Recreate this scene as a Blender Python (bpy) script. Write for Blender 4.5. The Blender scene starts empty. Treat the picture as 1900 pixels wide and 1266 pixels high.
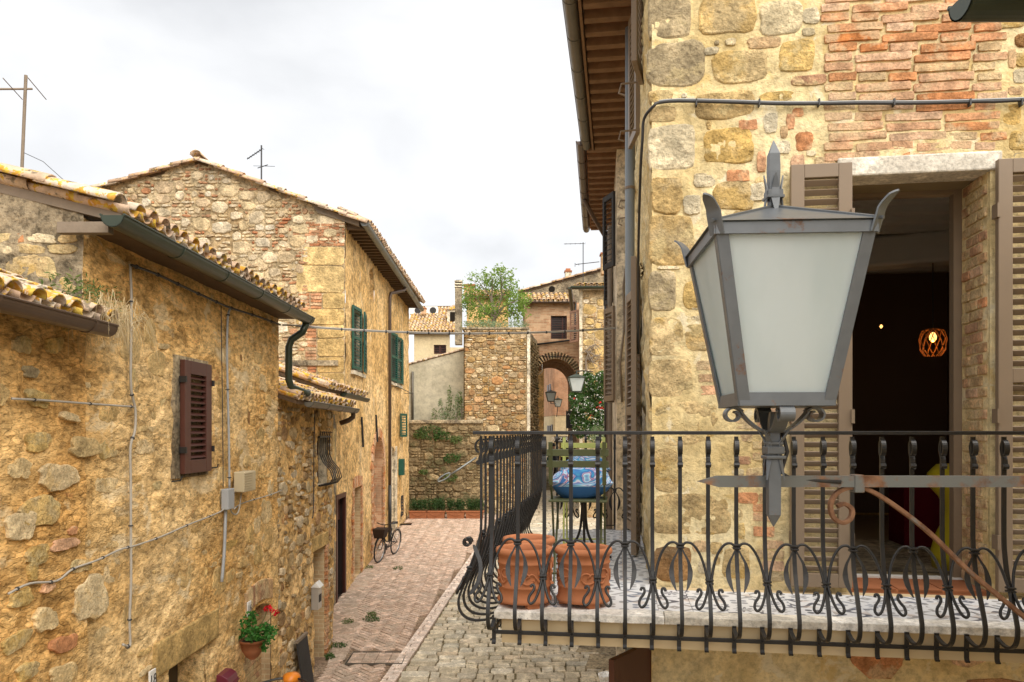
import bpy, math, random
import numpy as np
from mathutils import Vector, Matrix
R = math.radians
sc = bpy.context.scene
# ---------------------------------------------------------------- camera
EYE = 4.25            # metres above the street at the camera
F = 1400.0            # focal length in photo pixels (1900 wide)
CX, HY = 950.0, 800.0
cam = bpy.data.cameras.new('camera'); camo = bpy.data.objects.new('camera', cam)
sc.collection.objects.link(camo)
camo.location = (0, 0, EYE); camo.rotation_euler = (R(90), 0, 0)
cam.sensor_width = 36; cam.lens = 36 * F / 1900
cam.shift_y = (HY - 633) / 1900
cam.clip_end = 2000; cam.clip_start = .05
sc.camera = camo
# ---------------------------------------------------------------- sky
SUN_EL, SUN_AZ = R(46), R(148)     # azimuth clockwise from +Y
w = bpy.data.worlds.new('World'); sc.world = w; w.use_nodes = True
nt = w.node_tree; nt.nodes.clear()
out = nt.nodes.new('ShaderNodeOutputWorld'); bg = nt.nodes.new('ShaderNodeBackground')
sky = nt.nodes.new('ShaderNodeTexSky'); sky.sky_type = 'NISHITA'; sky.sun_disc = False
sky.sun_elevation = SUN_EL; sky.sun_rotation = SUN_AZ
tc = nt.nodes.new('ShaderNodeTexCoord'); mp = nt.nodes.new('ShaderNodeMapping')
mp.inputs['Scale'].default_value = (1, 1, 2.1); mp.inputs['Location'].default_value = (.32, .1, .4)
nt.links.new(tc.outputs['Generated'], mp.inputs['Vector'])
nz = nt.nodes.new('ShaderNodeTexNoise'); nz.inputs['Scale'].default_value = 2.3
nz.inputs['Detail'].default_value = 7; nz.inputs['Roughness'].default_value = .48; nz.inputs['Distortion'].default_value = .25
nt.links.new(mp.outputs['Vector'], nz.inputs['Vector'])
rp = nt.nodes.new('ShaderNodeValToRGB')
e = rp.color_ramp.elements
e[0].position = .36; e[0].color = (3.5, 3.54, 3.62, 1); e[1].position = .62; e[1].color = (5.2, 5.2, 5.2, 1)
m_ = rp.color_ramp.elements.new(.5); m_.color = (4.4, 4.42, 4.46, 1)
nt.links.new(nz.outputs['Fac'], rp.inputs['Fac'])
mx = nt.nodes.new('ShaderNodeMixRGB'); mx.inputs['Fac'].default_value = .95
nt.links.new(sky.outputs['Color'], mx.inputs['Color1']); nt.links.new(rp.outputs['Color'], mx.inputs['Color2'])
nt.links.new(mx.outputs['Color'], bg.inputs['Color']); bg.inputs['Strength'].default_value = .09
nt.links.new(bg.outputs['Background'], out.inputs['Surface'])
# ---------------------------------------------------------------- sun behind the overcast
sl = bpy.data.lights.new('sun', 'SUN'); sl.energy = 2.0; sl.angle = R(70); sl.color = (1, .93, .83)
so = bpy.data.objects.new('sun', sl); sc.collection.objects.link(so)
sd = Vector((math.sin(SUN_AZ) * math.cos(SUN_EL), math.cos(SUN_AZ) * math.cos(SUN_EL), math.sin(SUN_EL)))
so.rotation_euler = sd.to_track_quat('Z', 'Y').to_euler(); so.location = (0, -5, 30)
sc.view_settings.view_transform = 'Standard'; sc.view_settings.look = 'None'
sc.view_settings.exposure = 1.35; sc.view_settings.gamma = 1
sc.view_settings.use_curve_mapping = False
sc.cycles.max_bounces = 6; sc.cycles.diffuse_bounces = 4
sc.cycles.use_denoising = True

# ================================================================ helpers
rng = random.Random(7)
COL = sc.collection
WM = {}                                   # world matrices of possible parents
def smooth(x): return x * x * (3 - 2 * x)
GY = [-100, 0, 12, 20, 28, 37, 50, 90, 600]
GZ = [0, 0, .40, .75, 1.10, 1.75, 2.35, 2.75, 2.9]
def g(y): return float(np.interp(y, GY, GZ))
def P(px, py, Y): return Vector(((px - CX) / F * Y, Y, EYE - (py - HY) / F * Y))
def GP(px, py):                           # point of the street seen at a photo pixel
    lo, hi = 2., 300.
    for _ in range(50):
        m = (lo + hi) / 2
        if (EYE - g(m)) * F / m > py - HY: lo = m
        else: hi = m
    return Vector(((px - CX) / F * lo, lo, g(lo)))
_lat = {}
def vnoise(x, y, seed=0):
    k = seed
    if k not in _lat: _lat[k] = np.random.RandomState(seed + 11).rand(256, 256)
    L = _lat[k]
    x0 = np.floor(x).astype(int); y0 = np.floor(y).astype(int)
    fx = x - x0; fy = y - y0; fx = fx * fx * (3 - 2 * fx); fy = fy * fy * (3 - 2 * fy)
    a = L[x0 % 256, y0 % 256]; b = L[(x0 + 1) % 256, y0 % 256]; c = L[x0 % 256, (y0 + 1) % 256]; d = L[(x0 + 1) % 256, (y0 + 1) % 256]
    return (a * (1 - fx) + b * fx) * (1 - fy) + (c * (1 - fx) + d * fx) * fy
def fbm(x, y, seed=0, oct=4, gain=.5):
    s = 0; a = 1; t = 0
    for i in range(oct):
        s = s + a * vnoise(x * 2 ** i, y * 2 ** i, seed + i); t += a; a *= gain
    return s / t - .5

class Fr:                                  # a wall frame: u along, z up, d outwards
    def __init__(s, O, U, N):
        s.O = Vector(O); s.U = Vector(U).normalized(); s.N = Vector(N).normalized(); s.Z = Vector((0, 0, 1))
        if s.U.cross(s.Z).dot(s.N) < 0: s.flip = True
        else: s.flip = False
    def p(s, u, z, d=0.): return s.O + s.U * u + s.Z * z + s.N * d
    def m(s, u, z, d=0., rot=0.):
        X = s.U if not s.flip else -s.U
        M = Matrix((X, s.Z, s.N)).transposed().to_4x4(); M.translation = s.p(u, z, d)
        return M @ Matrix.Rotation(rot, 4, 'Z')
    def px(s, x, y):                      # photo pixel to (u, z) on this wall
        dv = Vector(((x - CX) / F, 1, -(y - HY) / F)); o = Vector((0, 0, EYE))
        t = (s.O - o).dot(s.N) / dv.dot(s.N); q = o + dv * t - s.O
        return q.dot(s.U), q.z

def setp(o, parent):
    if parent is not None:
        o.parent = parent; o.matrix_parent_inverse = WM[parent.name].inverted()
def link(name, me, parent=None, M=None):
    o = bpy.data.objects.new(name, me); COL.objects.link(o)
    if M is not None: o.matrix_basis = M
    setp(o, parent); WM[o.name] = M.copy() if M is not None else Matrix.Identity(4)
    return o
def thing(name, label, cat, loc=(0, 0, 0), group=None):
    o = bpy.data.objects.new(name, None); COL.objects.link(o); o.location = loc; o.empty_display_size = .2
    o['label'] = label; o['category'] = cat
    if group: o['group'] = group
    WM[o.name] = Matrix.Translation(Vector(loc)); return o
def tag(o, label, cat, group=None):
    o['label'] = label; o['category'] = cat
    if group: o['group'] = group
    return o
def struct(o): o['kind'] = 'structure'; return o
def stuff(o): o['kind'] = 'stuff'; return o

class MB:
    def __init__(s): s.v = []; s.f = []
    def add(s, vs, fs):
        n = len(s.v); s.v += [tuple(q) for q in vs]; s.f += [tuple(i + n for i in f) for f in fs]; return s
    def hexa(s, c):                       # 8 corners: bottom ring then top ring
        return s.add(c, [(3, 2, 1, 0), (4, 5, 6, 7), (0, 1, 5, 4), (1, 2, 6, 5), (2, 3, 7, 6), (3, 0, 4, 7)])
    def box(s, c, sz, M=None):
        x, y, z = sz[0] / 2, sz[1] / 2, sz[2] / 2; c = Vector(c)
        q = [Vector(t) for t in ((-x, -y, -z), (x, -y, -z), (x, y, -z), (-x, y, -z), (-x, -y, z), (x, -y, z), (x, y, z), (-x, y, z))]
        if M is not None: q = [M @ t for t in q]
        return s.hexa([c + t for t in q])
    def fbox(s, fr, u0, u1, z0, z1, d0, d1):
        c = [fr.p(u0, z0, d0), fr.p(u1, z0, d0), fr.p(u1, z0, d1), fr.p(u0, z0, d1), fr.p(u0, z1, d0), fr.p(u1, z1, d0), fr.p(u1, z1, d1), fr.p(u0, z1, d1)]
        if not fr.flip: c = [c[i] for i in (3, 2, 1, 0, 7, 6, 5, 4)]
        return s.hexa(c)
    def quad(s, a, b, c, d): return s.add([a, b, c, d], [(0, 1, 2, 3)])
    def tube(s, pts, r, n=8, cap=True):
        pts = [Vector(p) for p in pts]; m = len(pts); rr = r if isinstance(r, (list, tuple)) else [r] * m
        t0 = (pts[1] - pts[0]).normalized()
        a = t0.orthogonal().normalized(); vs = []; fs = []
        for i, p in enumerate(pts):
            t = (pts[min(i + 1, m - 1)] - pts[max(i - 1, 0)])
            if t.length < 1e-9: t = t0
            t.normalize(); a = a - t * a.dot(t)
            a = a.normalized() if a.length > 1e-6 else t.orthogonal().normalized()
            b = t.cross(a)
            for k in range(n):
                w_ = 2 * math.pi * (k + .5) / n; vs.append(p + a * math.cos(w_) * rr[i] + b * math.sin(w_) * rr[i])
        for i in range(m - 1):
            for k in range(n):
                fs.append((i * n + k, i * n + (k + 1) % n, (i + 1) * n + (k + 1) % n, (i + 1) * n + k))
        if cap: fs.append(tuple(range(n - 1, -1, -1))); fs.append(tuple((m - 1) * n + k for k in range(n)))
        return s.add(vs, fs)
    def strip(s, pts, wd, w_, t):         # flat bar swept along pts; wd = width direction
        pts = [Vector(p) for p in pts]; m = len(pts); vs = []; fs = []; ww = w_ if isinstance(w_, list) else [w_] * m
        for i, p in enumerate(pts):
            tg = (pts[min(i + 1, m - 1)] - pts[max(i - 1, 0)]).normalized(); d = Vector(wd); d = (d - tg * d.dot(tg)).normalized()
            nn = tg.cross(d)
            for (a, b) in ((-1, -1), (1, -1), (1, 1), (-1, 1)): vs.append(p + d * a * ww[i] / 2 + nn * b * t / 2)
        for i in range(m - 1):
            for k in range(4): fs.append((i * 4 + k, i * 4 + (k + 1) % 4, i * 4 + 4 + (k + 1) % 4, i * 4 + 4 + k))
        fs.append((3, 2, 1, 0)); fs.append(tuple((m - 1) * 4 + k for k in range(4)))
        return s.add(vs, fs)
    def lathe(s, prof, c, n=24, M=None, cap=True):
        c = Vector(c); vs = []; fs = []
        for (r, z) in prof:
            for k in range(n):
                a = 2 * math.pi * k / n; q = Vector((r * math.cos(a), r * math.sin(a), z)); vs.append(c + (M @ q if M is not None else q))
        for i in range(len(prof) - 1):
            for k in range(n): fs.append((i * n + k, i * n + (k + 1) % n, i * n + n + (k + 1) % n, i * n + n + k))
        if cap: fs.append(tuple(range(n - 1, -1, -1))); fs.append(tuple((len(prof) - 1) * n + k for k in range(n)))
        return s.add(vs, fs)
    def prism(s, pts, dv):                # polygon (3d points) extruded by dv
        n = len(pts); dv = Vector(dv); vs = [Vector(p) for p in pts] + [Vector(p) + dv for p in pts]
        return s.add(vs, [tuple(range(n - 1, -1, -1)), tuple(range(n, 2 * n))] + [(i, (i + 1) % n, n + (i + 1) % n, n + i) for i in range(n)])
    def mesh(s, name, mat, sm=False):
        me = bpy.data.meshes.new(name); me.from_pydata(s.v, [], s.f)
        if mat is not None: me.materials.append(mat)
        if sm: me.polygons.foreach_set('use_smooth', [True] * len(me.polygons))
        me.update(); return me
    def build(s, name, mat, parent=None, sm=False, bevel=0, M=None):
        o = link(name, s.mesh(name, mat, sm), parent, M)
        if bevel:
            b = o.modifiers.new('bevel', 'BEVEL'); b.width = bevel; b.segments = 2; b.limit_method = 'ANGLE'; b.angle_limit = R(40)
        return o

def npmesh(name, V_, F_, mat, parent=None, sm=True):
    me = bpy.data.meshes.new(name); n = len(V_); k = F_.shape[1]; m = len(F_)
    me.vertices.add(n); me.vertices.foreach_set('co', np.asarray(V_, dtype=np.float32).ravel())
    me.loops.add(m * k); me.loops.foreach_set('vertex_index', np.asarray(F_, dtype=np.int32).ravel())
    me.polygons.add(m); me.polygons.foreach_set('loop_start', np.arange(m, dtype=np.int32) * k)
    me.update(calc_edges=True); me.validate()
    if sm: me.polygons.foreach_set('use_smooth', np.ones(m, dtype=bool))
    if mat is not None: me.materials.append(mat)
    return link(name, me, parent)

def wallgrid(name, fr, u0, u1, z0, z1, res, mat, parent=None, holes=(), top=None, amp=.02, fr_=3., seed=0, extra=None):
    """rough wall sheet with rectangular or arched holes"""
    us = set(np.linspace(u0, u1, max(2, int((u1 - u0) / res) + 1)).round(4)); zs = set(np.linspace(z0, z1, max(2, int((z1 - z0) / res) + 1)).round(4))
    for h in holes:
        us |= {round(h[0], 4), round(h[1], 4)}; zs |= {round(h[2], 4), round(h[3], 4)}
    us = np.array(sorted(t for t in us if u0 - 1e-6 <= t <= u1 + 1e-6)); zs = np.array(sorted(t for t in zs if z0 - 1e-6 <= t <= z1 + 1e-6))
    UU, ZZ = np.meshgrid(us, zs, indexing='ij')
    D = amp * (fbm(UU * fr_ + 31.3, ZZ * fr_ + 17.7, seed, 4, .6) * 2)
    if extra is not None: D = D + extra(UU, ZZ)
    Zt = ZZ
    if top is not None:
        T = np.vectorize(top)(UU); Zt = np.minimum(ZZ, T)
    O = np.array(fr.O); U = np.array(fr.U); N = np.array(fr.N)
    V_ = O + UU[..., None] * U + D[..., None] * N; V_[..., 2] += Zt
    nu, nz_ = len(us), len(zs); idx = np.arange(nu * nz_).reshape(nu, nz_)
    a = idx[:-1, :-1]; b = idx[1:, :-1]; c = idx[1:, 1:]; d = idx[:-1, 1:]
    uc = (us[:-1] + us[1:]) / 2; zc = (zs[:-1] + zs[1:]) / 2; UC, ZC = np.meshgrid(uc, zc, indexing='ij')
    keep = np.ones(UC.shape, bool)
    for h in holes:
        ins = (UC > h[0]) & (UC < h[1]) & (ZC > h[2]) & (ZC < h[3])
        if len(h) > 4:                     # arched head: h[4] = spring height
            m = (h[0] + h[1]) / 2; rx = (h[1] - h[0]) / 2; rz = h[3] - h[4]
            ins &= (ZC < h[4]) | (((UC - m) / rx) ** 2 + ((ZC - h[4]) / rz) ** 2 < 1)
        keep &= ~ins
    if top is not None: keep &= ZC < np.vectorize(top)(UC) + res
    Fq = np.stack([a, b, c, d] if not fr.flip else [d, c, b, a], -1)[keep]
    return npmesh(name, V_.reshape(-1, 3), Fq, mat, parent)

def reveal(name, fr, h, depth, mat, parent=None, t=.05):
    """lining of an opening: jambs, head (arched if h has a spring height) and sill"""
    mb = MB(); u0, u1, z0, z1 = h[:4]; d0 = -depth
    mb.fbox(fr, u0 - t, u0, z0, z1, d0, -.012); mb.fbox(fr, u1, u1 + t, z0, z1, d0, -.012)
    if len(h) > 4:
        m = (u0 + u1) / 2; rx = (u1 - u0) / 2; rz = z1 - h[4]; n = 12
        for i in range(n):
            a0, a1 = math.pi * i / n, math.pi * (i + 1) / n
            q = [(m + rx * math.cos(a), h[4] + rz * math.sin(a)) for a in (a0, a1)] + [(m + (rx + t) * math.cos(a), h[4] + (rz + t) * math.sin(a)) for a in (a1, a0)]
            mb.prism([fr.p(x, z, d0) for x, z in q], fr.N * (depth - .012))
    else: mb.fbox(fr, u0 - t, u1 + t, z1, z1 + t, d0, -.013)
    mb.fbox(fr, u0 - t, u1 + t, z0 - t, z0, d0, -.014)
    return mb.build(name, mat, parent)

# ---------------------------------------------------------------- stones
def polyr(w_, h_, n, irr, rn, ex=3.5):
    pts = []; ph = rn.random() * 6
    for k in range(n):
        a = 2 * math.pi * (k + .5 + rn.uniform(-.25, .25)) / n
        c, s_ = math.cos(a), math.sin(a); r = (abs(c) ** ex + abs(s_) ** ex) ** (-1 / ex)
        r *= 1 + rn.uniform(-irr, irr) + irr * .6 * math.sin(2 * a + ph)
        pts.append((max(-.56, min(.56, .5 * c * r)) * w_, max(-.56, min(.56, .5 * s_ * r)) * h_))
    return pts
def rectp(w_, h_, rn, j=.004):
    a, b = w_ / 2, h_ / 2; c = min(a, b) * .22; k = 4
    pts = [(-a + c, -b)] + [(-a + (2 * a) * i / k, -b) for i in range(1, k)] + [(a - c, -b), (a, -b + c), (a, b - c), (a - c, b)] + [(a - (2 * a) * i / k, b) for i in range(1, k)] + [(-a + c, b), (-a, b - c), (-a, -b + c)]
    return [(x + rn.uniform(-j, j), y + rn.uniform(-j, j)) for x, y in pts]
def polyn(w_, h_, irr, rn, ex=3., n=22):
    ph = [rn.random() * 6.28 for _ in range(4)]; pts = []
    for k in range(n):
        a = 2 * math.pi * k / n; c, s_ = math.cos(a), math.sin(a); r = (abs(c) ** ex + abs(s_) ** ex) ** (-1 / ex)
        r *= 1 + irr * (.8 * math.sin(2 * a + ph[0]) + .7 * math.sin(3 * a + ph[1]) + .5 * math.sin(5 * a + ph[2]) + .4 * math.sin(8 * a + ph[3])) + rn.uniform(-irr, irr) * .35
        pts.append((.5 * c * r * w_, .5 * s_ * r * h_))
    return pts
def rock_geo(poly, t, rn, step=.022, rough=.5):
    """a stone face: rim and an irregular triangulated front"""
    from mathutils.geometry import delaunay_2d_cdt
    n = len(poly); sx, sy = rn.random() * 90, rn.random() * 90
    def inside(x, y):
        c = False; j = n - 1
        for i in range(n):
            (x1, y1), (x2, y2) = poly[i], poly[j]
            if (y1 > y) != (y2 > y) and x < (x2 - x1) * (y - y1) / (y2 - y1) + x1: c = not c
            j = i
        return c
    pts = [Vector((x * .93, y * .93)) for x, y in poly]; xs = [p[0] for p in poly]; ys = [p[1] for p in poly]
    x = min(xs)
    while x < max(xs):
        y = min(ys)
        while y < max(ys):
            px_, py_ = x + rn.uniform(-.3, .3) * step, y + rn.uniform(-.3, .3) * step
            if inside(px_ * 1.2, py_ * 1.2): pts.append(Vector((px_, py_)))
            y += step
        x += step
    co, _, fc_, _, _, _ = delaunay_2d_cdt(pts, [(i, (i + 1) % n) for i in range(n)], [list(range(n))], 1, 1e-6)
    vs = [(x, y, -.04) for x, y in poly] + [(x * .985, y * .985, t * .45) for x, y in poly]; b = len(vs); k = len(co)
    X = np.array([c.x for c in co]); Y = np.array([c.y for c in co]); h = fbm(X * 9 + sx, Y * 9 + sy, 5, 3, .6)
    for i, c in enumerate(co): vs.append((c.x, c.y, t * .85 if i < n else t * (1 + rough * 2.2 * float(h[i]) + rn.uniform(-.25, .25) * rough)))
    fs = [(i, (i + 1) % n, n + (i + 1) % n, n + i) for i in range(n)] + [(n + i, n + (i + 1) % n, b + (i + 1) % n, b + i) for i in range(n)] + [tuple(b + q for q in f) for f in fc_]
    return vs, fs
FLAT = ((1, -.04), (.985, .55), (.93, .95), (.62, 1.), (.3, 1.))
def stone_geo(poly, t, rn, rings=((1, -.03), (.96, .55), (.8, 1.)), rough=.15):
    n = len(poly); vs = []; fs = []
    for ri, (k, zz) in enumerate(rings):
        for (x, y) in poly:
            z = zz * t if zz > 0 else zz
            if ri: z += rn.uniform(-rough, rough) * t
            vs.append((x * k, y * k, z))
    vs.append((rn.uniform(-.1, .1) * abs(poly[0][0]), 0, t * rn.uniform(.9, 1.15)))
    for r in range(len(rings) - 1):
        for i in range(n): fs.append((r * n + i, r * n + (i + 1) % n, (r + 1) * n + (i + 1) % n, (r + 1) * n + i))
    b = (len(rings) - 1) * n
    for i in range(n): fs.append((b + i, b + (i + 1) % n, len(vs) - 1))
    return vs, fs
def pack(W, H, cell, sizes, rn, mask=None):
    """pack rectangles of mixed sizes into a W x H wall: (u, z, w, h)"""
    nx, ny = int(W / cell), int(H / cell); occ = np.zeros((nx, ny), bool); res = []
    if mask is not None:
        for i in range(nx):
            for j in range(ny):
                if not mask((i + .5) * cell, (j + .5) * cell): occ[i, j] = True
    for (a, b, cnt) in sizes:
        tries = cnt if cnt > 1 else int(cnt * nx * ny)
        for _ in range(tries):
            i = rn.randrange(0, max(1, nx - a + 1)); j = rn.randrange(0, max(1, ny - b + 1))
            if i + a <= nx and j + b <= ny and not occ[i:i + a, j:j + b].any():
                occ[i:i + a, j:j + b] = True; res.append(((i + a / 2) * cell, (j + b / 2) * cell, a * cell, b * cell))
    for i in range(nx):
        for j in range(ny):
            if not occ[i, j]:
                a = 1
                while a < 3 and i + a < nx and not occ[i + a, j] and rn.random() < .7: a += 1
                occ[i:i + a, j] = True; res.append(((i + a / 2) * cell, (j + .5) * cell, a * cell, cell))
    return res
def lay(fr, pieces, parent, rn, name='stone', mats=None, joint=.012, t=.02, irr=.06, n=9, limit=300, u0=0, z0=0, d=.0, ex=3.5, skip=0., small=0.):
    """stones laid into a wall: the largest as objects, the rest as one part"""
    pieces = sorted(pieces, key=lambda q: -q[2] * q[3]); rest = {}
    cnt = 0
    for q in pieces:
        u, z, w_, h_ = q[:4]
        if rn.random() < skip: continue
        ar = w_ * h_; mt = q[4] if len(q) > 4 else mats(ar, rn)
        if mt is None: continue
        if ex >= 6: vs, fs = stone_geo(rectp(w_ - joint, h_ - joint, rn), t * rn.uniform(.7, 1.2), rn, ((1, -.03), (.985, .8), (.95, 1.)))
        elif n >= 12: vs, fs = rock_geo(polyn(w_ - joint, h_ - joint, irr, rn, ex), t, rn, max(.03, min(w_, h_) / 6))
        else: vs, fs = stone_geo(polyr(w_ - joint, h_ - joint, rn.choice((6, 7, 8, n)), irr, rn, rn.uniform(2.3, 6.)), t * rn.uniform(.6, 1.3), rn)
        M = fr.m(u0 + u, z0 + z, d, rn.uniform(-.04, .04) if ex >= 6 or ar > .05 else rn.uniform(-.14, .14))
        if cnt < limit and min(w_, h_) > small:
            mb = MB(); mb.add(vs, fs); mb.build(name, mt, parent, sm=False, M=M); cnt += 1
        else:
            rest.setdefault(mt.name, (mt, MB()))[1].add([M @ Vector(v) for v in vs], fs)
    for mt, mb in rest.values():
        stuff(mb.build('small_stones', mt, parent))
# ================================================================ materials
class N:
    def __init__(s, name, rough=.85, spec=.2, metal=0.):
        s.m = bpy.data.materials.new(name); s.m.use_nodes = True; s.t = s.m.node_tree; s.b = s.t.nodes['Principled BSDF']
        s.b.inputs['Roughness'].default_value = rough; s.b.inputs['Specular IOR Level'].default_value = spec; s.b.inputs['Metallic'].default_value = metal
        s.geo = s.t.nodes.new('ShaderNodeNewGeometry'); s.pos = s.geo.outputs['Position']; s.oi = None
    def n(s, k, **kw):
        q = s.t.nodes.new(k)
        for a, b in kw.items(): setattr(q, a, b)
        return q
    def ln(s, a, b): s.t.links.new(a, b)
    def vec(s, scale=(1, 1, 1), src=None):
        q = s.n('ShaderNodeMapping'); q.inputs['Scale'].default_value = scale; s.ln(src or s.pos, q.inputs['Vector']); return q.outputs['Vector']
    def noise(s, sc_, det=4, ro=.55, v=None, dist=0.):
        q = s.n('ShaderNodeTexNoise'); q.inputs['Scale'].default_value = sc_; q.inputs['Detail'].default_value = det
        q.inputs['Roughness'].default_value = ro; q.inputs['Distortion'].default_value = dist; s.ln(v or s.pos, q.inputs['Vector']); return q.outputs['Fac']
    def vor(s, sc_, v=None, feat='F1', out_='Distance'):
        q = s.n('ShaderNodeTexVoronoi', feature=feat); q.inputs['Scale'].default_value = sc_; s.ln(v or s.pos, q.inputs['Vector']); return q.outputs[out_]
    def ramp(s, fac, stops):
        q = s.n('ShaderNodeValToRGB'); el = q.color_ramp.elements
        while len(el) < len(stops): el.new(.5)
        for x, (p_, c) in zip(el, stops):
            x.position = p_; x.color = (c, c, c, 1) if isinstance(c, (int, float)) else (*c, 1)
        s.ln(fac, q.inputs['Fac']); return q.outputs['Color']
    def mix(s, a, b, fac, mode='MIX'):
        q = s.n('ShaderNodeMixRGB', blend_type=mode)
        for i, x in (('Fac', fac), ('Color1', a), ('Color2', b)):
            if isinstance(x, (int, float)): q.inputs[i].default_value = x if i == 'Fac' else (x, x, x, 1)
            elif isinstance(x, tuple): q.inputs[i].default_value = (*x, 1)
            else: s.ln(x, q.inputs[i])
        return q.outputs['Color']
    def math(s, op, a, b=0.):
        q = s.n('ShaderNodeMath', operation=op)
        for i, x in ((0, a), (1, b)):
            if isinstance(x, (int, float)): q.inputs[i].default_value = x
            else: s.ln(x, q.inputs[i])
        return q.outputs[0]
    def rnd(s):                              # one value per piece, separate objects and islands alike
        oi = s.n('ShaderNodeObjectInfo')
        return s.math('FRACT', s.math('ADD', oi.outputs['Random'], s.geo.outputs['Random Per Island']))
    def col(s, c):
        if isinstance(c, tuple): s.b.inputs['Base Color'].default_value = (*c, 1)
        else: s.ln(c, s.b.inputs['Base Color'])
    def bump(s, h, st=.5, dist=.01):
        q = s.n('ShaderNodeBump'); q.inputs['Strength'].default_value = st; q.inputs['Distance'].default_value = dist
        s.ln(h, q.inputs['Height'])
        if s.b.inputs['Normal'].links: s.ln(s.b.inputs['Normal'].links[0].from_socket, q.inputs['Normal'])
        s.ln(q.outputs['Normal'], s.b.inputs['Normal'])
    def rough(s, x): s.ln(x, s.b.inputs['Roughness'])

def simple(name, c, rough=.6, spec=.3, metal=0., var=.25, sc_=8., bump=0.):
    q = N(name, rough, spec, metal); f = q.noise(sc_, 5, .6)
    q.col(q.mix(tuple(x * (1 - var) for x in c), tuple(min(1, x * (1 + var * .6)) for x in c), f))
    if bump: q.bump(q.noise(sc_ * 6, 4, .6), bump, .004)
    return q.m
def stonemat(name, pal, sc_=1., bump=.8, patch=None, pits=.5, vary=.35, smear=None):
    """pal: colours, one picked per piece and mixed with patches inside the piece"""
    q = N(name, .92, .12); r = q.rnd(); k = len(pal)
    base = q.ramp(r, [((i + .5) / k, c) for i, c in enumerate(pal)])
    f1 = q.noise(6 * sc_, 6, .62)
    c = q.mix(base, q.mix(base, 1.45, 1., 'MULTIPLY'), q.ramp(f1, [(.5, 0), (.62, 1)]))
    c = q.mix(c, q.mix(base, .55, 1., 'MULTIPLY'), q.math('MULTIPLY', q.ramp(f1, [(.36, 1), (.48, 0)]), vary * 2))
    if patch: c = q.mix(c, patch, q.math('MULTIPLY', q.ramp(q.noise(3.1 * sc_, 5, .6), [(.52, 0), (.6, 1)]), .75))
    if smear: c = q.mix(c, smear, q.math('MULTIPLY', q.ramp(q.noise(4.3, 6, .66, q.vec((1, 1, 1.1)), .4), [(.53, 0), (.6, 1)]), .7))
    f2 = q.noise(38 * sc_, 5, .68)
    c = q.mix(c, q.ramp(f2, [(.38, .6), (.5, 1.), (.62, 1.22)]), .65, 'MULTIPLY')
    pv = q.ramp(q.vor(70 * sc_), [(.08, 0), (.25, 1)]); pm = q.ramp(q.noise(9 * sc_, 3), [(.45, 0), (.62, pits)])
    c = q.mix(c, q.mix(c, .4, 1., 'MULTIPLY'), q.math('MULTIPLY', q.math('SUBTRACT', 1., pv), pm))
    q.col(c)
    q.bump(q.noise(14 * sc_, 6, .72), bump, .05 / sc_); q.bump(f2, bump * .9, .012 / sc_); q.bump(pv, bump * .35 * pits, .006 / sc_)
    return q.m
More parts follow.
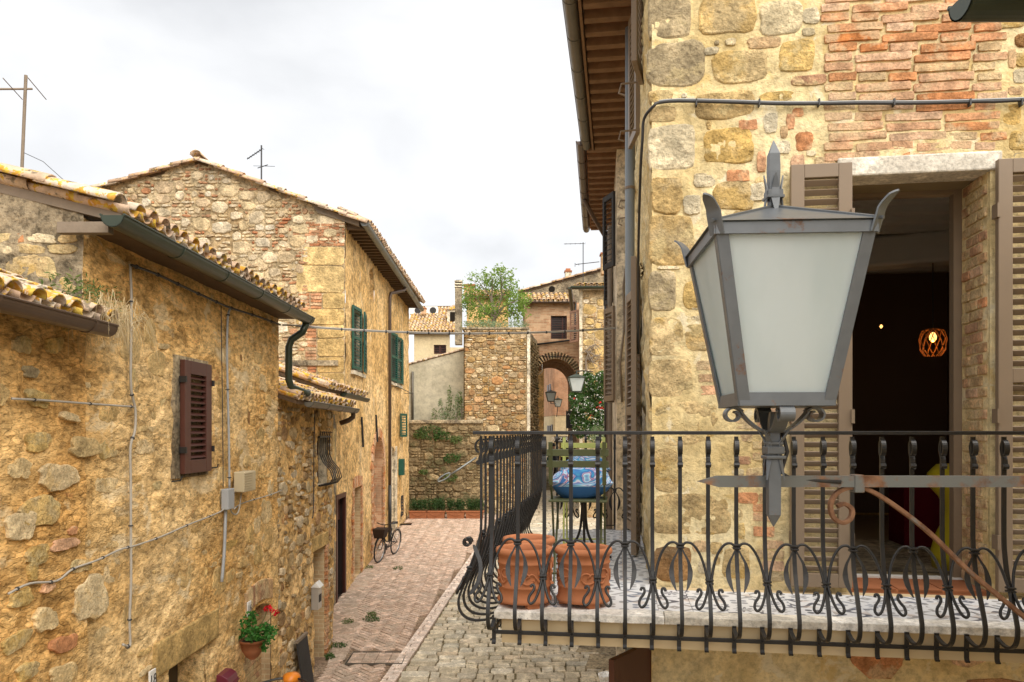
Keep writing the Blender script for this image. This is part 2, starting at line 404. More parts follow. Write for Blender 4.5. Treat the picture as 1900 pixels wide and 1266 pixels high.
def plaster(name, cols, sc_=1., bump=.8, spots=None, pit_dark=.5, stain=None, gr=.85, chips=0., st_=(1, 1, 1)):
    """rough lime render: cols = (dark, mid, light)"""
    q = N(name, .95, .1)
    if st_ != (1, 1, 1): q.pos = q.vec(st_)
    big = q.noise(.9 * sc_, 6, .6, dist=.4); mid = q.noise(5.5 * sc_, 6, .65); fine = q.noise(20 * sc_, 6, .72)
    c = q.ramp(big, [(.38, cols[0]), (.5, cols[1]), (.62, cols[2])])
    c = q.mix(c, q.ramp(mid, [(.36, .55), (.5, 1.), (.62, 1.3)]), gr, 'MULTIPLY')
    c = q.mix(c, q.ramp(fine, [(.38, .42), (.48, .95), (.6, 1.35)]), gr, 'MULTIPLY')
    if spots:
        for col_, s_, lo in spots: c = q.mix(c, col_, q.math('MULTIPLY', q.ramp(q.noise(s_, 5, .62, dist=.5), [(lo, 0), (lo + .05, 1)]), .7))
    ce = None
    if chips:                              # small rubble chips set in the render, each its own tone
        dn = q.n('ShaderNodeTexNoise'); dn.inputs['Scale'].default_value = 7; dn.inputs['Detail'].default_value = 3; q.ln(q.pos, dn.inputs['Vector'])
        va = q.n('ShaderNodeVectorMath', operation='MULTIPLY_ADD'); q.ln(dn.outputs['Color'], va.inputs[0]); va.inputs[1].default_value = (.1, .1, .1); q.ln(q.pos, va.inputs[2])
        vv = q.vec((1, 1, 1.5), va.outputs[0]); cm = q.ramp(q.noise(1.7, 4, .6), [(.42, 0), (.56, 1)])
        cv = q.ramp(q.vor(17 * sc_, vv, 'F1', 'Color'), [(.15, (.66, .60, .5)), (.5, (1., .98, .93)), (.85, (1.22, 1.18, 1.12))])
        c = q.mix(c, cv, q.math('MULTIPLY', cm, chips), 'MULTIPLY')
        ce = q.ramp(q.vor(17 * sc_, vv, 'DISTANCE_TO_EDGE'), [(.0, 0), (.09, 1)])
        c = q.mix(c, q.mix(c, .68, 1., 'MULTIPLY'), q.math('MULTIPLY', q.math('MULTIPLY', q.math('SUBTRACT', 1., ce), cm), chips))
    pt = q.ramp(q.vor(26 * sc_, q.vec((1, 1, 1.2))), [(.05, 0), (.3, 1)])
    c = q.mix(c, q.mix(c, .45, 1., 'MULTIPLY'), q.math('MULTIPLY', q.math('SUBTRACT', 1., pt), pit_dark))  # pits get a darker tone of the same render
    if stain:                              # damp streaks
        st = q.ramp(q.noise(2.2, 5, .6, q.vec((1, 1.6, .35))), [(.54, 0), (.64, 1)])
        c = q.mix(c, stain, q.math('MULTIPLY', st, .8))
    q.col(c)
    if ce is not None: q.bump(ce, .5 * chips, .018)
    q.bump(mid, bump, .05 / sc_); q.bump(fine, bump, .02 / sc_); q.bump(pt, bump * .5, .012 / sc_)
    return q.m
OCH = plaster('ochre_render', ((.70, .43, .165), (.79, .53, .235), (.84, .61, .315)), 1., .8, [((.82, .67, .43), 2.3, .58), ((.60, .30, .13), 4.2, .67), ((.52, .31, .11), 1.6, .64)], .4, None, .72, .8, (1, .55, 1.1))
OCHF = plaster('ochre_far_render', ((.60, .375, .145), (.72, .475, .205), (.78, .545, .27)), .6, .8, [((.58, .27, .12), .8, .66), ((.66, .53, .33), 1.4, .63)], .5)
OCHL = plaster('low_house_render', ((.60, .345, .12), (.74, .465, .185), (.82, .57, .27)), 1., .8, [((.80, .64, .40), 2.1, .6), ((.52, .25, .10), 4.2, .67), ((.42, .25, .09), 1.5, .62)], .4, None, .72, .9, (1, .55, 1.1))
GREYP = plaster('grey_render', ((.17, .135, .09), (.30, .245, .165), (.42, .34, .22)), 1., .8, [((.10, .085, .065), 1.7, .6)], .4)
MORT = plaster('sand_mortar', ((.64, .49, .235), (.725, .59, .325), (.77, .66, .41)), 1.1, .6, [((.63, .45, .18), 2.2, .6), ((.77, .69, .50), 4.5, .6)], .08, None, .4)
MORTF = plaster('pale_mortar', ((.38, .27, .145), (.47, .36, .21), (.54, .43, .27)), .8, .8, [((.45, .20, .10), 5., .62)], .4)
MORTD = plaster('earth_mortar', ((.13, .095, .05), (.22, .16, .085), (.32, .24, .135)), .8, .9, None, .5)
STUC = plaster('grey_stucco', ((.50, .46, .34), (.57, .52, .39), (.62, .58, .45)), .35, .1, [((.42, .39, .29), .6, .6)], .03, None, .3)
CREAM = plaster('cream_stucco', ((.62, .50, .30), (.70, .58, .36), (.74, .63, .42)), .4, .1, None, .03, None, .2)
WHITEP = plaster('pale_stucco', ((.55, .47, .34), (.63, .55, .41), (.68, .61, .48)), .5, .2, [((.45, .38, .28), 1.5, .62)], .1)
TAN = stonemat('tan_stone', [(.62, .455, .225), (.67, .51, .275), (.57, .405, .185), (.69, .53, .285)], 1., 1., (.60, .40, .13), smear=(.70, .56, .29))
GREY = stonemat('grey_stone', [(.48, .385, .235), (.53, .43, .27), (.44, .35, .21)], 1., 1., smear=(.60, .48, .26))
OCS = stonemat('ochre_stone', [(.64, .43, .15), (.69, .48, .18), (.61, .43, .19)], 1., 1., (.56, .44, .25), smear=(.70, .56, .29))
PALE = stonemat('pale_stone', [(.68, .58, .39), (.72, .64, .47), (.64, .53, .33)], 1., .9)
OCW = stonemat('bedded_stone', [(.70, .49, .215), (.77, .57, .29), (.64, .42, .165), (.80, .63, .37), (.72, .50, .21)], 1., 1., smear=(.74, .51, .23), pits=.4, vary=.25)
PALEW = stonemat('weathered_pale_stone', [(.76, .58, .33), (.80, .64, .39), (.73, .55, .29)], 1., 1., smear=(.76, .53, .24), vary=.2)
BRS = stonemat('brown_stone', [(.33, .175, .07), (.37, .21, .09)], 1., 1., (.20, .15, .09))
BRK = stonemat('red_brick', [(.56, .28, .145), (.52, .235, .10), (.60, .36, .21), (.55, .34, .21), (.47, .18, .06), (.60, .40, .26)], 1.6, .6, (.62, .45, .27), .3, .3)
BRKL = stonemat('flaked_brick', [(.57, .40, .22), (.53, .33, .18), (.60, .45, .26), (.47, .27, .16)], 1.6, .8, (.64, .50, .30), .4, .3, (.70, .56, .30))
# rubble seen from further off
RPALE = stonemat('rubble_pale', [(.66, .54, .36), (.60, .46, .28), (.70, .61, .46), (.57, .43, .245), (.63, .50, .30), (.53, .40, .25)], .7, .9)
RRED = stonemat('rubble_red', [(.46, .22, .11), (.52, .31, .18), (.42, .17, .08), (.50, .36, .22)], .8, .7, None, .3)
RBLOCK = stonemat('cut_block', [(.60, .42, .18), (.56, .385, .155), (.64, .465, .215)], .7, .9)
RWARM = stonemat('rubble_warm', [(.42, .27, .11), (.50, .37, .20), (.38, .22, .08), (.53, .42, .26), (.46, .24, .10), (.34, .24, .13)], .7, 1.)
MORTT = plaster('tower_mortar', ((.28, .20, .105), (.38, .28, .155), (.45, .35, .205)), .8, .9, None, .4)
RDARK = stonemat('rubble_mossy_shaded', [(.22, .16, .085), (.30, .225, .125), (.18, .135, .075), (.36, .27, .15)], .7, 1., (.11, .105, .05))  # moss on the garden wall; on the tower side, shade put into the colour
COB = stonemat('cobble', [(.53, .46, .335), (.59, .515, .385), (.47, .405, .295), (.66, .60, .48), (.55, .45, .32), (.49, .45, .36)], 1., .6, None, .3, .2)
PAV = stonemat('paving_brick', [(.57, .43, .335), (.52, .38, .29), (.61, .475, .385), (.56, .41, .31), (.48, .35, .265)], 1.2, .5, (.46, .37, .29), .25, .2)
BAND = stonemat('band_brick', [(.68, .56, .48), (.64, .52, .43), (.72, .61, .53)], 1.2, .4, None, .2, .15)
TRAV = stonemat('travertine', [(.64, .595, .51)], 1., .3, (.57, .52, .44), .3, .06)
def brickwall(name, c1, c2, mo, sc_, bw=.26, bh=.07):
    q = N(name, .92, .1); t = q.n('ShaderNodeTexBrick'); t.inputs['Scale'].default_value = 1; t.inputs['Brick Width'].default_value = bw; t.inputs['Row Height'].default_value = bh
    t.inputs['Mortar Size'].default_value = .008; t.inputs['Color1'].default_value = (*c1, 1); t.inputs['Color2'].default_value = (*c2, 1); t.inputs['Mortar'].default_value = (*mo, 1)
    cb = q.n('ShaderNodeSeparateXYZ'); q.ln(q.pos, cb.inputs[0]); xy = q.math('ADD', cb.outputs[0], q.math('MULTIPLY', cb.outputs[1], .9))
    cc = q.n('ShaderNodeCombineXYZ'); q.ln(xy, cc.inputs[0]); q.ln(cb.outputs[2], cc.inputs[1]); q.ln(cc.outputs[0], t.inputs['Vector'])
    c = q.mix(t.outputs['Color'], q.ramp(q.noise(1.6 * sc_, 6, .65), [(.3, .55), (.5, 1.), (.7, 1.3)]), .8, 'MULTIPLY')
    q.col(c); q.bump(t.outputs['Fac'], .5, -.006); q.bump(q.noise(20, 4), .5, .01); return q.m
BWALL = brickwall('brick_wall', (.46, .25, .14), (.60, .40, .25), (.56, .42, .27), 1.)
BWALL2 = brickwall('orange_brick_wall', (.52, .27, .15), (.57, .33, .20), (.55, .40, .28), 1.)
BJAMB = brickwall('jamb_brick', (.50, .34, .19), (.60, .44, .26), (.62, .50, .31), 1.5, .16, .07)
def tilemat(name, lich=.5, sc_=1.):
    q = N(name, .9, .1); r = q.rnd()
    c = q.ramp(r, [(.1, (.60, .40, .26)), (.35, (.68, .53, .40)), (.6, (.55, .35, .22)), (.85, (.70, .58, .45))])
    c = q.mix(c, q.ramp(q.noise(9 * sc_, 6, .65), [(.3, .5), (.5, 1.), (.7, 1.25)]), .8, 'MULTIPLY')
    a = q.ramp(q.noise(9. * sc_, 6, .62, dist=.3), [(.60 - lich * .17, 0), (.63 - lich * .17, 1)])
    c = q.mix(c, q.ramp(q.noise(17 * sc_, 3), [(.42, (.58, .27, .015)), (.58, (.66, .46, .05))]), q.math('MULTIPLY', a, .9))
    b = q.ramp(q.noise(7.7 * sc_, 5, .6, q.vec((1.1, .9, 1.3))), [(.57, 0), (.61, 1)])
    c = q.mix(c, (.10, .095, .065), q.math('MULTIPLY', b, .75))
    q.col(c); q.bump(q.noise(30 * sc_, 5, .65), .6, .012); q.bump(a, .3, .004); return q.m
TILE = tilemat('lichen_tile', .48); TILEP = tilemat('verge_tile', .12); TILEF = tilemat('far_tile', .5, .6)
# metals, paints, wood
IRON = simple('wrought_iron', (.034, .033, .033), .40, .5, .4, .35, 14, .15)
def lampmat():
    q = N('rusty_grey_iron', .5, .4, .25); r = q.ramp(q.noise(11, 6, .72), [(.6, 0), (.67, .7)])
    f = q.noise(25, 4); c = q.mix((.115, .127, .14), (.17, .182, .195), f); c = q.mix(c, q.ramp(f, [(.4, (.17, .075, .03)), (.6, (.25, .13, .06))]), r)
    q.col(c); q.rough(q.ramp(r, [(0, .42), (1, .9)])); q.bump(f, .25, .003); return q.m
LAMP = lampmat()
def rustmat(name='rusted_iron', lo=.48):
    q = N(name, .85, .2, .2); r = q.ramp(q.noise(9, 6, .68), [(lo, 0), (lo + .12, .9)]); f = q.noise(28, 4)
    q.col(q.mix((.18, .185, .175), q.ramp(f, [(.35, (.15, .065, .03)), (.65, (.31, .16, .085))]), r)); q.bump(f, .3, .003); return q.m
RUST = rustmat(); RUSTB = rustmat('brown_rust', .3)
COPG = simple('green_painted_gutter', (.045, .06, .042), .35, .5, .2, .4, 5, .1)
COPB = simple('brown_gutter', (.10, .065, .045), .35, .5, .2, .35, 5, .1)
ZINC = simple('zinc_gutter', (.23, .24, .23), .4, .5, .5, .3, 4, .1)
ZINCD = simple('weathered_gutter', (.17, .155, .125), .45, .4, .4, .35, 4, .1)
PIPEG = simple('grey_pipe', (.26, .29, .31), .5, .3, 0, .15, 4)
CAB = simple('pale_cable', (.42, .39, .34), .6, .3, 0, .3, 12)
CABD = simple('dark_cable', (.045, .045, .047), .5, .4, 0, .3, 12)
BOXB = simple('beige_plastic', (.52, .44, .29), .5, .3, 0, .15, 6)
BOXG = simple('grey_plastic', (.36, .38, .40), .5, .3, 0, .15, 6)
SHUT = simple('taupe_paint', (.235, .175, .12), .45, .35, 0, .12, 4)
SHUTR = simple('oxblood_paint', (.085, .030, .021), .4, .4, 0, .2, 6)
SHUTG = simple('green_paint', (.012, .085, .062), .4, .4, 0, .2, 6)
SHUTP = simple('old_rose_paint', (.38, .22, .15), .6, .3, 0, .2, 6)
WOOD = simple('old_wood', (.13, .085, .05), .8, .2, 0, .45, 10, .5)
WOODG = simple('grey_wood', (.25, .20, .15), .85, .2, 0, .4, 10, .5)
RAFT = simple('rafter_wood', (.27, .165, .095), .8, .2, 0, .45, 8, .5)
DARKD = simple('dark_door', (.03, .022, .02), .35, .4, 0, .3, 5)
BROWND = simple('brown_door', (.30, .235, .14), .7, .2, 0, .3, 5, .3)
ROOMW = simple('room_wall', (.17, .115, .075), .9, .1, 0, .12, 1.5)
DARKIN = simple('dark_interior', (.02, .016, .012), .9, .1)
FASC = simple('beige_fascia', (.62, .49, .30), .8, .2, 0, .1, 3, .15)
TERR = simple('terracotta', (.47, .18, .08), .75, .25, 0, .25, 7, .2)
TERRD = simple('old_terracotta', (.36, .14, .065), .8, .2, 0, .35, 9, .3)
SOIL = simple('soil', (.05, .035, .022), .95, .1)
MAROON = simple('maroon_metal', (.15, .022, .04), .35, .5, .1, .15, 5)
SILV = simple('silver_metal', (.55, .54, .52), .35, .5, .6, .15, 6)
BLACKM = simple('black_gloss', (.012, .012, .013), .25, .5, 0, .2, 5)
ORNG = simple('orange_paint', (.70, .22, .02), .35, .4, 0, .1, 5)
SLATE = simple('blackboard', (.045, .043, .042), .7, .2, 0, .4, 7)
OLIV = simple('olive_paint', (.065, .072, .026), .4, .4, 0, .12, 5)
LIME = simple('lime_paint', (.52, .56, .16), .4, .4, 0, .1, 5)
WHT = simple('white_paint', (.75, .74, .71), .6, .3, 0, .08, 5)
RUBBER = simple('rubber', (.018, .018, .018), .7, .3)
CHROME = simple('bicycle_steel', (.5, .5, .5), .25, .5, .9, .1)
BASKET = simple('wicker', (.04, .025, .017), .8, .2, 0, .4, 30, .4)
YEL = simple('yellow_plastic', (.68, .55, .03), .35, .4, 0, .05)
RED = simple('red_fabric', (.16, .006, .012), .8, .2)
def leafmat(name, a, b, tr=.25):
    q = N(name, .55, .3); r = q.rnd(); q.col(q.mix(a, b, r)); q.b.inputs['Transmission Weight'].default_value = 0
    tl = q.n('ShaderNodeBsdfTranslucent'); q.ln(q.mix(tuple(min(1, x * 1.6) for x in a), tuple(min(1, x * 1.6) for x in b), r), tl.inputs['Color'])
    ms = q.n('ShaderNodeMixShader'); ms.inputs[0].default_value = tr; o_ = q.t.nodes['Material Output']
    q.ln(q.b.outputs[0], ms.inputs[1]); q.ln(tl.outputs[0], ms.inputs[2]); q.ln(ms.outputs[0], o_.inputs['Surface']); return q.m
LEAF = leafmat('tree_leaf', (.13, .22, .035), (.26, .36, .08), .4)
LEAFD = leafmat('dark_leaf', (.035, .085, .02), (.08, .16, .035))
LEAFP = leafmat('pot_leaf', (.03, .12, .02), (.07, .23, .04))
HEDGE = leafmat('box_leaf', (.02, .055, .012), (.05, .10, .025), .15)
SAGE = leafmat('sage_leaf', (.16, .21, .10), (.27, .33, .18))
STRAW = leafmat('dry_grass', (.48, .37, .20), (.62, .52, .33))
GRASS = leafmat('weed_leaf', (.07, .12, .03), (.16, .21, .06))
FLW = simple('white_petal', (.80, .80, .74), .6, .2, 0, .05)
FLR = simple('red_petal', (.55, .01, .02), .6, .2, 0, .2)
def tile_floor():
    q = N('patterned_tile', .35, .4); tcn = q.n('ShaderNodeTexCoord'); s_ = q.n('ShaderNodeSeparateXYZ'); q.ln(tcn.outputs['Object'], s_.inputs[0])
    x, y = s_.outputs[0], s_.outputs[1]; oi = q.n('ShaderNodeObjectInfo').outputs['Random']
    ax, ay = q.math('ABSOLUTE', x), q.math('ABSOLUTE', y)
    r = q.math('SQRT', q.math('ADD', q.math('MULTIPLY', x, x), q.math('MULTIPLY', y, y)))
    p1 = q.math('SINE', q.math('ADD', q.math('MULTIPLY', r, 62.), q.math('MULTIPLY', q.math('SINE', q.math('MULTIPLY', q.math('ARCTAN2', y, x), 8.)), 1.4)))
    p2 = q.math('SINE', q.math('MULTIPLY', q.math('ADD', ax, ay), 60.))
    p3 = q.math('MULTIPLY', q.math('SINE', q.math('MULTIPLY', ax, 52.)), q.math('SINE', q.math('MULTIPLY', ay, 52.)))
    p4 = q.math('SINE', q.math('ADD', q.math('MULTIPLY', x, 42.), q.math('MULTIPLY', q.math('SINE', q.math('MULTIPLY', y, 36.)), 2.2)))
    st = lambda v, a: q.math('GREATER_THAN', v, a)
    pick = q.mix(q.mix(p1, p2, st(oi, .3)), q.mix(p3, p4, st(oi, .8)), st(oi, .55))
    d = q.ramp(pick, [(.48, 0), (.54, 1)])
    ink = q.ramp(q.math('FRACT', q.math('MULTIPLY', oi, 7.3)), [(.2, (.05, .06, .09)), (.5, (.16, .19, .26)), (.8, (.30, .29, .29))])
    c = q.mix((.74, .75, .77), ink, q.math('MULTIPLY', d, .9))
    c = q.mix(c, (.62, .52, .45), q.math('MULTIPLY', st(q.math('SUBTRACT', ax, ay), .045), q.math('MULTIPLY', st(oi, .7), .5)))
    q.col(c); return q.m
TILEFL = tile_floor()
def cushmat(name, o):
    q = N(name, .8, .2); v = q.vec((1, 1, 1)); a = q.noise(4.5, 1., .5, v, 2.6); s_ = q.math('FRACT', q.math('MULTIPLY', a, 4.))
    top = q.ramp(s_, [(.0, (.04, .12, .36)), (.2, (.07, .36, .55)), (.36, (.62, .60, .68)), (.42, (.14, .16, .42)), (.6, (.22, .50, .66)), (.74, (.60, .62, .70)), (.80, (.10, .16, .42)), (.86, (.45, .12, .12)), (.89, (.60, .58, .62)), (.92, (.05, .16, .40))])
    sp = q.n('ShaderNodeSeparateXYZ'); tcn = q.n('ShaderNodeTexCoord'); q.ln(tcn.outputs['Generated'], sp.inputs[0])
    up = q.math('GREATER_THAN', sp.outputs[2], o); q.col(q.mix((.035, .115, .27), top, up)); return q.m
CUSH = cushmat('paisley_cushion', .42); CUSH2 = cushmat('paisley_cushion_turquoise', .25)
def glassmat():
    q = N('frosted_glass', .3, .5); f = q.ramp(q.noise(3., 5, .6, q.vec((2.2, 2.2, .7))), [(.38, 0), (.62, 1)])
    q.col(q.mix((.80, .85, .85), (.93, .96, .96), f))
    tl = q.n('ShaderNodeBsdfTranslucent'); tl.inputs['Color'].default_value = (.86, .95, .97, 1); ms = q.n('ShaderNodeMixShader'); ms.inputs[0].default_value = .6
    q.ln(q.b.outputs[0], ms.inputs[1]); q.ln(tl.outputs[0], ms.inputs[2]); q.ln(ms.outputs[0], q.t.nodes['Material Output'].inputs['Surface']); return q.m
FROST = glassmat()
def emit(name, c, s_):
    q = N(name); q.b.inputs['Base Color'].default_value = (*c, 1); q.b.inputs['Emission Color'].default_value = (*c, 1); q.b.inputs['Emission Strength'].default_value = s_; return q.m
BULB = emit('warm_bulb', (1, .50, .13), 1.2); AMBER = emit('amber_glass', (.22, .065, .008), .03)
CEM = plaster('worn_cement', ((.40, .31, .235), (.48, .375, .29), (.54, .435, .345)), 1.2, .25, [((.34, .26, .19), 2.2, .58), ((.50, .34, .25), 3.1, .6)], .15, None, .5)
GROUND = plaster('packed_ground', ((.22, .17, .11), (.30, .24, .16), (.36, .29, .20)), .6, .4)
BED = plaster('joint_earth', ((.13, .11, .06), (.20, .16, .09), (.26, .21, .13)), 2., .4, [((.07, .10, .025), 1.2, .56)])
BEDP = plaster('joint_sand', ((.20, .135, .09), (.27, .19, .13), (.31, .23, .16)), 2., .4, [((.10, .12, .04), 1.1, .64)])
# ================================================================ ground, street
def sheet(name, xs, ys, zoff, mat):
    X, Y = np.meshgrid(np.array(xs, float), np.array(ys, float), indexing='ij'); Z = np.interp(Y, GY, GZ) + zoff
    idx = np.arange(X.size).reshape(X.shape); F_ = np.stack([idx[:-1, :-1], idx[1:, :-1], idx[1:, 1:], idx[:-1, 1:]], -1).reshape(-1, 4)
    return struct(npmesh(name, np.stack([X, Y, Z], -1).reshape(-1, 3), F_, mat, None))
sheet('ground', [-400, -40, -10, 0, 10, 40, 400], GY[:1] + list(np.linspace(0, 50, 26)) + [90, 600], -.06, GROUND)
bL0, bL1 = GP(703, 1266), GP(854, 1056); bR0, bR1 = GP(738, 1261), GP(845, 1097)
def lineX(a, b, y): return a.x + (b.x - a.x) * (y - a.y) / (b.y - a.y)
def bandL(y): return lineX(bL0, bL1, y)
def bandR(y): return lineX(bR0, bR1, y)
YN, YF = 9.6, 28.4
def strip_sheet(name, xl, xr, mat, zo, y0=YN, y1=YF):
    ys = np.linspace(y0, y1, 30); vs = []; fs = []
    for i, y in enumerate(ys):
        vs += [(xl(y), y, g(y) + zo), (xr(y), y, g(y) + zo)]
        if i: fs.append((2 * i - 2, 2 * i - 1, 2 * i + 1, 2 * i))
    return struct(MB().add(vs, fs).build(name, mat))
def leftline(y): return -3.3 + .0129 * y + .03 if y < 13.4 else -3.76 - .00909 * (y - 17) + .03
def rightline(y): return .9 + .14 * (y - 5.155) + (0 if y < 11.8 else -.25)
pavement = strip_sheet('pavement', lambda y: -4.2, lambda y: bandL(y) + .02, BEDP, -.02)
kerb_band = strip_sheet('kerb_band', lambda y: bandL(y), lambda y: bandR(y), BEDP, -.015)
road = strip_sheet('road', lambda y: bandR(y) - .02, lambda y: 5.5, BED, -.02, 5., 40.)
def gnorm(y): s_ = (g(y + .3) - g(y - .3)) / .6; return s_
def pavers(pieces, parent, mat, name, lim, h=.012, bev=.006):
    """pieces: (polygon of ground points) nearest first; the first lim are objects, the rest one part"""
    rest = MB()
    for i, poly in enumerate(pieces):
        c = Vector((sum(p[0] for p in poly) / len(poly), sum(p[1] for p in poly) / len(poly))); n = len(poly)
        dz = rng.uniform(-.004, .004); cz = g(c.y); sl = gnorm(c.y)
        vs = []
        for k, zz in ((1., -.02), (1., h * .5), (None, h)):
            for p in poly:
                dx, dy = p[0] - c.x, p[1] - c.y
                if k is None:
                    L = math.hypot(dx, dy); q = (L - bev) / L; dx *= q; dy *= q
                vs.append((dx, dy, zz + dz + sl * dy))
        fs = [tuple(2 * n + i_ for i_ in range(n))]
        for r in range(2): fs += [(r * n + i_, r * n + (i_ + 1) % n, r * n + n + (i_ + 1) % n, r * n + n + i_) for i_ in range(n)]
        if i < lim:
            MB().add(vs, fs).build(name, mat, parent, M=Matrix.Translation((c.x, c.y, cz)))
        else: rest.add([(v[0] + c.x, v[1] + c.y, v[2] + cz) for v in vs], fs)
    if rest.v: stuff(rest.build(name + 's_beyond', mat, parent))
# herringbone bricks
L_, W_ = .27, .09; J = .0085; pcs = []
ca, sa = math.cos(R(45)), math.sin(R(45)); o_ = Vector((-2.6, 14.))
def hb(x0, y0, x1, y1):
    q = [(x0 + J, y0 + J), (x1 - J, y0 + J), (x1 - J, y1 - J), (x0 + J, y1 - J)]
    q = [(o_.x + a * ca - b * sa, o_.y + a * sa + b * ca) for a, b in q]
    cx_ = sum(a for a, b in q) / 4; cy_ = sum(b for a, b in q) / 4
    if YN + .3 < cy_ < YF - .2 and leftline(cy_) + .02 < cx_ < bandL(cy_) - .06: pcs.append(q)
for j in range(-160, 200):
    for i in range(-30, 40):
        x = (j + 6 * i) * W_; y = j * W_
        if abs(x) + abs(y) > 26: continue
        hb(x, y, x + L_, y + W_); hb(x + L_, y - 2 * W_, x + L_ + W_, y + W_)
pcs = [p for p in pcs if not (GP(665, 1190).x < sum(a for a, b in p) / 4 < -1.75 and 12.35 < sum(b for a, b in p) / 4 < 13.05)]
vis = lambda p: ((sum(b for a, b in p) / 4 < 11.6), sum(b for a, b in p))
pcs.sort(key=vis); pavers(pcs, pavement, PAV, 'paving_brick', 300)
# pink brick band: bricks laid across
pcs = []; y = YN + .3
dirB = Vector((bL1.x - bL0.x, bL1.y - bL0.y)).normalized(); nB = Vector((dirB.y, -dirB.x))
while y < 26:
    x0 = bandL(y) + .012; wB = bandR(y) - bandL(y) - .02; d = .068
    cuts = [0, .5 if int(y * 100) % 2 else .36, 1] if rng.random() < .75 else [0, 1]
    for a, b in zip(cuts[:-1], cuts[1:]):
        pcs.append([(x0 + wB * a + J, y), (x0 + wB * b - J, y - .02), (x0 + wB * b - J + dirB.x * d, y - .02 + d), (x0 + wB * a + J + dirB.x * d, y + d)])
    y += d + .008
pcs.sort(key=vis); pavers(pcs, kerb_band, BAND, 'band_brick', 200, .016)
# cobbles
pcs = []; y = 9.9; rc = random.Random(5)
while y < 34:
    d = rc.uniform(.16, .27) * (1 if y < 24 else 1.5); x = bandR(y) + .015 + rc.random() * .02
    xr = min(rightline(y) + .1, 3.9)
    while x < xr:
        ww = rc.choice((.18, .24, .3, .36, .44)) * rc.uniform(.85, 1.15) * (1 if y < 24 else 1.5)
        if True:
            c = (x + ww / 2, y + d / 2 + .05 * math.sin(x * 2.1 + y)); pl = rectp(ww - .022, d - .022, rc, .012)
            pcs.append([(c[0] + a, c[1] + b) for a, b in pl])
        x += ww
    y += d
pcs.sort(key=lambda p: ((sum(b for a, b in p) / len(p) < 11.5) or sum(a for a, b in p) / len(p) > 1.6, sum(b for a, b in p))); pavers(pcs, road, COB, 'cobble', 300, .02, .014)
for k, pts in enumerate((((606, 1240), (640, 1225), (668, 1160), (660, 1110), (700, 1062), (688, 1048), (664, 1068), (640, 1108), (617, 1150)), ((690, 1040), (720, 1010), (745, 985), (742, 972), (724, 978), (700, 1022)))):
    q = [GP(*p) for p in pts]; c = sum(q, Vector()) / len(q); vs = []
    rk = random.Random(k)
    ring = [p for i in range(len(q)) for p in (q[i], (q[i] + q[(i + 1) % len(q)]) / 2 + Vector((rk.uniform(-.08, .08), rk.uniform(-.08, .08), 0)))]
    cp = MB().add([Vector((p.x, p.y, g(p.y) + .0125)) for p in ring] + [Vector((c.x, c.y, g(c.y) + .015))], [(i, (i + 1) % len(ring), len(ring)) for i in range(len(ring))]).build('cement_patch', CEM, pavement)
# inspection cover laid in the herringbone
ic = thing('inspection_cover', 'rectangular paved inspection cover with steel edge in the herringbone pavement', 'cover', (-2.2, 12.7, g(12.7)))
mb = MB()
fx0, fx1, fy0, fy1 = GP(665, 1190).x + .02, -1.8, 12.37, 13.03; zc = g(12.7)
for a, b, c, d in ((fx0, fx1, fy0, fy0 + .012), (fx0, fx1, fy1 - .012, fy1), (fx0, fx0 + .012, fy0 + .012, fy1 - .012), (fx1 - .012, fx1, fy0 + .012, fy1 - .012)): mb.box(((a + b) / 2, (c + d) / 2, zc), (b - a, d - c, .03))
mb.build('rim', ZINCD, ic)
y = fy0 + .02
while y < fy1 - .08:
    for k in range(4):
        a = fx0 + .02 + (fx1 - fx0 - .04) * k / 4
        MB().box((a + (fx1 - fx0 - .04) / 8, y + .035, zc - .003 + (y + .035 - 12.7) * .04), ((fx1 - fx0 - .04) / 4 - .01, .062, .022)).build('brick', PAV, ic)
    y += .07

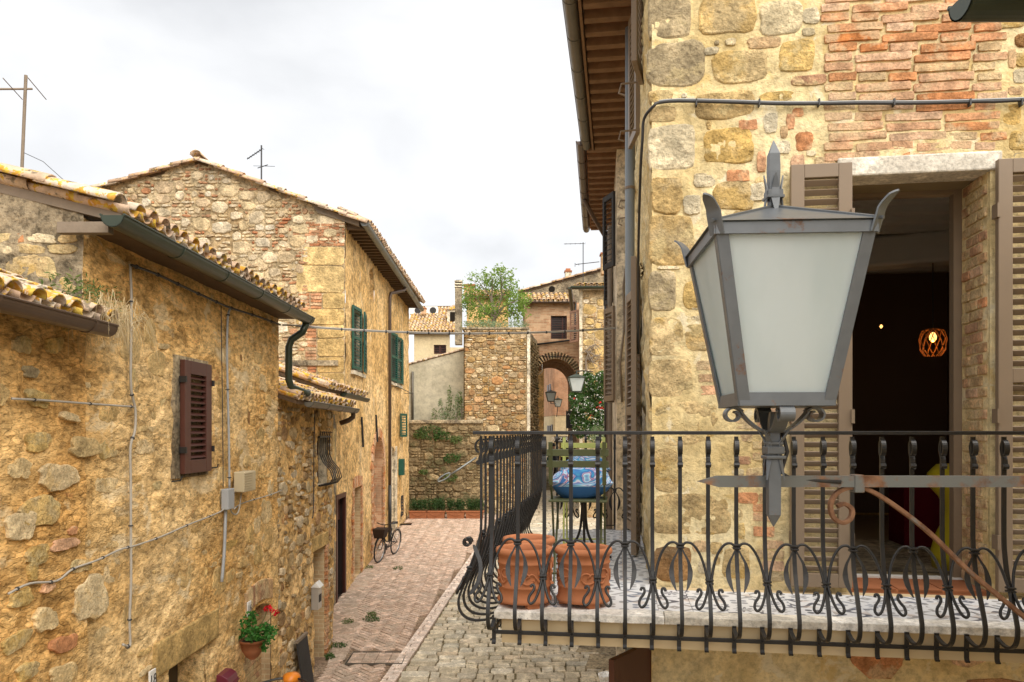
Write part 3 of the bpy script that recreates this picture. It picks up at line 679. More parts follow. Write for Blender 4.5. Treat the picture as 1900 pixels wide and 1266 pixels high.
# ================================================================ roof tiles, gutters
def tilemesh(name, L=.45, r0=.085, r1=.068, mat=None, n=7, th=.014, down=False):
    mb = MB(); vs = []; fs = []
    for (yy, r) in ((0, r0), (L, r1)):
        for rr in (r, r - th):
            for k in range(n + 1):
                a = math.pi * k / n; vs.append((rr * math.cos(a), yy, rr * math.sin(a) * .85 * (-1 if down else 1)))
    m = n + 1
    for k in range(n):
        fs.append((k, 2 * m + k, 2 * m + k + 1, k + 1)); fs.append((m + k, m + k + 1, 3 * m + k + 1, 3 * m + k))
        fs.append((k, k + 1, m + k + 1, m + k)); fs.append((2 * m + k, 3 * m + k, 3 * m + k + 1, 2 * m + k + 1))
    fs += [(0, m, 3 * m, 2 * m), (n, 2 * m + n, 3 * m + n, m + n)]
    mb.add(vs, fs); return mb.mesh(name, mat, True)
def tiled(parent, O, along, up, ncol, nrow, mat, pitch=.2, rowstep=.36, lim=300, rn=None, jit=.02, bed=True):
    """coppi: O eave corner, along = eave direction, up = up the slope (both unit)"""
    rn = rn or rng; A = Vector(along).normalized(); U_ = Vector(up).normalized(); Nn = A.cross(U_).normalized()
    if Nn.z < 0: Nn = -Nn
    tm = tilemesh('tile', mat=mat); rest = MB(); c = 0
    vsrc = [v.co.copy() for v in tm.vertices]; fsrc = [tuple(p.vertices) for p in tm.polygons]
    X = U_.cross(Nn)
    for r in range(nrow):
        for k in range(ncol):
            p = Vector(O) + A * ((k + .5) * pitch + rn.uniform(-jit, jit) * .4) + U_ * (r * rowstep - .05 + rn.uniform(-jit, jit)) + Nn * (.03 + .012 * rn.random())
            Rm = Matrix((X, U_, Nn)).transposed().to_4x4() @ Matrix.Rotation(rn.uniform(-.05, .05), 4, 'Z') @ Matrix.Rotation(-.03, 4, 'X')
            M = Matrix.Translation(p) @ Rm
            if c < lim: link('tile', tm, parent, M); c += 1
            else: rest.add([M @ v for v in vsrc], fsrc)
            pan = Matrix.Translation(p - A * pitch / 2 + Nn * .008) @ Rm @ Matrix.Scale(-1, 4, (0, 0, 1))
            rest.add([pan @ v for v in vsrc], [f[::-1] for f in fsrc])
    stuff(rest.build('channel_tiles', mat, parent, sm=True))
def roofslab(name, pts, th, mat, parent):
    return MB().prism(pts, (0, 0, -th)).build(name, mat, parent)
def gutter(name, a, b, r, mat, parent, cap0=True, cap1=False, th=.006, rings=.0):
    a, b = Vector(a), Vector(b); t = (b - a).normalized(); s_ = t.cross(Vector((0, 0, 1))).normalized(); up = s_.cross(t)
    n = 12; mb = MB(); vs = []; fs = []
    for p in (a, b):
        for rr in (r, r - th):
            for k in range(n + 1):
                w_ = math.pi + math.pi * k / n; vs.append(p + s_ * rr * math.cos(w_) + up * rr * math.sin(w_))
    m = n + 1
    for k in range(n):
        fs += [(k, k + 1, 2 * m + k + 1, 2 * m + k), (m + k, 3 * m + k, 3 * m + k + 1, m + k + 1), (k, m + k, m + k + 1, k + 1), (2 * m + k, 2 * m + k + 1, 3 * m + k + 1, 3 * m + k)]
    mb.add(vs, fs)
    for sd_ in (-1, 1): mb.tube([a + s_ * sd_ * r + up * .004, b + s_ * sd_ * r + up * .004], .009, 6)
    o = mb.build(name, mat, parent, sm=False)
    for cflag, p in ((cap0, a), (cap1, b)):
        if cflag:
            pts = [p + s_ * r * math.cos(math.pi + math.pi * k / n) + up * r * math.sin(math.pi + math.pi * k / n) for k in range(n + 1)]
            MB().prism(pts, t * (.006 if p is a else -.006)).build('end_cap', mat, o)
    L = (b - a).length; k = rings
    while rings and k < L:
        q = a + t * k
        MB().strip([q + s_ * (r + .003) * math.cos(math.pi + math.pi * i / n) + up * (r + .003) * math.sin(math.pi + math.pi * i / n) for i in range(n + 1)], t, .022, .006).build('joint_ring', mat, o)
        k += rings
    return o
def tubeobj(name, pts, r, mat, parent=None, n=8, label=None, cat=None, group=None):
    o = MB().tube(pts, r, n).build(name, mat, parent, sm=True)
    if label: tag(o, label, cat, group)
    return o
def louvre(fr, u0, u1, z0, z1, d, mat, parent, name='shutter', step=.055, mid=True, th=.035, stile=.07, rail=.09, slatmat=None, ang=-52, lab=None, sd_=.045):
    """louvred leaf lying in the frame at distance d; the slats are children"""
    mb = MB(); mb.fbox(fr, u0, u0 + stile, z0, z1, d, d + th); mb.fbox(fr, u1 - stile, u1, z0, z1, d, d + th)
    for zz in ([z0, z1 - rail] + ([(z0 + z1) / 2 - rail / 2] if mid else [])): mb.fbox(fr, u0 + stile, u1 - stile, zz, zz + rail, d + .001, d + th - .001)
    o = mb.build(name, mat, parent, bevel=.004)
    if lab: o['label'] = lab
    segs = [(z0 + rail, (z0 + z1) / 2 - rail / 2), ((z0 + z1) / 2 + rail / 2, z1 - rail)] if mid else [(z0 + rail, z1 - rail)]
    sw = abs(u1 - u0) - 2 * stile; me = MB().box((0, 0, 0), (sw + .004, sd_, .008), Matrix.Rotation(R(ang), 3, 'X')).mesh('slat', slatmat or mat)
    for a, b in segs:
        n = max(1, int((b - a) / step))
        for i in range(n):
            link('slat', me, o, fr.m((u0 + u1) / 2, a + (i + .5) * (b - a) / n, d + th / 2))
    return o
def rotfr(fr, u, d, ang):                 # a frame turned about a vertical hinge at (u, d); u starts at the hinge
    U_ = fr.U * math.cos(ang) + fr.N * math.sin(ang); N_ = fr.N * math.cos(ang) - fr.U * math.sin(ang)
    return Fr(fr.p(u, 0, d), U_, N_)
def leafmesh(mb, pts, size, rn, asp=.55, droop=0.):
    for p in pts:
        s_ = size * rn.uniform(.6, 1.3); d = Vector((rn.gauss(0, 1), rn.gauss(0, 1), rn.gauss(0, .8) - droop)).normalized(); e_ = d.orthogonal().normalized()
        e_ = (e_ * math.cos(6.28 * rn.random()) + d.cross(e_) * math.sin(6.28 * rn.random()))
        if e_.length < .1: e_ = d.orthogonal()
        e_.normalize(); e_ = (e_ - d * e_.dot(d)).normalized(); q = Vector(p); n_ = d.cross(e_) * s_ * .12
        mb.add([q, q + d * s_ * .5 + e_ * s_ * asp / 2 + n_, q + d * s_, q + d * s_ * .5 - e_ * s_ * asp / 2 + n_], [(0, 1, 2, 3)])
def ball(rn, c, r):
    while True:
        v = Vector((rn.uniform(-1, 1), rn.uniform(-1, 1), rn.uniform(-1, 1)))
        if v.length <= 1: break
    v = v.normalized() * v.length ** .5
    return Vector(c) + Vector((v.x * r[0], v.y * r[1], v.z * r[2]))

# ================================================================ left side: low house and long house
LW = Fr((-3.3, 0, 0), (.0129, 1, 0), (1, -.0129, 0))
def lw(x, y): return LW.px(x, y)
def lbump(amp, seed, f=9.):
    def fn(U, Z):
        n1 = fbm(U * f, Z * f, seed, 4, .65); return amp * np.where(n1 > 0, n1 * 1.2, n1 * 2.4)
    return fn
# --- low house nearest the camera
lowh = thing('low_house', 'low ochre stone house with brown gutter and lichened tile roof', 'house', (-3.3, 4., 0))
wl = wallgrid('wall', LW, 2.2, 5.68, 0, 5.0, .022, OCHL, lowh, (), None, .03, 2., 3, lbump(.022, 40, 6.))
wl.location = LW.N * .03
roof = roofslab('roof', [LW.p(2.2, 5.03, .27), LW.p(5.62, 5.03, .27), LW.p(5.62, 6.07, -2.6), LW.p(2.2, 6.07, -2.6)], .06, WOOD, lowh)
sl_ = Vector((-1, 0, .365)).normalized()
tiled(roof, LW.p(2.3, 5.05, .26), (0.0129, 1, 0), sl_, 16, 7, TILE, .205, .36, 120)
gutter('gutter', LW.p(2.3, 5.0, .33), LW.p(5.42, 5.0, .33), .075, COPB, lowh, True, True, rings=.95)
MB().fbox(LW, 2.2, 2.25, 0, 5.9, -2.6, -.02).fbox(LW, 2.2, 5.6, 0, 6.0, -2.65, -2.6).build('rear_wall', OCHL, lowh)
# --- long house
Y0, Y1 = 5.68, 10.22
longh = thing('long_house', 'long ochre rendered house with green gutter and oxblood shutter', 'house', (-3.25, 8, 0))
dH = (*[lw(313, 1240)[0], lw(381, 1195)[0]], .1, 2.03)
nH = (9.02, 9.93, .2, 2.06, 1.86)
wallgrid('wall', LW, Y0, Y1, 0, 5.86, .02, OCH, longh, [dH, nH], None, .03, 1.6, 8, lbump(.022, 60, 8.))
GE = Fr((-3.225, Y0 - .005, 0), (1, 0, 0), (0, -1, 0))
top_ge = lambda u: 5.93 - .25 * u
gw = wallgrid('gable_wall', GE, -4.2, 0, 3.5, 7.4, .03, GREYP, longh, (), top_ge, .02, 2., 15, lbump(.02, 70))
rs = random.Random(12)
pk = pack(2.2, 1.5, .08, [(5, 4, 14), (4, 3, 30), (3, 2, 40), (2, 2, 40)], rs, None)
lay(GE, pk, gw, rs, mats=lambda a, r: (TAN if r.random() < .75 else PALE) if a > .012 else (BRK if r.random() < .25 else None), t=.012, u0=-2.2, z0=4.3, skip=.42, n=12, irr=.07, d=-.008)
MB().fbox(LW, Y1 - .03, Y1, 0, 5.8, -3, -.05).fbox(LW, Y0, Y1, 0, 7., -4.3, -4.2).build('rear_wall', OCH, longh)
ze = 5.86
rl = roofslab('roof', [LW.p(Y0 - .02, ze + .02, .3), LW.p(Y1 + .05, ze + .02, .3), LW.p(Y1 + .05, ze + 1.15, -4.2), LW.p(Y0 - .02, ze + 1.15, -4.2)], .07, WOODG, longh)
sl2 = Vector((-1, 0, .25)).normalized()
tiled(rl, LW.p(Y0 + .02, ze + .045, .3), (.0129, 1, 0), sl2, 23, 4, TILE, .2, .38, 60)
tm = tilemesh('verge_tile', .62, .10, .085, TILE)
for i in range(7):
    p = LW.p(Y0 - .05, ze + .05 + .25 * (i * .52), .3 - i * .52); Nn = Vector((0.25, 0, 1)).normalized(); X = sl2.cross(Nn)
    link('verge_tile', tm, rl, Matrix.Translation(p + Nn * (.03 + .01 * (i % 2))) @ Matrix((X, sl2, Nn)).transposed().to_4x4())
MB().fbox(LW, Y0 + .02, Y1 + .03, ze - .09, ze - .055, -.03, .27).build('soffit_board', WOOD, rl)
MB().fbox(LW, Y0 - .13, Y0 - .06, ze - .15, ze - .07, -.12, .26).build('verge_beam', WOODG, rl)
gutter('gutter', LW.p(5.42, 5.8, .36), LW.p(10.42, 5.8, .36), .085, COPG, longh, True, True, rings=.98)
dp = [LW.p(10.3, 5.72, .36), LW.p(10.32, 5.6, .3), LW.p(10.3, 5.5, .16), LW.p(10.3, 5.4, .12), LW.p(10.3, 4.95, .12), LW.p(10.34, 4.85, .14), LW.p(10.5, 4.79, .26), LW.p(10.6, 4.78, .3)]
tubeobj('downpipe', dp, .05, COPG, longh, 10)
# oxblood shutter
u0, z1 = lw(328, 667); u1, _ = lw(379, 676); _, z0 = lw(328, 880)
ws = MB().fbox(LW, u0 - .09, u1 + .05, z0 - .04, z1 + .04, -.03, .022).build('window_surround', GREYP, longh)
louvre(LW, u0, u1, z0, z1, .03, SHUTR, longh, 'shutter', .056, False, .05, .13, .13, lab='oxblood louvred shutter, closed')
for zz in (z0 + .2, z1 - .22):
    for uu in (u0 - .02, u1): MB().fbox(LW, uu, uu + .025, zz, zz + .06, .03, .1).build('hinge', IRON, longh)
for pts in ((LW.p(u0 - .15, z0 - .06, .02), LW.p(u0 - .1, z0 - .055, .08), LW.p(u0 - .06, z0 - .02, .08)), (LW.p(u1 + .1, z0 + .02, .02), LW.p(u1 + .14, z0 + .03, .08), LW.p(u1 + .16, z0 + .06, .08))): MB().tube(pts, .008, 5).build('shutter_hook', IRON, longh)
# doorway with sandstone lintel, walled-up doorway with brick arch
reveal('door_reveal', LW, dH, .35, OCH, longh)
MB().fbox(LW, lw(285, 1198)[0], lw(401, 1130)[0], 2.035, 2.34, -.3, .035).build('lintel', RBLOCK, longh, bevel=.012)
dd = MB().fbox(LW, dH[0], dH[1], .1, 2.03, -.33, -.29).build('door', DARKD, longh)
MB().fbox(LW, dH[0] + .26, dH[0] + .33, .1, 2.03, -.289, -.25).build('door_stile', SHUTR, dd)
for i in range(8): MB().tube([LW.p(dH[0] + .02 + .03 * i, 1.2 + .05 * i, -.28), LW.p(dH[0] + .05 + .025 * i, 1.95, -.28)], .006, 5).build('grille_bar', IRON, dd)
reveal('niche_reveal', LW, nH, .14, BJAMB, longh)
rb = random.Random(3); bk = MB().fbox(LW, nH[0], nH[1], .2, 2.05, -.2, -.14).build('walled_up_doorway', MORTF, longh)
zz = .25
while zz < 2.0:
    uu = nH[0] + rb.uniform(-.2, 0)
    while uu < nH[1]:
        l = .27; a, b = max(uu, nH[0] + .01), min(uu + l - .012, nH[1] - .01)
        if b - a > .05: MB().fbox(LW, a, b, zz, zz + .062, -.142, -.122 + rb.uniform(-.004, .004)).build('brick', BRKL, bk)
        uu += l
    zz += .074
for i in range(13):                         # brick arch above it, bricks on end
    a = nH[0] - .02 + (nH[1] - nH[0] + .04) * i / 13; h = 2.06 + .07 * math.sin(math.pi * (i + .5) / 13) - .06
    MB().fbox(LW, a, a + .066, h + .05, h + .30, -.05, .022).build('arch_brick', BRKL, longh)
# single stones showing through the render
rs = random.Random(21)
wp = [(65, 950, 95, 60, OCS), (160, 1110, 75, 90, PALEW), (100, 885, 85, 55, PALEW), (30, 975, 60, 70, PALEW), (165, 985, 40, 70, PALEW), (210, 1060, 40, 55, PALEW), (60, 740, 50, 40, OCS), (150, 830, 70, 40, TAN),
      (165, 660, 60, 60, OCS), (165, 725, 40, 45, PALEW), (215, 715, 40, 45, OCS), (205, 830, 50, 50, OCS), (250, 705, 30, 50, TAN), (300, 760, 40, 60, TAN), (110, 1010, 60, 26, BRK), (125, 985, 20, 16, BRK), (75, 1150, 50, 50, PALEW),
      (110, 1195, 55, 36, BRK), (80, 1090, 24, 20, BRK), (50, 1060, 20, 40, OCS), (175, 1085, 18, 40, OCS), (430, 675, 18, 34, BRS), (450, 670, 15, 26, BRS), (470, 720, 18, 40, OCS), (440, 735, 14, 34, OCS), (458, 770, 18, 46, BRS),
      (420, 700, 14, 22, BRS), (425, 820, 20, 46, OCS), (445, 825, 18, 40, OCS), (485, 810, 16, 40, OCS), (385, 760, 18, 40, OCS), (510, 690, 14, 40, BRS), (505, 640, 14, 30, OCS), (350, 1120, 24, 18, BRK), (300, 1000, 20, 16, BRK),
      (245, 940, 36, 26, OCS), (255, 1010, 26, 18, BRK), (340, 940, 30, 24, PALEW), (90, 640, 40, 34, OCS), (30, 640, 40, 40, TAN), (45, 690, 36, 26, GREY), (110, 600, 26, 30, TAN), (20, 1190, 60, 40, OCS), (200, 900, 50, 36, PALEW),
      (270, 830, 40, 36, PALEW), (60, 820, 60, 40, OCS), (25, 870, 50, 44, PALEW), (60, 1030, 50, 40, OCS), (30, 1110, 50, 36, OCS), (140, 1050, 44, 30, TAN), (110, 1250, 60, 40, PALEW), (40, 1245, 50, 36, OCS), (190, 1180, 40, 36, PALEW), (215, 1230, 40, 44, OCS), (430, 1010, 26, 20, OCS), (455, 960, 24, 34, OCS), (480, 1030, 20, 40, OCS), (300, 900, 30, 22, TAN), (375, 1000, 28, 22, PALEW), (285, 1100, 30, 26, PALEW)]
pl = []
wlong = [o for o in longh.children if o.name.startswith('wall')][0]
for (x, y, a, b, m) in wp:
    u, z = lw(x, y); ua, _ = lw(x - a / 2, y); ub, _ = lw(x + a / 2, y); hh = abs(lw(x, y - b / 2)[1] - lw(x, y + b / 2)[1])
    pl.append((u, z, abs(ub - ua) * .85, hh * .85, m))
lay(LW, [p for p in pl if p[0] > Y0 + .05], wlong, rs, t=.012, irr=.12, n=12, joint=0, ex=3., d=-.016)
lay(LW, [p for p in pl if p[0] <= Y0 + .05], wl, rs, t=.012, irr=.12, n=12, joint=0, ex=3., d=.010)
rs = random.Random(23)
def bedded(u0_, u1_, z0_, z1_, par, d):
    pk_ = pack(u1_ - u0_, z1_ - z0_, .085, [(5, 4, 30), (4, 3, 90), (3, 3, 90), (4, 2, 90), (3, 2, 250)], rs)
    keep = []
    for q in pk_:
        if q[2] * q[3] < .02: continue
        a, b = q[0] + u0_, q[1] + z0_
        if any(abs(a - p[0]) < (p[2] + q[2]) * .48 and abs(b - p[1]) < (p[3] + q[3]) * .48 for p in pl): continue
        if any(h0[0] - .15 - q[2] / 2 < a < h0[1] + .15 + q[2] / 2 and b - q[3] / 2 < h0[3] + .4 and b + q[3] / 2 > h0[2] - .1 for h0 in (dH, nH, (u_s0, u_s1, z_s0, z_s1))): continue
        keep.append((a, b, q[2], q[3], OCW))
    lay(LW, keep, par, rs, t=.012, irr=.09, n=12, joint=.03, ex=3.4, d=d, skip=.3)
u_s0, u_s1, z_s0, z_s1 = lw(328, 667)[0], lw(379, 676)[0], lw(328, 880)[1], lw(328, 667)[1] - .4
bedded(Y0 + .05, Y1 - .1, .4, 5.3, wlong, -.009); bedded(4.2, Y0 - .05, .4, 4.9, wl, .02)
# --- lean-to at the end of the long house
LA = Fr((-3.34, 0, 0), (.0129, 1, 0), (1, -.0129, 0))
lean = thing('lean_to_house', 'narrow stone annexe with belly-barred window and lichened roof', 'house', (-3.2, 11.8, .4))
wA = (12.35, 12.95, 3.36, 4.16); dA = (12.12, 12.8, .38, 2.32)
ma = lambda a, r: (RPALE if r.random() < .45 else RWARM) if a > .006 else None
wa = wallgrid('wall', LA, Y1, 13.4, .2, 4.7, .03, OCHF, lean, [wA, dA], None, .03, 3., 33, lbump(.03, 90))
rs = random.Random(31)
msk = lambda u, z: not (wA[0] - .1 < u + Y1 < wA[1] + .1 and wA[2] - .1 < z + .4 < wA[3] + .1) and not (dA[0] - .12 < u + Y1 < dA[1] + .14 and z + .4 < dA[3] + .25)
lay(LA, pack(3.1, 4.2, .07, [(5, 3, 60), (4, 2, 160), (3, 3, 60), (3, 2, 200), (2, 2, 200)], rs, msk), wa, rs, mats=ma, t=.025, u0=Y1, z0=.4, skip=.25, irr=.1, n=8, limit=220, d=-.005)
MB().fbox(LA, 13.37, 13.4, .2, 4.68, -.6, -.03).build('end_wall', OCHF, lean)
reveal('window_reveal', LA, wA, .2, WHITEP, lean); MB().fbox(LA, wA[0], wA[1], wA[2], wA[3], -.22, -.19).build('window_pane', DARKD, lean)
MB().fbox(LA, wA[0], wA[0] + .05, wA[2], wA[3], -.19, -.15).fbox(LA, wA[1] - .05, wA[1], wA[2], wA[3], -.19, -.15).fbox(LA, wA[0] + .05, wA[1] - .05, wA[2], wA[2] + .06, -.19, -.15).build('window_frame', SHUTR, lean)
gr_ = MB().fbox(LA, wA[0] - .04, wA[1] + .04, wA[3] - .02, wA[3] + .01, .02, .05).fbox(LA, wA[0] - .04, wA[1] + .04, wA[2] - .02, wA[2] + .01, .02, .05).build('window_grille', IRON, lean)
for i in range(6):
    u = wA[0] + (wA[1] - wA[0]) * i / 5; pr = [(wA[3] + .06, .09), (wA[3] + .08, .05), (wA[3], .04), (wA[3] - .3, .04), (wA[3] - .42, .09), (wA[3] - .56, .21), (wA[3] - .7, .25), (wA[3] - .79, .18), (wA[3] - .81, .04)]
    tubeobj('grille_bar', [LA.p(u, z, d) for z, d in pr], .009, IRON, gr_, 6)
reveal('door_reveal', LA, dA, .3, BJAMB, lean); MB().fbox(LA, dA[0], dA[1], dA[2], dA[3], -.3, -.26).build('door', BROWND, lean)
MB().fbox(LA, dA[0] - .12, dA[1] + .14, dA[3], dA[3] + .22, -.1, .03).build('lintel', RBLOCK, lean, bevel=.01)
zz = dA[2] + .1
while zz < dA[3] - .05:
    MB().fbox(LA, dA[1] + .01, dA[1] + rs.uniform(.1, .2), zz, zz + .055, -.05, .028).build('jamb_brick', BRK, lean); zz += .066
rA = roofslab('roof', [LA.p(Y1 + .02, 4.68, .28), LA.p(13.5, 4.68, .28), LA.p(13.5, 5.5, -2.2), LA.p(Y1 + .02, 5.5, -2.2)], .06, WOOD, lean)
sl3 = Vector((-1, 0, .33)).normalized()
tiled(rA, LA.p(Y1 + .05, 4.71, .28), (.0129, 1, 0), sl3, 17, 7, TILE, .2, .36, 120)
gutter('gutter', LA.p(10.62, 4.66, .34), LA.p(13.62, 4.64, .34), .075, ZINCD, lean, True, True, rings=.9)
tubeobj('spout', [LA.p(13.45, 4.58, .34), LA.p(13.47, 4.5, .33), LA.p(13.47, 4.44, .25), LA.p(13.47, 4.39, .1)], .045, COPB, lean, 10)
# --- tall house: wall B and the long street side share one plane
BW = Fr((-3.76 + .00909 * 17, 0, 0), (-.00909, 1, 0), (1, .00909, 0))
tall = thing('tall_house', 'tall gabled stone house with green shutters and arched brick doorway', 'house', (-3.8, 22, .8))
ZE = 9.02
w1 = (17.75, 19.1, 5.68, 7.2); w2 = (23.6, 26.0, 5.8, 7.35); nA = (20.0, 20.75, 8.05 - .25, 8.65, 8.3); aD = (20.55, 22.35, .8, 4.08, 3.2)
d2 = (16.12, 16.9, .6, 2.78); d3 = (17.95, 18.85, .68, 2.88); d4 = (23.75, 24.7, .9, 3.75, 3.3)
tw = wallgrid('wall', BW, 13.4, 28.3, .3, ZE, .06, OCHF, tall, [w1, w2, nA, aD, d2, d3, d4], lambda u: ZE if u > 17 else 5.05, .03, 1.2, 51, lbump(.03, 110, 4.))
GB = Fr((-3.76, 17., 0), (1, .00909, 0), (.00909, -1, 0))
RX = -3.28; PK = 10.27; top_g = lambda u: (9.11 + (PK + .06 - 9.11) * (-u / 3.28)) if u > RX else PK + .06 + .29 * (u - RX)
gw = wallgrid('gable_wall', GB, -6.9, 0, 3.8, 10.65, .06, MORTF, tall, (), top_g, .02, 2., 77)
rs = random.Random(41)
u_l, z_l = GB.px(150, 350)
inr = lambda u, z: (z + 4.4 < top_g(u - 6.9) - .1) and not (u > 6.1 and z + 4.4 < 8.45)
def gm(a, r):
    q = r.random()
    if a > .05: return RPALE
    if a > .013: return RPALE if q < .84 else RRED
    return RRED if q < .42 else (RPALE if q < .68 else None)
lay(GB, pack(6.9, 6.3, .075, [(8, 5, 10), (7, 4, 16), (6, 4, 30), (5, 4, 60), (5, 3, 110), (4, 3, 200), (3, 3, 160), (4, 2, 120), (3, 2, 400), (2, 2, 300)], rs, inr), gw, rs, mats=gm, t=.03, u0=-6.9, z0=4.4, irr=.09, n=9, joint=.016, limit=300, small=.1)
# cut quoins and brick courses at the corner
zq = 4.6; i = 0
while zq < 8.4:
    hq = rs.choice((.3, .42, .62, .36)); wq = rs.choice((.5, .95, 1.1, .4, .62))
    lay(GB, [(-wq / 2 - .01, zq + hq / 2, wq, hq, RBLOCK)], gw, rs, 'quoin', t=.022, irr=.015, n=12, joint=.016, ex=9)
    u = -wq - .02
    while u > -.8:
        z = zq
        while z < zq + hq - .04: lay(GB, [(u - .13, z + .035, .26, .07, RRED)], gw, rs, 'brick', t=.018, irr=.03, n=8, joint=.012, ex=6); z += .072
        u -= .27
    zq += hq; i += 1
z = 8.45
while z < 8.95:
    for k in range(3): lay(GB, [(-.14 - .27 * k - .1 * (i % 2), z, .26, .07, RRED)], gw, rs, 'brick', t=.018, irr=.03, n=8, joint=.012, ex=6)
    z += .073; i += 1
# roof of the tall house
rt = roofslab('roof', [GB.p(.45, 8.94, .0), GB.p(RX, PK + .06, .0), GB.p(RX, PK + .06, -11.4), GB.p(.45, 8.94, -11.4)], .07, WOOD, tall)
roofslab('rear_roof', [GB.p(RX, PK + .06, .0), GB.p(-6.95, PK - 1.0, .0), GB.p(-6.95, PK - 1.0, -11.4), GB.p(RX, PK + .06, -11.4)], .07, WOOD, tall)
vt = tilemesh('verge_tile', .66, .13, .11, TILEP, 6)
for (a, b, za, zb, n) in ((.42, RX, 8.90, PK + .02, 8), (-6.95, RX, PK - 1.04, PK + .02, 8)):
    A, B = GB.p(a, za, .08), GB.p(b, zb, .08); t_ = (B - A).normalized(); X = t_.cross(Vector((0, 0, 1))).normalized(); Nn = X.cross(t_)
    for i in range(n):
        link('verge_tile', vt, rt, Matrix.Translation(A + (B - A) * (i / n) - t_ * .1 + Nn * (.035 * (i % 2) * 0 + .02)) @ Matrix((X, t_, Nn)).transposed().to_4x4() @ Matrix.Rotation(-.05, 4, 'X'))
link('ridge_tile', vt, rt, Matrix.Translation(GB.p(RX, PK + .13, .2)) @ Matrix.Rotation(0, 4, 'Z'))
MB().add([GB.p(.32, 8.86, .05), GB.p(.32, 8.97, .05), GB.p(-.75, 9.34, .05), GB.p(-.6, 9.15, .05), GB.p(.32, 8.86, -.2), GB.p(.32, 8.97, -.2), GB.p(-.75, 9.34, -.2), GB.p(-.6, 9.15, -.2)], [(0, 3, 2, 1), (4, 5, 6, 7), (0, 1, 5, 4), (1, 2, 6, 5), (2, 3, 7, 6), (3, 0, 4, 7)]).build('barge_board', WOODG, rt)
tiled(rt, GB.p(.46, 9.02, -.3), (0, 1, 0), Vector((-1, 0, .5)).normalized(), 55, 2, TILEP, .2, .38, 55)
for i in range(36): MB().fbox(BW, 17.1 + i * .31, 17.2 + i * .31, ZE - .2, ZE - .1, -.05, .4).build('rafter', WOOD, rt)
gutter('gutter', BW.p(16.9, 8.92, .45), BW.p(28.6, 8.86, .45), .085, ZINC, tall, True, True, rings=1.1)
MB().fbox(BW, 28.27, 28.3, .3, ZE, -6.5, -.03).fbox(BW, 17., 28.3, .3, 9.4, -6.9, -6.85).build('rear_wall', OCHF, tall)
pu = 23.0
tubeobj('downpipe', [BW.p(24., 8.85, .45), BW.p(23.9, 8.7, .4), BW.p(pu, 8.45, .12), BW.p(pu, 8.3, .09), BW.p(pu, 2.6, .09)], .05, COPB, tall, 10)
tubeobj('downpipe_foot', [BW.p(pu, 2.6, .09), BW.p(pu, g(pu), .09)], .056, IRON, tall, 10)
# openings of the tall house
for h, m, dm in ((nA, 'niche', BROWND), (aD, 'arched_doorway', None), (d2, 'dark_door', DARKD), (d3, 'plain_door', BROWND), (d4, 'pale_doorway', CREAM)):
    reveal(m + '_reveal', BW, h, .25, {'arched_doorway': BWALL, 'pale_doorway': WHITEP, 'plain_door': BJAMB, 'dark_door': DARKD}.get(m, OCHF), tall)
    o = MB().fbox(BW, h[0] - .04, h[1] + .04, h[2], h[3] + .04, -.3, -.24).build(m, dm or BWALL, tall)
    if m == 'arched_doorway':
        z = 1.0
        while z < 4.0:
            for k in range(7):
                u = h[0] + k * .27 - .1 * (int(z * 20) % 2)
                if h[0] < u and u + .26 < h[1]: MB().fbox(BW, u, u + .25, z, z + .06, -.25, -.225).build('brick', RRED, o)
            z += .075
    if m == 'dark_door':
        MB().fbox(BW, h[0], h[1], h[3] - .5, h[3], -.24, -.1).build('transom_panel', SHUTR, o)
for i in range(15):                         # brick ring of the arched doorway
    a = math.pi * (i + .5) / 15; c_, s_ = math.cos(a), math.sin(a)
    q = MB(); rin = .9; m_u = (aD[0] + aD[1]) / 2
    pts = [BW.p(m_u + c_ * r * 1. + s_ * t * .085, 3.2 + s_ * r * .98 - c_ * t * .085, -.05) for r, t in ((.91, -1), (1.16, -1.15), (1.16, 1.15), (.91, 1))]
    q.prism(pts, BW.N * .08).build('arch_brick', BRK, tall)
z = .95
while z < 3.15:
    for s_ in (0, 1):
        l = rs.uniform(.13, .26); a = aD[0] - l if s_ == 0 else aD[1]
        MB().fbox(BW, a, a + l, z, z + .062, -.06, .026).build('jamb_brick', BRK, tall)
    z += .075
for d_ in (d3,):
    z = .75
    while z < 2.9:
        for a, l in ((d_[0] - rs.uniform(.12, .22), 0), (d_[1] + .005, rs.uniform(.12, .22))):
            MB().fbox(BW, a, (d_[0] - .005) if l == 0 else a + l, z, z + .062, -.06, .028).build('jamb_brick', BRK, tall)
        z += .075
    for i in range(12): MB().fbox(BW, d_[0] - .1 + i * .092, d_[0] - .02 + i * .092, 2.9, 3.12 + .04 * math.sin(i / 11 * 3.14), -.06, .03).build('lintel_brick', BRK, tall)
mb = MB(); mb.fbox(BW, d4[0] - .25, d4[0], .9, 3.75, -.05, .04).fbox(BW, d4[1], d4[1] + .25, .9, 3.75, -.05, .04); mb.build('pale_door_frame', WHITEP, tall)
MB().fbox(BW, d2[0] - .1, d2[0], .6, d2[3] + .1, -.05, .03).fbox(BW, d2[1], d2[1] + .1, .6, d2[3] + .1, -.05, .03).fbox(BW, d2[0], d2[1], d2[3], d2[3] + .1, -.05, .03).build('dark_door_frame', SHUTR, tall)
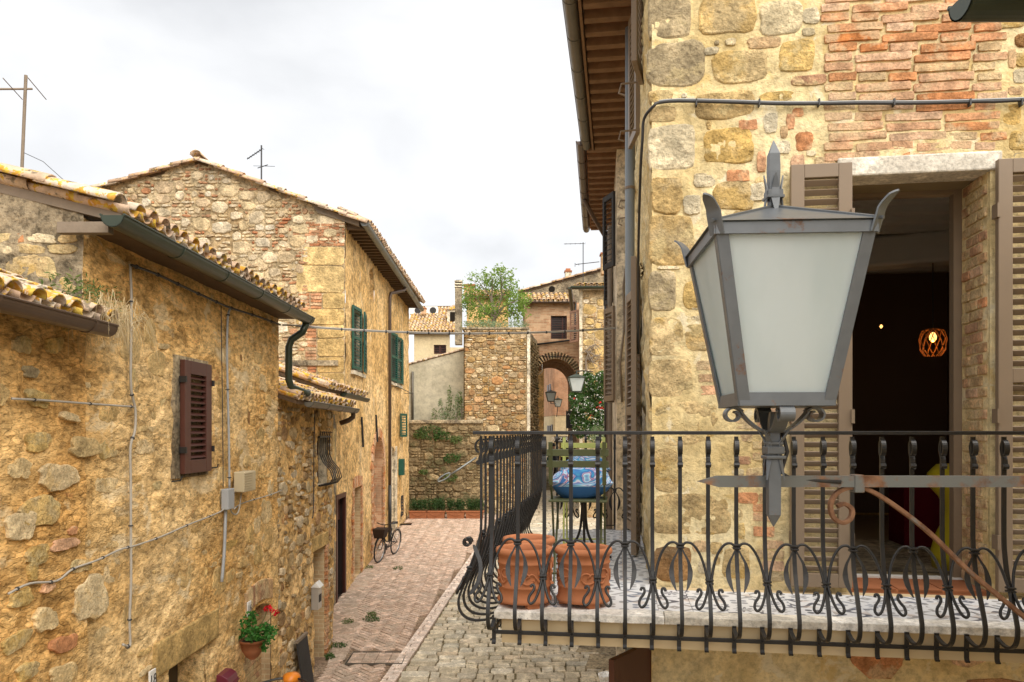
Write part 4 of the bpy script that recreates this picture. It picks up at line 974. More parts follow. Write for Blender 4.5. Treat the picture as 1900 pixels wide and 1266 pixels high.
for h, leafs in ((w1, ((17.6, .72, R(5)), (19.3, -.68, R(-7)))), (w2, ((23.5, .75, R(7)), (24.6, .75, R(7)), (26.3, -.7, R(-7))))):
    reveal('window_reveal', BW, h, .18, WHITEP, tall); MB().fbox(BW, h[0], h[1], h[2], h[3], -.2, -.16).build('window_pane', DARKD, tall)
    MB().fbox(BW, h[0] - .1, h[1] + .1, h[2] - .09, h[2], -.05, .07).build('window_sill', WHITEP, tall)
    for u, wl_, an in leafs:
        fr2 = rotfr(BW, u, .03, an); a, b = sorted((0, wl_)); louvre(fr2, a, b, h[2] + .03, h[3], 0, SHUTG, tall, 'shutter', .07, True, .04, .06, .08)
fr2 = rotfr(BW, 25.6, .04, R(10)); louvre(fr2, 0, .7, 4.05, 4.85, 0, SHUTG, tall, 'small_shutter', .08, False, .04, .06, .08)
MB().fbox(BW, 25.5, 25.9, 2.75, 3.3, .0, .16).build('green_letterbox', SHUTG, tall, bevel=.01)
louvre(BW, 26.0, 26.5, 1.3, 2.0, .01, SLATE, tall, 'vent', .1, False, .03, .05, .06)
for a, b in ((18.8, 4.6), (20.9, 4.7)):     # wrought wall anchors
    MB().tube([BW.p(a, b, .03), BW.p(a + .1, b - .75, .05)], .028, 6).build('wall_anchor', IRON, tall)
MB().tube([BW.p(22.9, 5.62, .3), BW.p(27.2, 5.58, .28)], .012, 6).tube([BW.p(23.4, 5.62, .02), BW.p(23.4, 5.62, .32)], .01, 6).tube([BW.p(26.9, 5.59, .02), BW.p(26.9, 5.59, .32)], .01, 6).build('washing_rail', IRON, tall)
MB().fbox(BW, 15.7, 15.95, 3.5, 4.3, -.02, .02).build('niche_panel', RBLOCK, tall)
MB().fbox(BW, 15.2, 16.05, .4, 4.6, -.02, .012).build('plaster_strip', GREYP, tall)
# small roof over wall B
rb_ = roofslab('lower_roof', [BW.p(13.5, 5.02, .42), BW.p(16.98, 5.02, .42), BW.p(16.98, 5.9, -2.1), BW.p(13.5, 5.9, -2.1)], .06, WOOD, tall)
tiled(rb_, BW.p(13.5, 5.05, .42), (0, 1, 0), Vector((-1, 0, .35)).normalized(), 17, 7, TILE, .2, .36, 119)
gutter('lower_gutter', BW.p(14.6, 4.98, .47), BW.p(17.1, 4.97, .47), .07, COPG, tall, True, True)
MB().fbox(GB, -2.3, -.15, 5.72, 5.84, -.02, .06).build('flashing', GREYP, tall, M=None)
# ================================================================ end of the street
def boxhouse(fr, u0, u1, z0, z1, depth, mat, parent, name='wall'):
    return MB().fbox(fr, u0, u1, z0, z1, -depth, -.06).build(name, mat, parent)
# low garden wall of rubble with weeds
GW = Fr((0, 28.5, 0), (1, 0, 0), (0, -1, 0)); gx = lambda x, y: GW.px(x, y)
garden = thing('garden_wall', 'low weathered rubble wall with weeds behind the row of planters', 'wall', (-2.8, 28.6, 1.1))
gu0, gu1 = -3.95, -1.1; gz = 4.55
ww = wallgrid('wall', GW, gu0, gu1, .8, gz, .06, MORTD, garden, (), None, .03, 2., 131)
rs = random.Random(51)
lay(GW, pack(gu1 - gu0, 3.55, .1, [(5, 3, 25), (4, 3, 40), (4, 2, 60), (3, 2, 120), (2, 2, 80)], rs), ww, rs, mats=lambda a, r: RDARK, t=.05, u0=gu0, z0=.95, irr=.1, n=9, joint=.025, limit=200)
MB().fbox(GW, gu0, gu1, gz - .02, gz + .12, -.5, .08).build('coping', GREYP, garden, bevel=.03)
MB().fbox(GW, gu0, gu1, .8, gz - .03, -.48, -.08).build('core', MORTD, garden)
# stucco garden wall behind
SW = Fr((0, 30.2, 0), (1, 0, 0), (0, -1, 0))
su0, sz0 = SW.px(763, 677); su1, sz1 = SW.px(862, 650)
stw = thing('stucco_wall', 'pale grey stucco boundary wall with sloping tile coping', 'wall', (-2.9, 30.2, 3.))
MB().prism([SW.p(su0 - .4, 2.5), SW.p(su1, 2.5), SW.p(su1, sz1), SW.p(su0 - .4, sz0 - .1)], (0, .3, 0)).build('wall', STUC, stw)
ct = tilemesh('coping_tile', .34, .11, .10, TILEP, 5); n = 12
A, B = SW.p(su0 - .4, sz0 - .08, -.15), SW.p(su1, sz1 + .02, -.15); t_ = (B - A).normalized(); X = t_.cross(Vector((0, 0, 1))).normalized()
for i in range(n): link('coping_tile', ct, stw, Matrix.Translation(A + (B - A) * i / n) @ Matrix((X, t_, X.cross(t_))).transposed().to_4x4() @ Matrix.Scale(1.8, 4, (1, 0, 0)))
tubeobj('drain_pipe', [SW.p(SW.px(766, 690)[0], 4.6, .06), SW.p(SW.px(766, 690)[0], SW.px(766, 690)[1], .06)], .05, ZINCD, stw, 8)
# yellow house
YH = Fr((0, 44., 0), (1, 0, 0), (0, -1, 0)); yq = lambda x, y: YH.px(x, y)
yh = thing('yellow_house', 'cream yellow house with broad lichened tile roof behind the stucco wall', 'house', (-5, 46, 2))
ya, yb = yq(755, 620)[0], yq(848, 620)[0]; ye = yq(0, 617)[1]
wy = (yq(805, 0)[0], yq(828, 0)[0], yq(0, 657)[1], yq(0, 640)[1])
wallgrid('wall', YH, ya, yb, 3, ye, .4, CREAM, yh, [wy], None, .005, 1., 3)
MB().fbox(YH, ya, yb, 3, ye, -8, -7.9).build('rear_wall', CREAM, yh)
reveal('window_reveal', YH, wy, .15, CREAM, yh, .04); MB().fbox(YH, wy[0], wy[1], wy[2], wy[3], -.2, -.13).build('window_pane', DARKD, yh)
for a, b in ((wy[0], (wy[0] + wy[1]) / 2 - .01), ((wy[0] + wy[1]) / 2 + .01, wy[1])): louvre(YH, a, b, wy[2], wy[3], -.12, SHUTR, yh, 'shutter', .09, False, .04, .05, .05)
hr = yq(0, 582)[1] + .9
ry = roofslab('roof', [YH.p(ya, ye, .3), YH.p(yb, ye, .3), YH.p(yb, hr + .3, -4.5), YH.p(ya, hr + .3, -4.5)], .12, WOOD, yh)
tiled(ry, YH.p(ya, ye + .03, .3), (1, 0, 0), Vector((0, 4.8, hr + .3 - ye)).normalized(), 15, 12, TILEF, .2, .4, 180)
MB().fbox(YH, ya, yb, ye - .12, ye - .02, -.1, .22).build('eave_board', WOOD, yh)
def chimney(parent, x, y0, y1, Y, w_, mat, capm, rings=0, d=None):
    a = P(x, y0, Y); b = P(x, y1, Y); h = b.z - a.z; d = d or w_
    o = MB().box((a.x, Y, (a.z + b.z) / 2), (w_, d, h)).build('chimney', mat, parent)
    if rings:
        for k in range(rings): MB().box((a.x, Y, b.z + .06 + k * .13), (w_ * 1.12, d * 1.12, .055)).build('chimney_slab', capm, o)
        MB().box((a.x, Y, b.z + rings * .065), (w_ * .7, d * .7, rings * .13)).build('chimney_core', DARKIN, o)
    else: MB().box((a.x, Y, b.z + .04), (w_ * 1.2, d * 1.2, .08)).build('chimney_cap', capm, o)
    return o
for x in (773, 801):                       # air-conditioning units on the roof
    a = thing('air_conditioner', 'white air conditioning unit on the yellow house roof, ' + ('left of the small brick chimney' if x == 773 else 'right of the small brick chimney'), 'air conditioner', P(x, 581, 47), 'units on the yellow roof')
    p = P(x, 577, 46.8); MB().box(p, (.8, .35, .5)).build('casing', WHT, a, bevel=.03)
    MB().lathe([(.2, 0), (.2, .02)], p + Vector((.1, -.18, 0)), 16, Matrix.Rotation(R(90), 3, 'X')).build('fan_grille', SLATE, a)
chimney(yh, 786, 583, 574, 46., .3, BRK, TERRD)
dm = thing('dormer', 'small tiled roof turret with dark opening on the yellow house', 'dormer', P(838, 595, 45.5))
a = P(840, 590, 45.4); MB().box(a + Vector((0, 0, -.1)), (.62, .6, 1.15)).build('wall', WHITEP, dm)
MB().box(a + Vector((.02, -.31, 0)), (.32, .02, .6)).build('opening', DARKIN, dm)
MB().prism([a + Vector((-.42, -.4, .45)), a + Vector((.42, -.4, .45)), a + Vector((0.1, -.4, .75))], (0, .8, 0)).build('roof', TILEF, dm)
# tall grey chimney stack and the house behind the tree
rh = thing('rear_house', 'ochre house with low tile roof and tall grey chimney behind the tree', 'house', (-1, 38, 2))
RH = Fr((0, 37., 0), (1, 0, 0), (0, -1, 0)); ra, rb2 = RH.px(866, 0)[0], RH.px(943, 0)[0]; re_ = RH.px(0, 551)[1]
wallgrid('wall', RH, ra, rb2, 3, re_, .3, OCHF, rh, (), None, .02, 1., 3); MB().fbox(RH, ra, rb2, 3, re_, -3, -.1).build('core', OCHF, rh)
rr = roofslab('roof', [RH.p(ra - .1, re_, .25), RH.p(rb2 + .1, re_, .25), RH.p(rb2 + .1, re_ + .75, -2.2), RH.p(ra - .1, re_ + .75, -2.2)], .1, WOOD, rh)
tiled(rr, RH.p(ra - .1, re_ + .03, .25), (1, 0, 0), Vector((0, 2.45, .75)).normalized(), 11, 5, TILEF, .2, .4, 55)
chimney(rh, 851, 640, 536, 36., .32, GREYP, WHITEP, 3, .5); chimney(rh, 871, 560, 532, 38.5, .5, BRK, TERRD)
# ---------------------------------------------------------------- rubble tower
TW = Fr((0, 29., 0), (1, 0, 0), (0, -1, 0)); ta, tb = TW.px(860, 0)[0], TW.px(979, 0)[0]; tz = TW.px(0, 611)[1]
tower = thing('rubble_tower', 'square bastion of warm rubble masonry with greenery growing on top', 'bastion', (-.6, 30, 1.1))
tw_ = wallgrid('wall', TW, ta, tb, .8, tz, .06, MORTT, tower, (), None, .03, 1.5, 141)
rs = random.Random(61)
def tmk(a, r): return RWARM if r.random() < .8 else RPALE
lay(TW, pack(tb - ta - .06, tz - 1., .085, [(6, 4, 8), (5, 3, 14), (4, 3, 30), (3, 3, 60), (4, 2, 80), (3, 2, 300), (2, 2, 300)], rs), tw_, rs, mats=tmk, t=.04, u0=ta + .03, z0=1., irr=.11, n=9, joint=.02, limit=300)
T2 = Fr(TW.p(tb, 0), (1.15 - .62, 4, 0), (4, -(1.15 - .62), 0)); side = wallgrid('side_wall', T2, 0, 4.03, .8, tz, .1, GREYP, tower, (), None, .05, 1.5, 145)  # passage side: its shade is put into darker render and stones
rs2 = random.Random(62); lay(T2, pack(4., tz - 1.2, .12, [(4, 3, 30), (3, 2, 90), (2, 2, 60)], rs2), side, rs2, mats=lambda a, r: RDARK, t=.06, z0=1., irr=.1, n=8, joint=.03, limit=150)
MB().fbox(TW, ta, tb, .8, tz - .03, -4.2, -.08).build('core', MORTD, tower)
MB().fbox(TW, ta - .05, tb + .06, tz - .02, tz + .07, -4.2, .06).build('coping', GREYP, tower, bevel=.02)
MB().fbox(TW, tb - .02, tb + .1, 1., tz, -.1, .035).build('painted_lit_edge', WHITEP, tower)  # lit edge of the tower, painted on as a pale strip
# ---------------------------------------------------------------- brick gatehouse with arch
AW = Fr((0, 33., 0), (1, 0, 0), (0, -1, 0)); aq = lambda x, y: AW.px(x, y)
gate = thing('brick_gatehouse', 'brick gatehouse over an arched passage, barred window above', 'house', (1.9, 34, 1.4))
ga, gb = aq(975, 0)[0], aq(1082, 0)[0]; gze = aq(0, 562)[1]
arch = (aq(991, 0)[0], aq(1069, 0)[0], .8, aq(0, 666)[1], aq(0, 705)[1])
gwn = (aq(1022, 0)[0], aq(1052, 0)[0], aq(0, 629)[1], aq(0, 586)[1])
wallgrid('wall', AW, ga, gb, .8, gze, .06, BWALL, gate, [arch, gwn], None, .02, 1., 151)
m_ = (arch[0] + arch[1]) / 2; rx = (arch[1] - arch[0]) / 2; rz = arch[3] - arch[4]; n = 18; mb = MB()
for i in range(n):                          # vault of the passage, 3 m deep
    a0, a1 = math.pi * i / n, math.pi * (i + 1) / n
    q = [AW.p(m_ + k * math.cos(a), arch[4] + kz * math.sin(a), -4.8) for a, k, kz in ((a0, rx, rz), (a1, rx, rz), (a1, rx + .3, rz + .3), (a0, rx + .3, rz + .3))]
    mb.prism(q, AW.N * 4.79)
mb.fbox(AW, arch[0] - .3, arch[0], .8, arch[4], -4.8, -.01).fbox(AW, arch[1], arch[1] + .3, .8, arch[4], -4.8, -.01)
mb.build('passage', BWALL, gate)
for i in range(26):                         # ring of bricks on end round the arch
    a = math.pi * (i + .5) / 26; c_, s_ = math.cos(a), math.sin(a)
    pts = [AW.p(m_ + c_ * (rx + r) + s_ * t * .1, arch[4] + s_ * (rz + r) - c_ * t * .1, -.03) for r, t in ((.0, -.9), (.3, -1.1), (.3, 1.1), (.0, .9))]
    MB().prism(pts, AW.N * .05).build('arch_brick', BRKL, gate)
MB().fbox(AW, ga, gb, arch[3] + .3, gze, -4, -3.3).build('rear_wall', BWALL, gate)
MB().fbox(AW, ga, ga + .1, arch[3] + .3, gze, -3.3, -.06).fbox(AW, gb - .1, gb, arch[3] + .3, gze, -3.3, -.06).build('flank_wall', BWALL, gate)
reveal('window_reveal', AW, gwn, .22, BWALL, gate)
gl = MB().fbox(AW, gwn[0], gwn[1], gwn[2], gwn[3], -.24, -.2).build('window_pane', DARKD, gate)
mb = MB()
for a, b in ((gwn[0], gwn[0] + .06), (gwn[1] - .06, gwn[1]), ((gwn[0] + gwn[1]) / 2 + .14, (gwn[0] + gwn[1]) / 2 + .2)): mb.fbox(AW, a, b, gwn[2], gwn[3], -.2, -.15)
mb.build('window_frame', SHUTR, gate)
for i in range(9): z = gwn[2] + .1 + i * .1; MB().fbox(AW, gwn[0] + .08, gwn[1] - .08, z, z + .02, -.199, -.17).build('window_slat', SHUTR, gate)
rg = roofslab('roof', [AW.p(ga - .1, gze, .3), AW.p(aq(1068, 0)[0], gze, .3), AW.p(aq(1068, 0)[0], gze + .8, -1.8), AW.p(ga - .1, gze + .8, -1.8)], .08, WOOD, gate)
tiled(rg, AW.p(ga - .1, gze + .03, .3), (1, 0, 0), Vector((0, 2.1, .8)).normalized(), 11, 4, TILEF, .2, .4, 44)
gutter('gutter', AW.p(ga - .1, gze - .02, .36), AW.p(aq(1066, 0)[0], gze - .02, .36), .06, COPB, gate)
tubeobj('waste_pipe', [AW.p(*aq(985, 641), .08), AW.p(*aq(1066, 631), .08), AW.p(*aq(1068, 560), .08)], .045, IRON, gate)
tubeobj('wall_cable', [AW.p(*aq(985, 660), .03), AW.p(*aq(1068, 663), .03)], .012, CABD, gate)
tubeobj('hanging_cable', [AW.p(*aq(1006, 676), .03), AW.p(*aq(1006, 690), .1), AW.p(*aq(998, 697), .06), AW.p(*aq(992, 690), .03)], .014, CAB, gate)
# grey gabled house behind the gatehouse
KW = Fr((0, 38., 0), (1, 0, 0), (0, -1, 0)); kq = lambda x, y: KW.px(x, y)
kh = thing('grey_gabled_house', 'grey rendered house with long sloping roof edge behind the gatehouse', 'house', (2.5, 39, 2))
k0, k1 = kq(973, 541), kq(1150, 492)
MB().prism([KW.p(k0[0], 8.9), KW.p(3.6, 8.9), KW.p(3.6, 2), KW.p(k1[0], 2), KW.p(k1[0], k1[1]), KW.p(k0[0], k0[1])], (0, 6, 0)).build('wall', GREYP, kh)
MB().lathe([(.16, 0), (.16, .03)], KW.p(*kq(1024, 537), .01), 12, Matrix.Rotation(R(90), 3, 'X')).build('vent_hole', DARKIN, kh)
A, B = KW.p(k0[0] - .3, k0[1] - .03, .05), KW.p(k1[0], k1[1] + .04, .05); t_ = (B - A).normalized(); X = t_.cross(Vector((0, 0, 1))).normalized(); kt = tilemesh('verge_tile', .62, .12, .1, TILEP, 5)
rk = MB().prism([A + Vector((0, 0, -.02)), B + Vector((0, 0, -.02)), B + Vector((0, 0, -.1)), A + Vector((0, 0, -.1))], (0, 6, 0)).build('roof', WOOD, kh)
for i in range(9): link('verge_tile', kt, rk, Matrix.Translation(A + (B - A) * i / 9) @ Matrix((X, t_, X.cross(t_))).transposed().to_4x4())
chimney(kh, 1054, 522, 506, 39., .32, WHITEP, TERRD); MB().box(P(1054, 503, 39), (.24, .24, .22)).build('chimney_pot', TERR, kh)
chimney(kh, 1125, 510, 474, 36.5, .5, BRKL, TERRD)
# stone house at the right of the arch
QW = Fr((0, 27.5, 0), (1, 0, 0), (0, -1, 0)); qq = lambda x, y: QW.px(x, y)
qh = thing('stone_corner_house', 'ochre stone house with green gutter beside the arch, vine on its wall', 'house', (3.2, 29, 1.1))
qa, qb = qq(1075, 0)[0], 5.2; qz = qq(0, 538)[1]
qw = wallgrid('wall', QW, qa, qb, .8, qz, .06, MORTF, qh, (), None, .02, 1.5, 161)
rs = random.Random(71)
lay(QW, pack(1.6, qz - 2.2, .085, [(6, 5, 20), (5, 3, 40), (4, 3, 60), (3, 3, 60), (3, 2, 160), (2, 2, 100)], rs), qw, rs, mats=lambda a, r: RBLOCK if a > .06 else (RWARM if r.random() < .7 else RPALE), t=.03, u0=qa + .12, z0=2., irr=.08, n=9, joint=.02, limit=240)
MB().fbox(QW, qa, qa + .11, .8, qz, -.1, .03).build('painted_lit_edge', WHITEP, qh)  # the corner's lit edge, put in as a band of pale colour
QS = Fr(QW.p(qa, 0), (.52, 5.5, 0), (-5.5, .52, 0)); MB().fbox(QS, .03, 5.4, .8, qz, -.2, -.0).build('street_wall', OCHF, qh)
MB().fbox(QW, qa + .7, qb, .8, qz, -5.4, -5.3).build('rear_wall', OCHF, qh)
rq = roofslab('roof', [QW.p(qa - .3, qz + .06, .3), QW.p(qb, qz + .06, .3), QW.p(qb, qz + .55, -2.5), QW.p(qa - .3, qz + .55, -2.5)], .07, WOOD, qh)
tiled(rq, QW.p(qa - .1, qz + .1, .3), (1, 0, 0), Vector((0, 2.8, .5)).normalized(), 14, 3, TILE, .2, .38, 42)
gutter('gutter', QW.p(qa - .35, qz + .05, .36), QW.p(qb, qz + .05, .36), .07, COPG, qh, True, True)
gutter('side_gutter', QW.p(qa - .38, qz + .03, .36), QW.p(qa + .15, qz + .0, -5.), .07, COPG, qh, True, True)
fr2 = rotfr(QS, .3, .02, R(35)); za, zb = qq(0, 632)[1], qq(0, 572)[1]
louvre(fr2, 0, .55, za, zb, 0, SHUTP, qh, 'shutter', .07, True, .04, .06, .08)
# brick and cream house seen through the arch
CW = Fr((0, 48., 0), (1, 0, 0), (0, -1, 0)); cq = lambda x, y: CW.px(x, y)
ch = thing('brick_and_cream_house', 'orange brick house with cream ground floor seen through the arch', 'house', (3.3, 49, 2.2))
ca_, cb_ = cq(1029, 0)[0], cq(1085, 0)[0]; cz = cq(0, 771)[1]
MB().fbox(CW, ca_, cb_ + 2, cz, 12.5, -8, 0).build('upper_wall', BWALL2, ch); MB().fbox(CW, ca_, cb_ + 2, 1.8, cz - .01, -8, -.03).build('lower_wall', CREAM, ch)
CS = Fr(CW.p(ca_, 0), (-.66, 5.2, 0), (-5.2, -.66, 0))
MB().fbox(CS, 0, 7., cz, 12.5, -.3, 0).build('side_upper_wall', BWALL2, ch); MB().fbox(CS, 0, 7., 1.8, cz - .01, -.3, -.02).build('side_lower_wall', CREAM, ch)
for x, y0, y1 in ((1017, 731, 715), (1021, 731, 713), (1017, 801, 790), (1020, 801, 790), (1024, 801, 788)):
    u, z0 = CS.px(x, y0); _, z1 = CS.px(x, y1); MB().fbox(CS, u - .25, u + .25, z0, z1, -.01, .03).build('window', DARKD, ch)
MB().fbox(CW, cq(1040, 0)[0], cq(1062, 0)[0], 1.8, cq(0, 812)[1] - .35, .001, .06).build('shop_window', DARKIN, ch)
sg = MB().fbox(CW, cq(1028, 0)[0], cq(1058, 0)[0], cq(0, 821)[1], cq(0, 810)[1], .06, .12).build('shop_sign', SLATE); tag(sg, 'dark shop sign lettered PIZZERIA on the cream wall beyond the arch', 'sign')
def text(body, size, M, mat, parent, name='lettering', ex=.003):
    cu = bpy.data.curves.new(name, 'FONT'); cu.body = body; cu.size = size; cu.align_x = 'CENTER'; cu.align_y = 'CENTER'; cu.extrude = ex
    o = bpy.data.objects.new(name, cu); me = bpy.data.meshes.new_from_object(o); bpy.data.objects.remove(o); bpy.data.curves.remove(cu)
    me.materials.clear(); me.materials.append(mat); return link(name, me, parent, M)
text('PIZZERIA', .34, CW.m(cq(1043, 0)[0], cq(0, 815.5)[1], .125), WHT, sg)
# far block at the left of the passage
fb = thing('far_ochre_house', 'far ochre house glimpsed at the left inside the arch', 'house', P(1002, 860, 44))
MB().box(P(1000.5, 790, 46) + Vector((-.2, 0, 0)), (.85, 3, 7.5)).build('wall', OCHF, fb)
MB().box(P(1008, 760, 75), (1.2, 4, 4.2)).build('rear_wall', BWALL2, fb)
# ---------------------------------------------------------------- planting at the end of the street
def tree(name, label, base, h, clumps, leaf, leafsize, nleaf, seed, barkm=WOODG, lr=.35):
    rn = random.Random(seed); t = thing(name, label, 'tree', base); b = Vector(base); mb = MB()
    fork = b + Vector((0, 0, h * .28)); mb.tube([b + Vector((0, 0, -.2)), b + Vector((.03, 0, h * .12)), fork], [.09, .075, .06], 7)
    lm = MB()
    for (c, r) in clumps:
        c = Vector(c); k = fork + Vector((rn.uniform(-.1, .1), rn.uniform(-.1, .1), rn.uniform(-.1, .2)))
        mid = (k + c) / 2 + Vector((rn.uniform(-.15, .15), rn.uniform(-.15, .15), .15))
        mb.tube([k, mid, c], [.04, .028, .01], 5)
        for _ in range(5):
            q = ball(rn, c, r); mb.tube([mid + (c - mid) * rn.random(), (c + q) / 2, q], [.012, .009, .004], 4)
            leafmesh(lm, [ball(rn, q, (lr * .7, lr * .7, lr * .7)) for _ in range(int(nleaf / 9))], leafsize, rn, .5, .3)
        leafmesh(lm, [ball(rn, c, r) for _ in range(int(nleaf * .45))], leafsize, rn, .5, .3)
    mb.build('trunk', barkm, t); stuff(lm.build('crown', leaf, t)); return t
Yt = 31.
tp = lambda x, y, r: (P(x, y, Yt + rng.uniform(-.7, .7)), (r / 1400 * Yt, r / 1400 * Yt, r * .8 / 1400 * Yt))
tree('bastion_tree', 'young bright green tree growing on top of the rubble bastion', P(915, 609, Yt), 1.3,
     [tp(890, 525, 26), tp(915, 515, 20), tp(930, 510, 20), tp(880, 550, 22), tp(905, 545, 26), tp(935, 545, 24), tp(955, 560, 20), tp(970, 555, 16), tp(925, 575, 26), tp(885, 580, 22), tp(960, 580, 16), tp(945, 535, 18), tp(870, 565, 14), tp(905, 585, 24)], LEAF, .12, 260, 5)
rn = random.Random(9); mb = MB()
for i in range(60):
    x = rn.uniform(862, 976); b = P(x, 610, 29 + rn.random() * 1.5); leafmesh(mb, [ball(rn, b + Vector((0, 0, .15)), (.22, .2, .16)) for _ in range(16)], .1, rn, .4)
stuff(mb.build('bastion_undergrowth', SAGE)); o = bpy.data.objects['bastion_undergrowth']; tag(o, 'grey green undergrowth along the top edge of the rubble bastion', 'undergrowth')
# climbing shoots in front of the stucco wall
for i, (x, y0, h, s_) in enumerate(((806, 783, 22, 1), (820, 783, 40, 2), (834, 783, 62, 3), (846, 783, 50, 4), (856, 783, 56, 5), (827, 783, 30, 6))):
    rn = random.Random(s_ + 80); b = P(x, y0, 29.2); t = thing('climbing_shrub', ['shortest leafy shoot at the stucco wall', 'second leafy shoot from the left at the stucco wall', 'tallest leafy shoot against the stucco wall', 'leafy shoot beside the tallest one at the stucco wall', 'leafy shoot hard against the rubble bastion', 'thin leafy shoot between the two left shoots at the stucco wall'][i], 'shrub', b, 'shoots against the stucco wall')
    top_ = b + Vector((rn.uniform(-.1, .1), 0, h * 29.2 / 1400)); MB().tube([b, (b + top_) / 2 + Vector((.04, 0, 0)), top_], [.02, .014, .005], 5).build('stem', WOODG, t)
    mb = MB(); H_ = top_.z - b.z
    for k in range(int(H_ * 20)):
        q = b + (top_ - b) * rn.random() ** .8; leafmesh(mb, [ball(rn, q, (.16 * (1.3 - (q.z - b.z) / H_), .14, .1)) for _ in range(11)], .075, rn, .55)
    stuff(mb.build('crown', SAGE if i % 2 else GRASS, t))
# weeds on the garden wall
for i, (x, y, r) in enumerate(((800, 802, 26), (845, 815, 12), (780, 806, 14), (838, 850, 16), (835, 885, 14), (786, 875, 8), (820, 808, 16), (812, 930, 8))):
    rn = random.Random(i + 200); c = P(x, y, 28.42); mb = MB(); k = r * 28.4 / 1400
    leafmesh(mb, [ball(rn, c, (k, .1, k * .55)) for _ in range(int(r * 16))], .09, rn, .4, .6); o = mb.build('wall_weed', GRASS if i % 3 else LEAFD)
    tag(o, ['broad green weed tuft spilling from the top of the garden wall', 'weed tuft below the coping at the bastion end', 'weed tuft below the coping at the tall house end', 'hanging dark weed high on the garden wall face', 'weed growing mid face of the garden wall near the iron hook', 'tiny weed at the left middle of the garden wall', 'weed hanging right of the broad tuft', 'lowest weed just above the planters'][i], 'weed', 'weeds on the garden wall')
# terracotta troughs with box hedging
for i, x in enumerate((775, 808, 845, 880)):
    b = GP(x, 964); w_ = .66; t = thing('planter', ['leftmost terracotta trough of box hedging below the garden wall', 'second terracotta trough of box hedging from the tall house', 'third terracotta trough of box hedging from the tall house', 'terracotta trough of box hedging nearest the balcony railing'][i], 'planter', b, 'troughs below the garden wall')
    b = b + Vector((0, .25, 0)); mb = MB(); zt = .3
    mb.hexa([b + Vector(v) for v in ((-w_ * .46, -.15, 0), (w_ * .46, -.15, 0), (w_ * .46, .15, 0), (-w_ * .46, .15, 0), (-w_ * .5, -.18, zt), (w_ * .5, -.18, zt), (w_ * .5, .18, zt), (-w_ * .5, .18, zt))])
    mb.build('trough', TERRD, t, bevel=.01); MB().box(b + Vector((0, 0, zt - .025)), (w_ * 1.06, .4, .05)).build('rim', TERRD, t, bevel=.01)
    MB().tube([b + Vector((-.22 + .44 * k / 8, -.175, .2 - .07 * math.sin(math.pi * k / 8))) for k in range(9)], .015, 6).build('garland', TERRD, t)
    rn = random.Random(i + 30); mb = MB()
    for k in range(150):
        q = b + Vector((rn.uniform(-w_ * .46, w_ * .46), rn.uniform(-.17, .17), zt)); hh = rn.uniform(.2, .46)
        leafmesh(mb, [q + Vector((rn.gauss(0, .02), rn.gauss(0, .02), hh * rn.random() ** .6)) for _ in range(12)], .055, rn, .5)
    stuff(mb.build('foliage', HEDGE, t))
# flowering climber on the right
fc = thing('flowering_climber', 'dense white flowering jasmine climber beside the arch', 'shrub', GP(1095, 930))
rn = random.Random(77); lm, fm, rm = MB(), MB(), MB(); Yc = 25.5
MB().tube([P(1112, 940, Yc), P(1108, 850, Yc), P(1100, 780, Yc), P(1092, 730, Yc)], [.05, .045, .035, .02], 6).build('stem', WOODG, fc)
blobs = [(1100, 735, 26), (1085, 725, 18), (1110, 715, 20), (1075, 750, 18), (1095, 770, 26), (1072, 775, 14), (1112, 755, 22), (1118, 700, 12), (1080, 795, 18), (1105, 800, 20), (1068, 735, 12), (1122, 780, 14), (1090, 700, 10)]
for (x, y, r) in blobs:
    k = r * Yc / 1400; c = P(x, y, Yc + rn.uniform(-.15, .25))
    leafmesh(lm, [ball(rn, c, (k, .35, k)) for _ in range(int(r * 42))], .095, rn, .5, .2)
    for _ in range(int(r * 1.5)):
        q = ball(rn, c, (k, .35, k)); q.y = min(q.y, c.y - .08 - .25 * rn.random()); leafmesh(fm, [q + Vector((rn.gauss(0, .02), 0, rn.gauss(0, .02))) for _ in range(3)], .045, rn, .9)
for (x, y) in ((1114, 755), (1110, 757), (1117, 758), (1112, 748), (1067, 740), (1098, 770)):
    leafmesh(rm, [ball(rn, P(x, y, Yc - .4), (.05, .05, .035)) for _ in range(6)], .05, rn, .9)
stuff(lm.build('foliage', LEAFD, fc)); stuff(fm.build('blossoms', FLW, fc)); stuff(rm.build('red_blossoms', FLR, fc))
cs = thing('clipped_conifer', 'dull green fine leaved shrub below the flowering climber', 'shrub', GP(1108, 950)); mb = MB()
for (x, y, r) in ((1105, 830, 22), (1110, 805, 16), (1098, 860, 24), (1112, 870, 20), (1085, 850, 16)): leafmesh(mb, [ball(rn, P(x, y, 24.6), (r * .0176, .4, r * .0176)) for _ in range(r * 40)], .05, rn, .25, .1)
stuff(mb.build('foliage', SAGE, cs)); MB().tube([P(1105, 930, 24.7), P(1103, 850, 24.7)], [.05, .03], 6).build('stem', WOODG, cs)
# bare vine
bv = MB(); rn = random.Random(91)
for k in range(9):
    a = P(rn.uniform(1085, 1092), rn.uniform(650, 668), 27.4); b = P(rn.uniform(1100, 1122), rn.uniform(640, 688), 27.3); m = (a + b) / 2 + Vector((rn.uniform(-.1, .1), -.05, rn.uniform(-.3, .3)))
    bv.tube([a, (a + m) / 2 + Vector((0, 0, rn.uniform(-.1, .1))), m, (m + b) / 2 + Vector((0, 0, rn.uniform(-.1, .1))), b], [.03, .025, .02, .014, .006], 5)
bv.tube([P(1088, 700, 27.4), P(1087, 670, 27.4), P(1092, 655, 27.35)], .035, 5)
tag(bv.build('bare_vine', WOODG), 'bare grey vine branches on the stone corner house', 'vine')
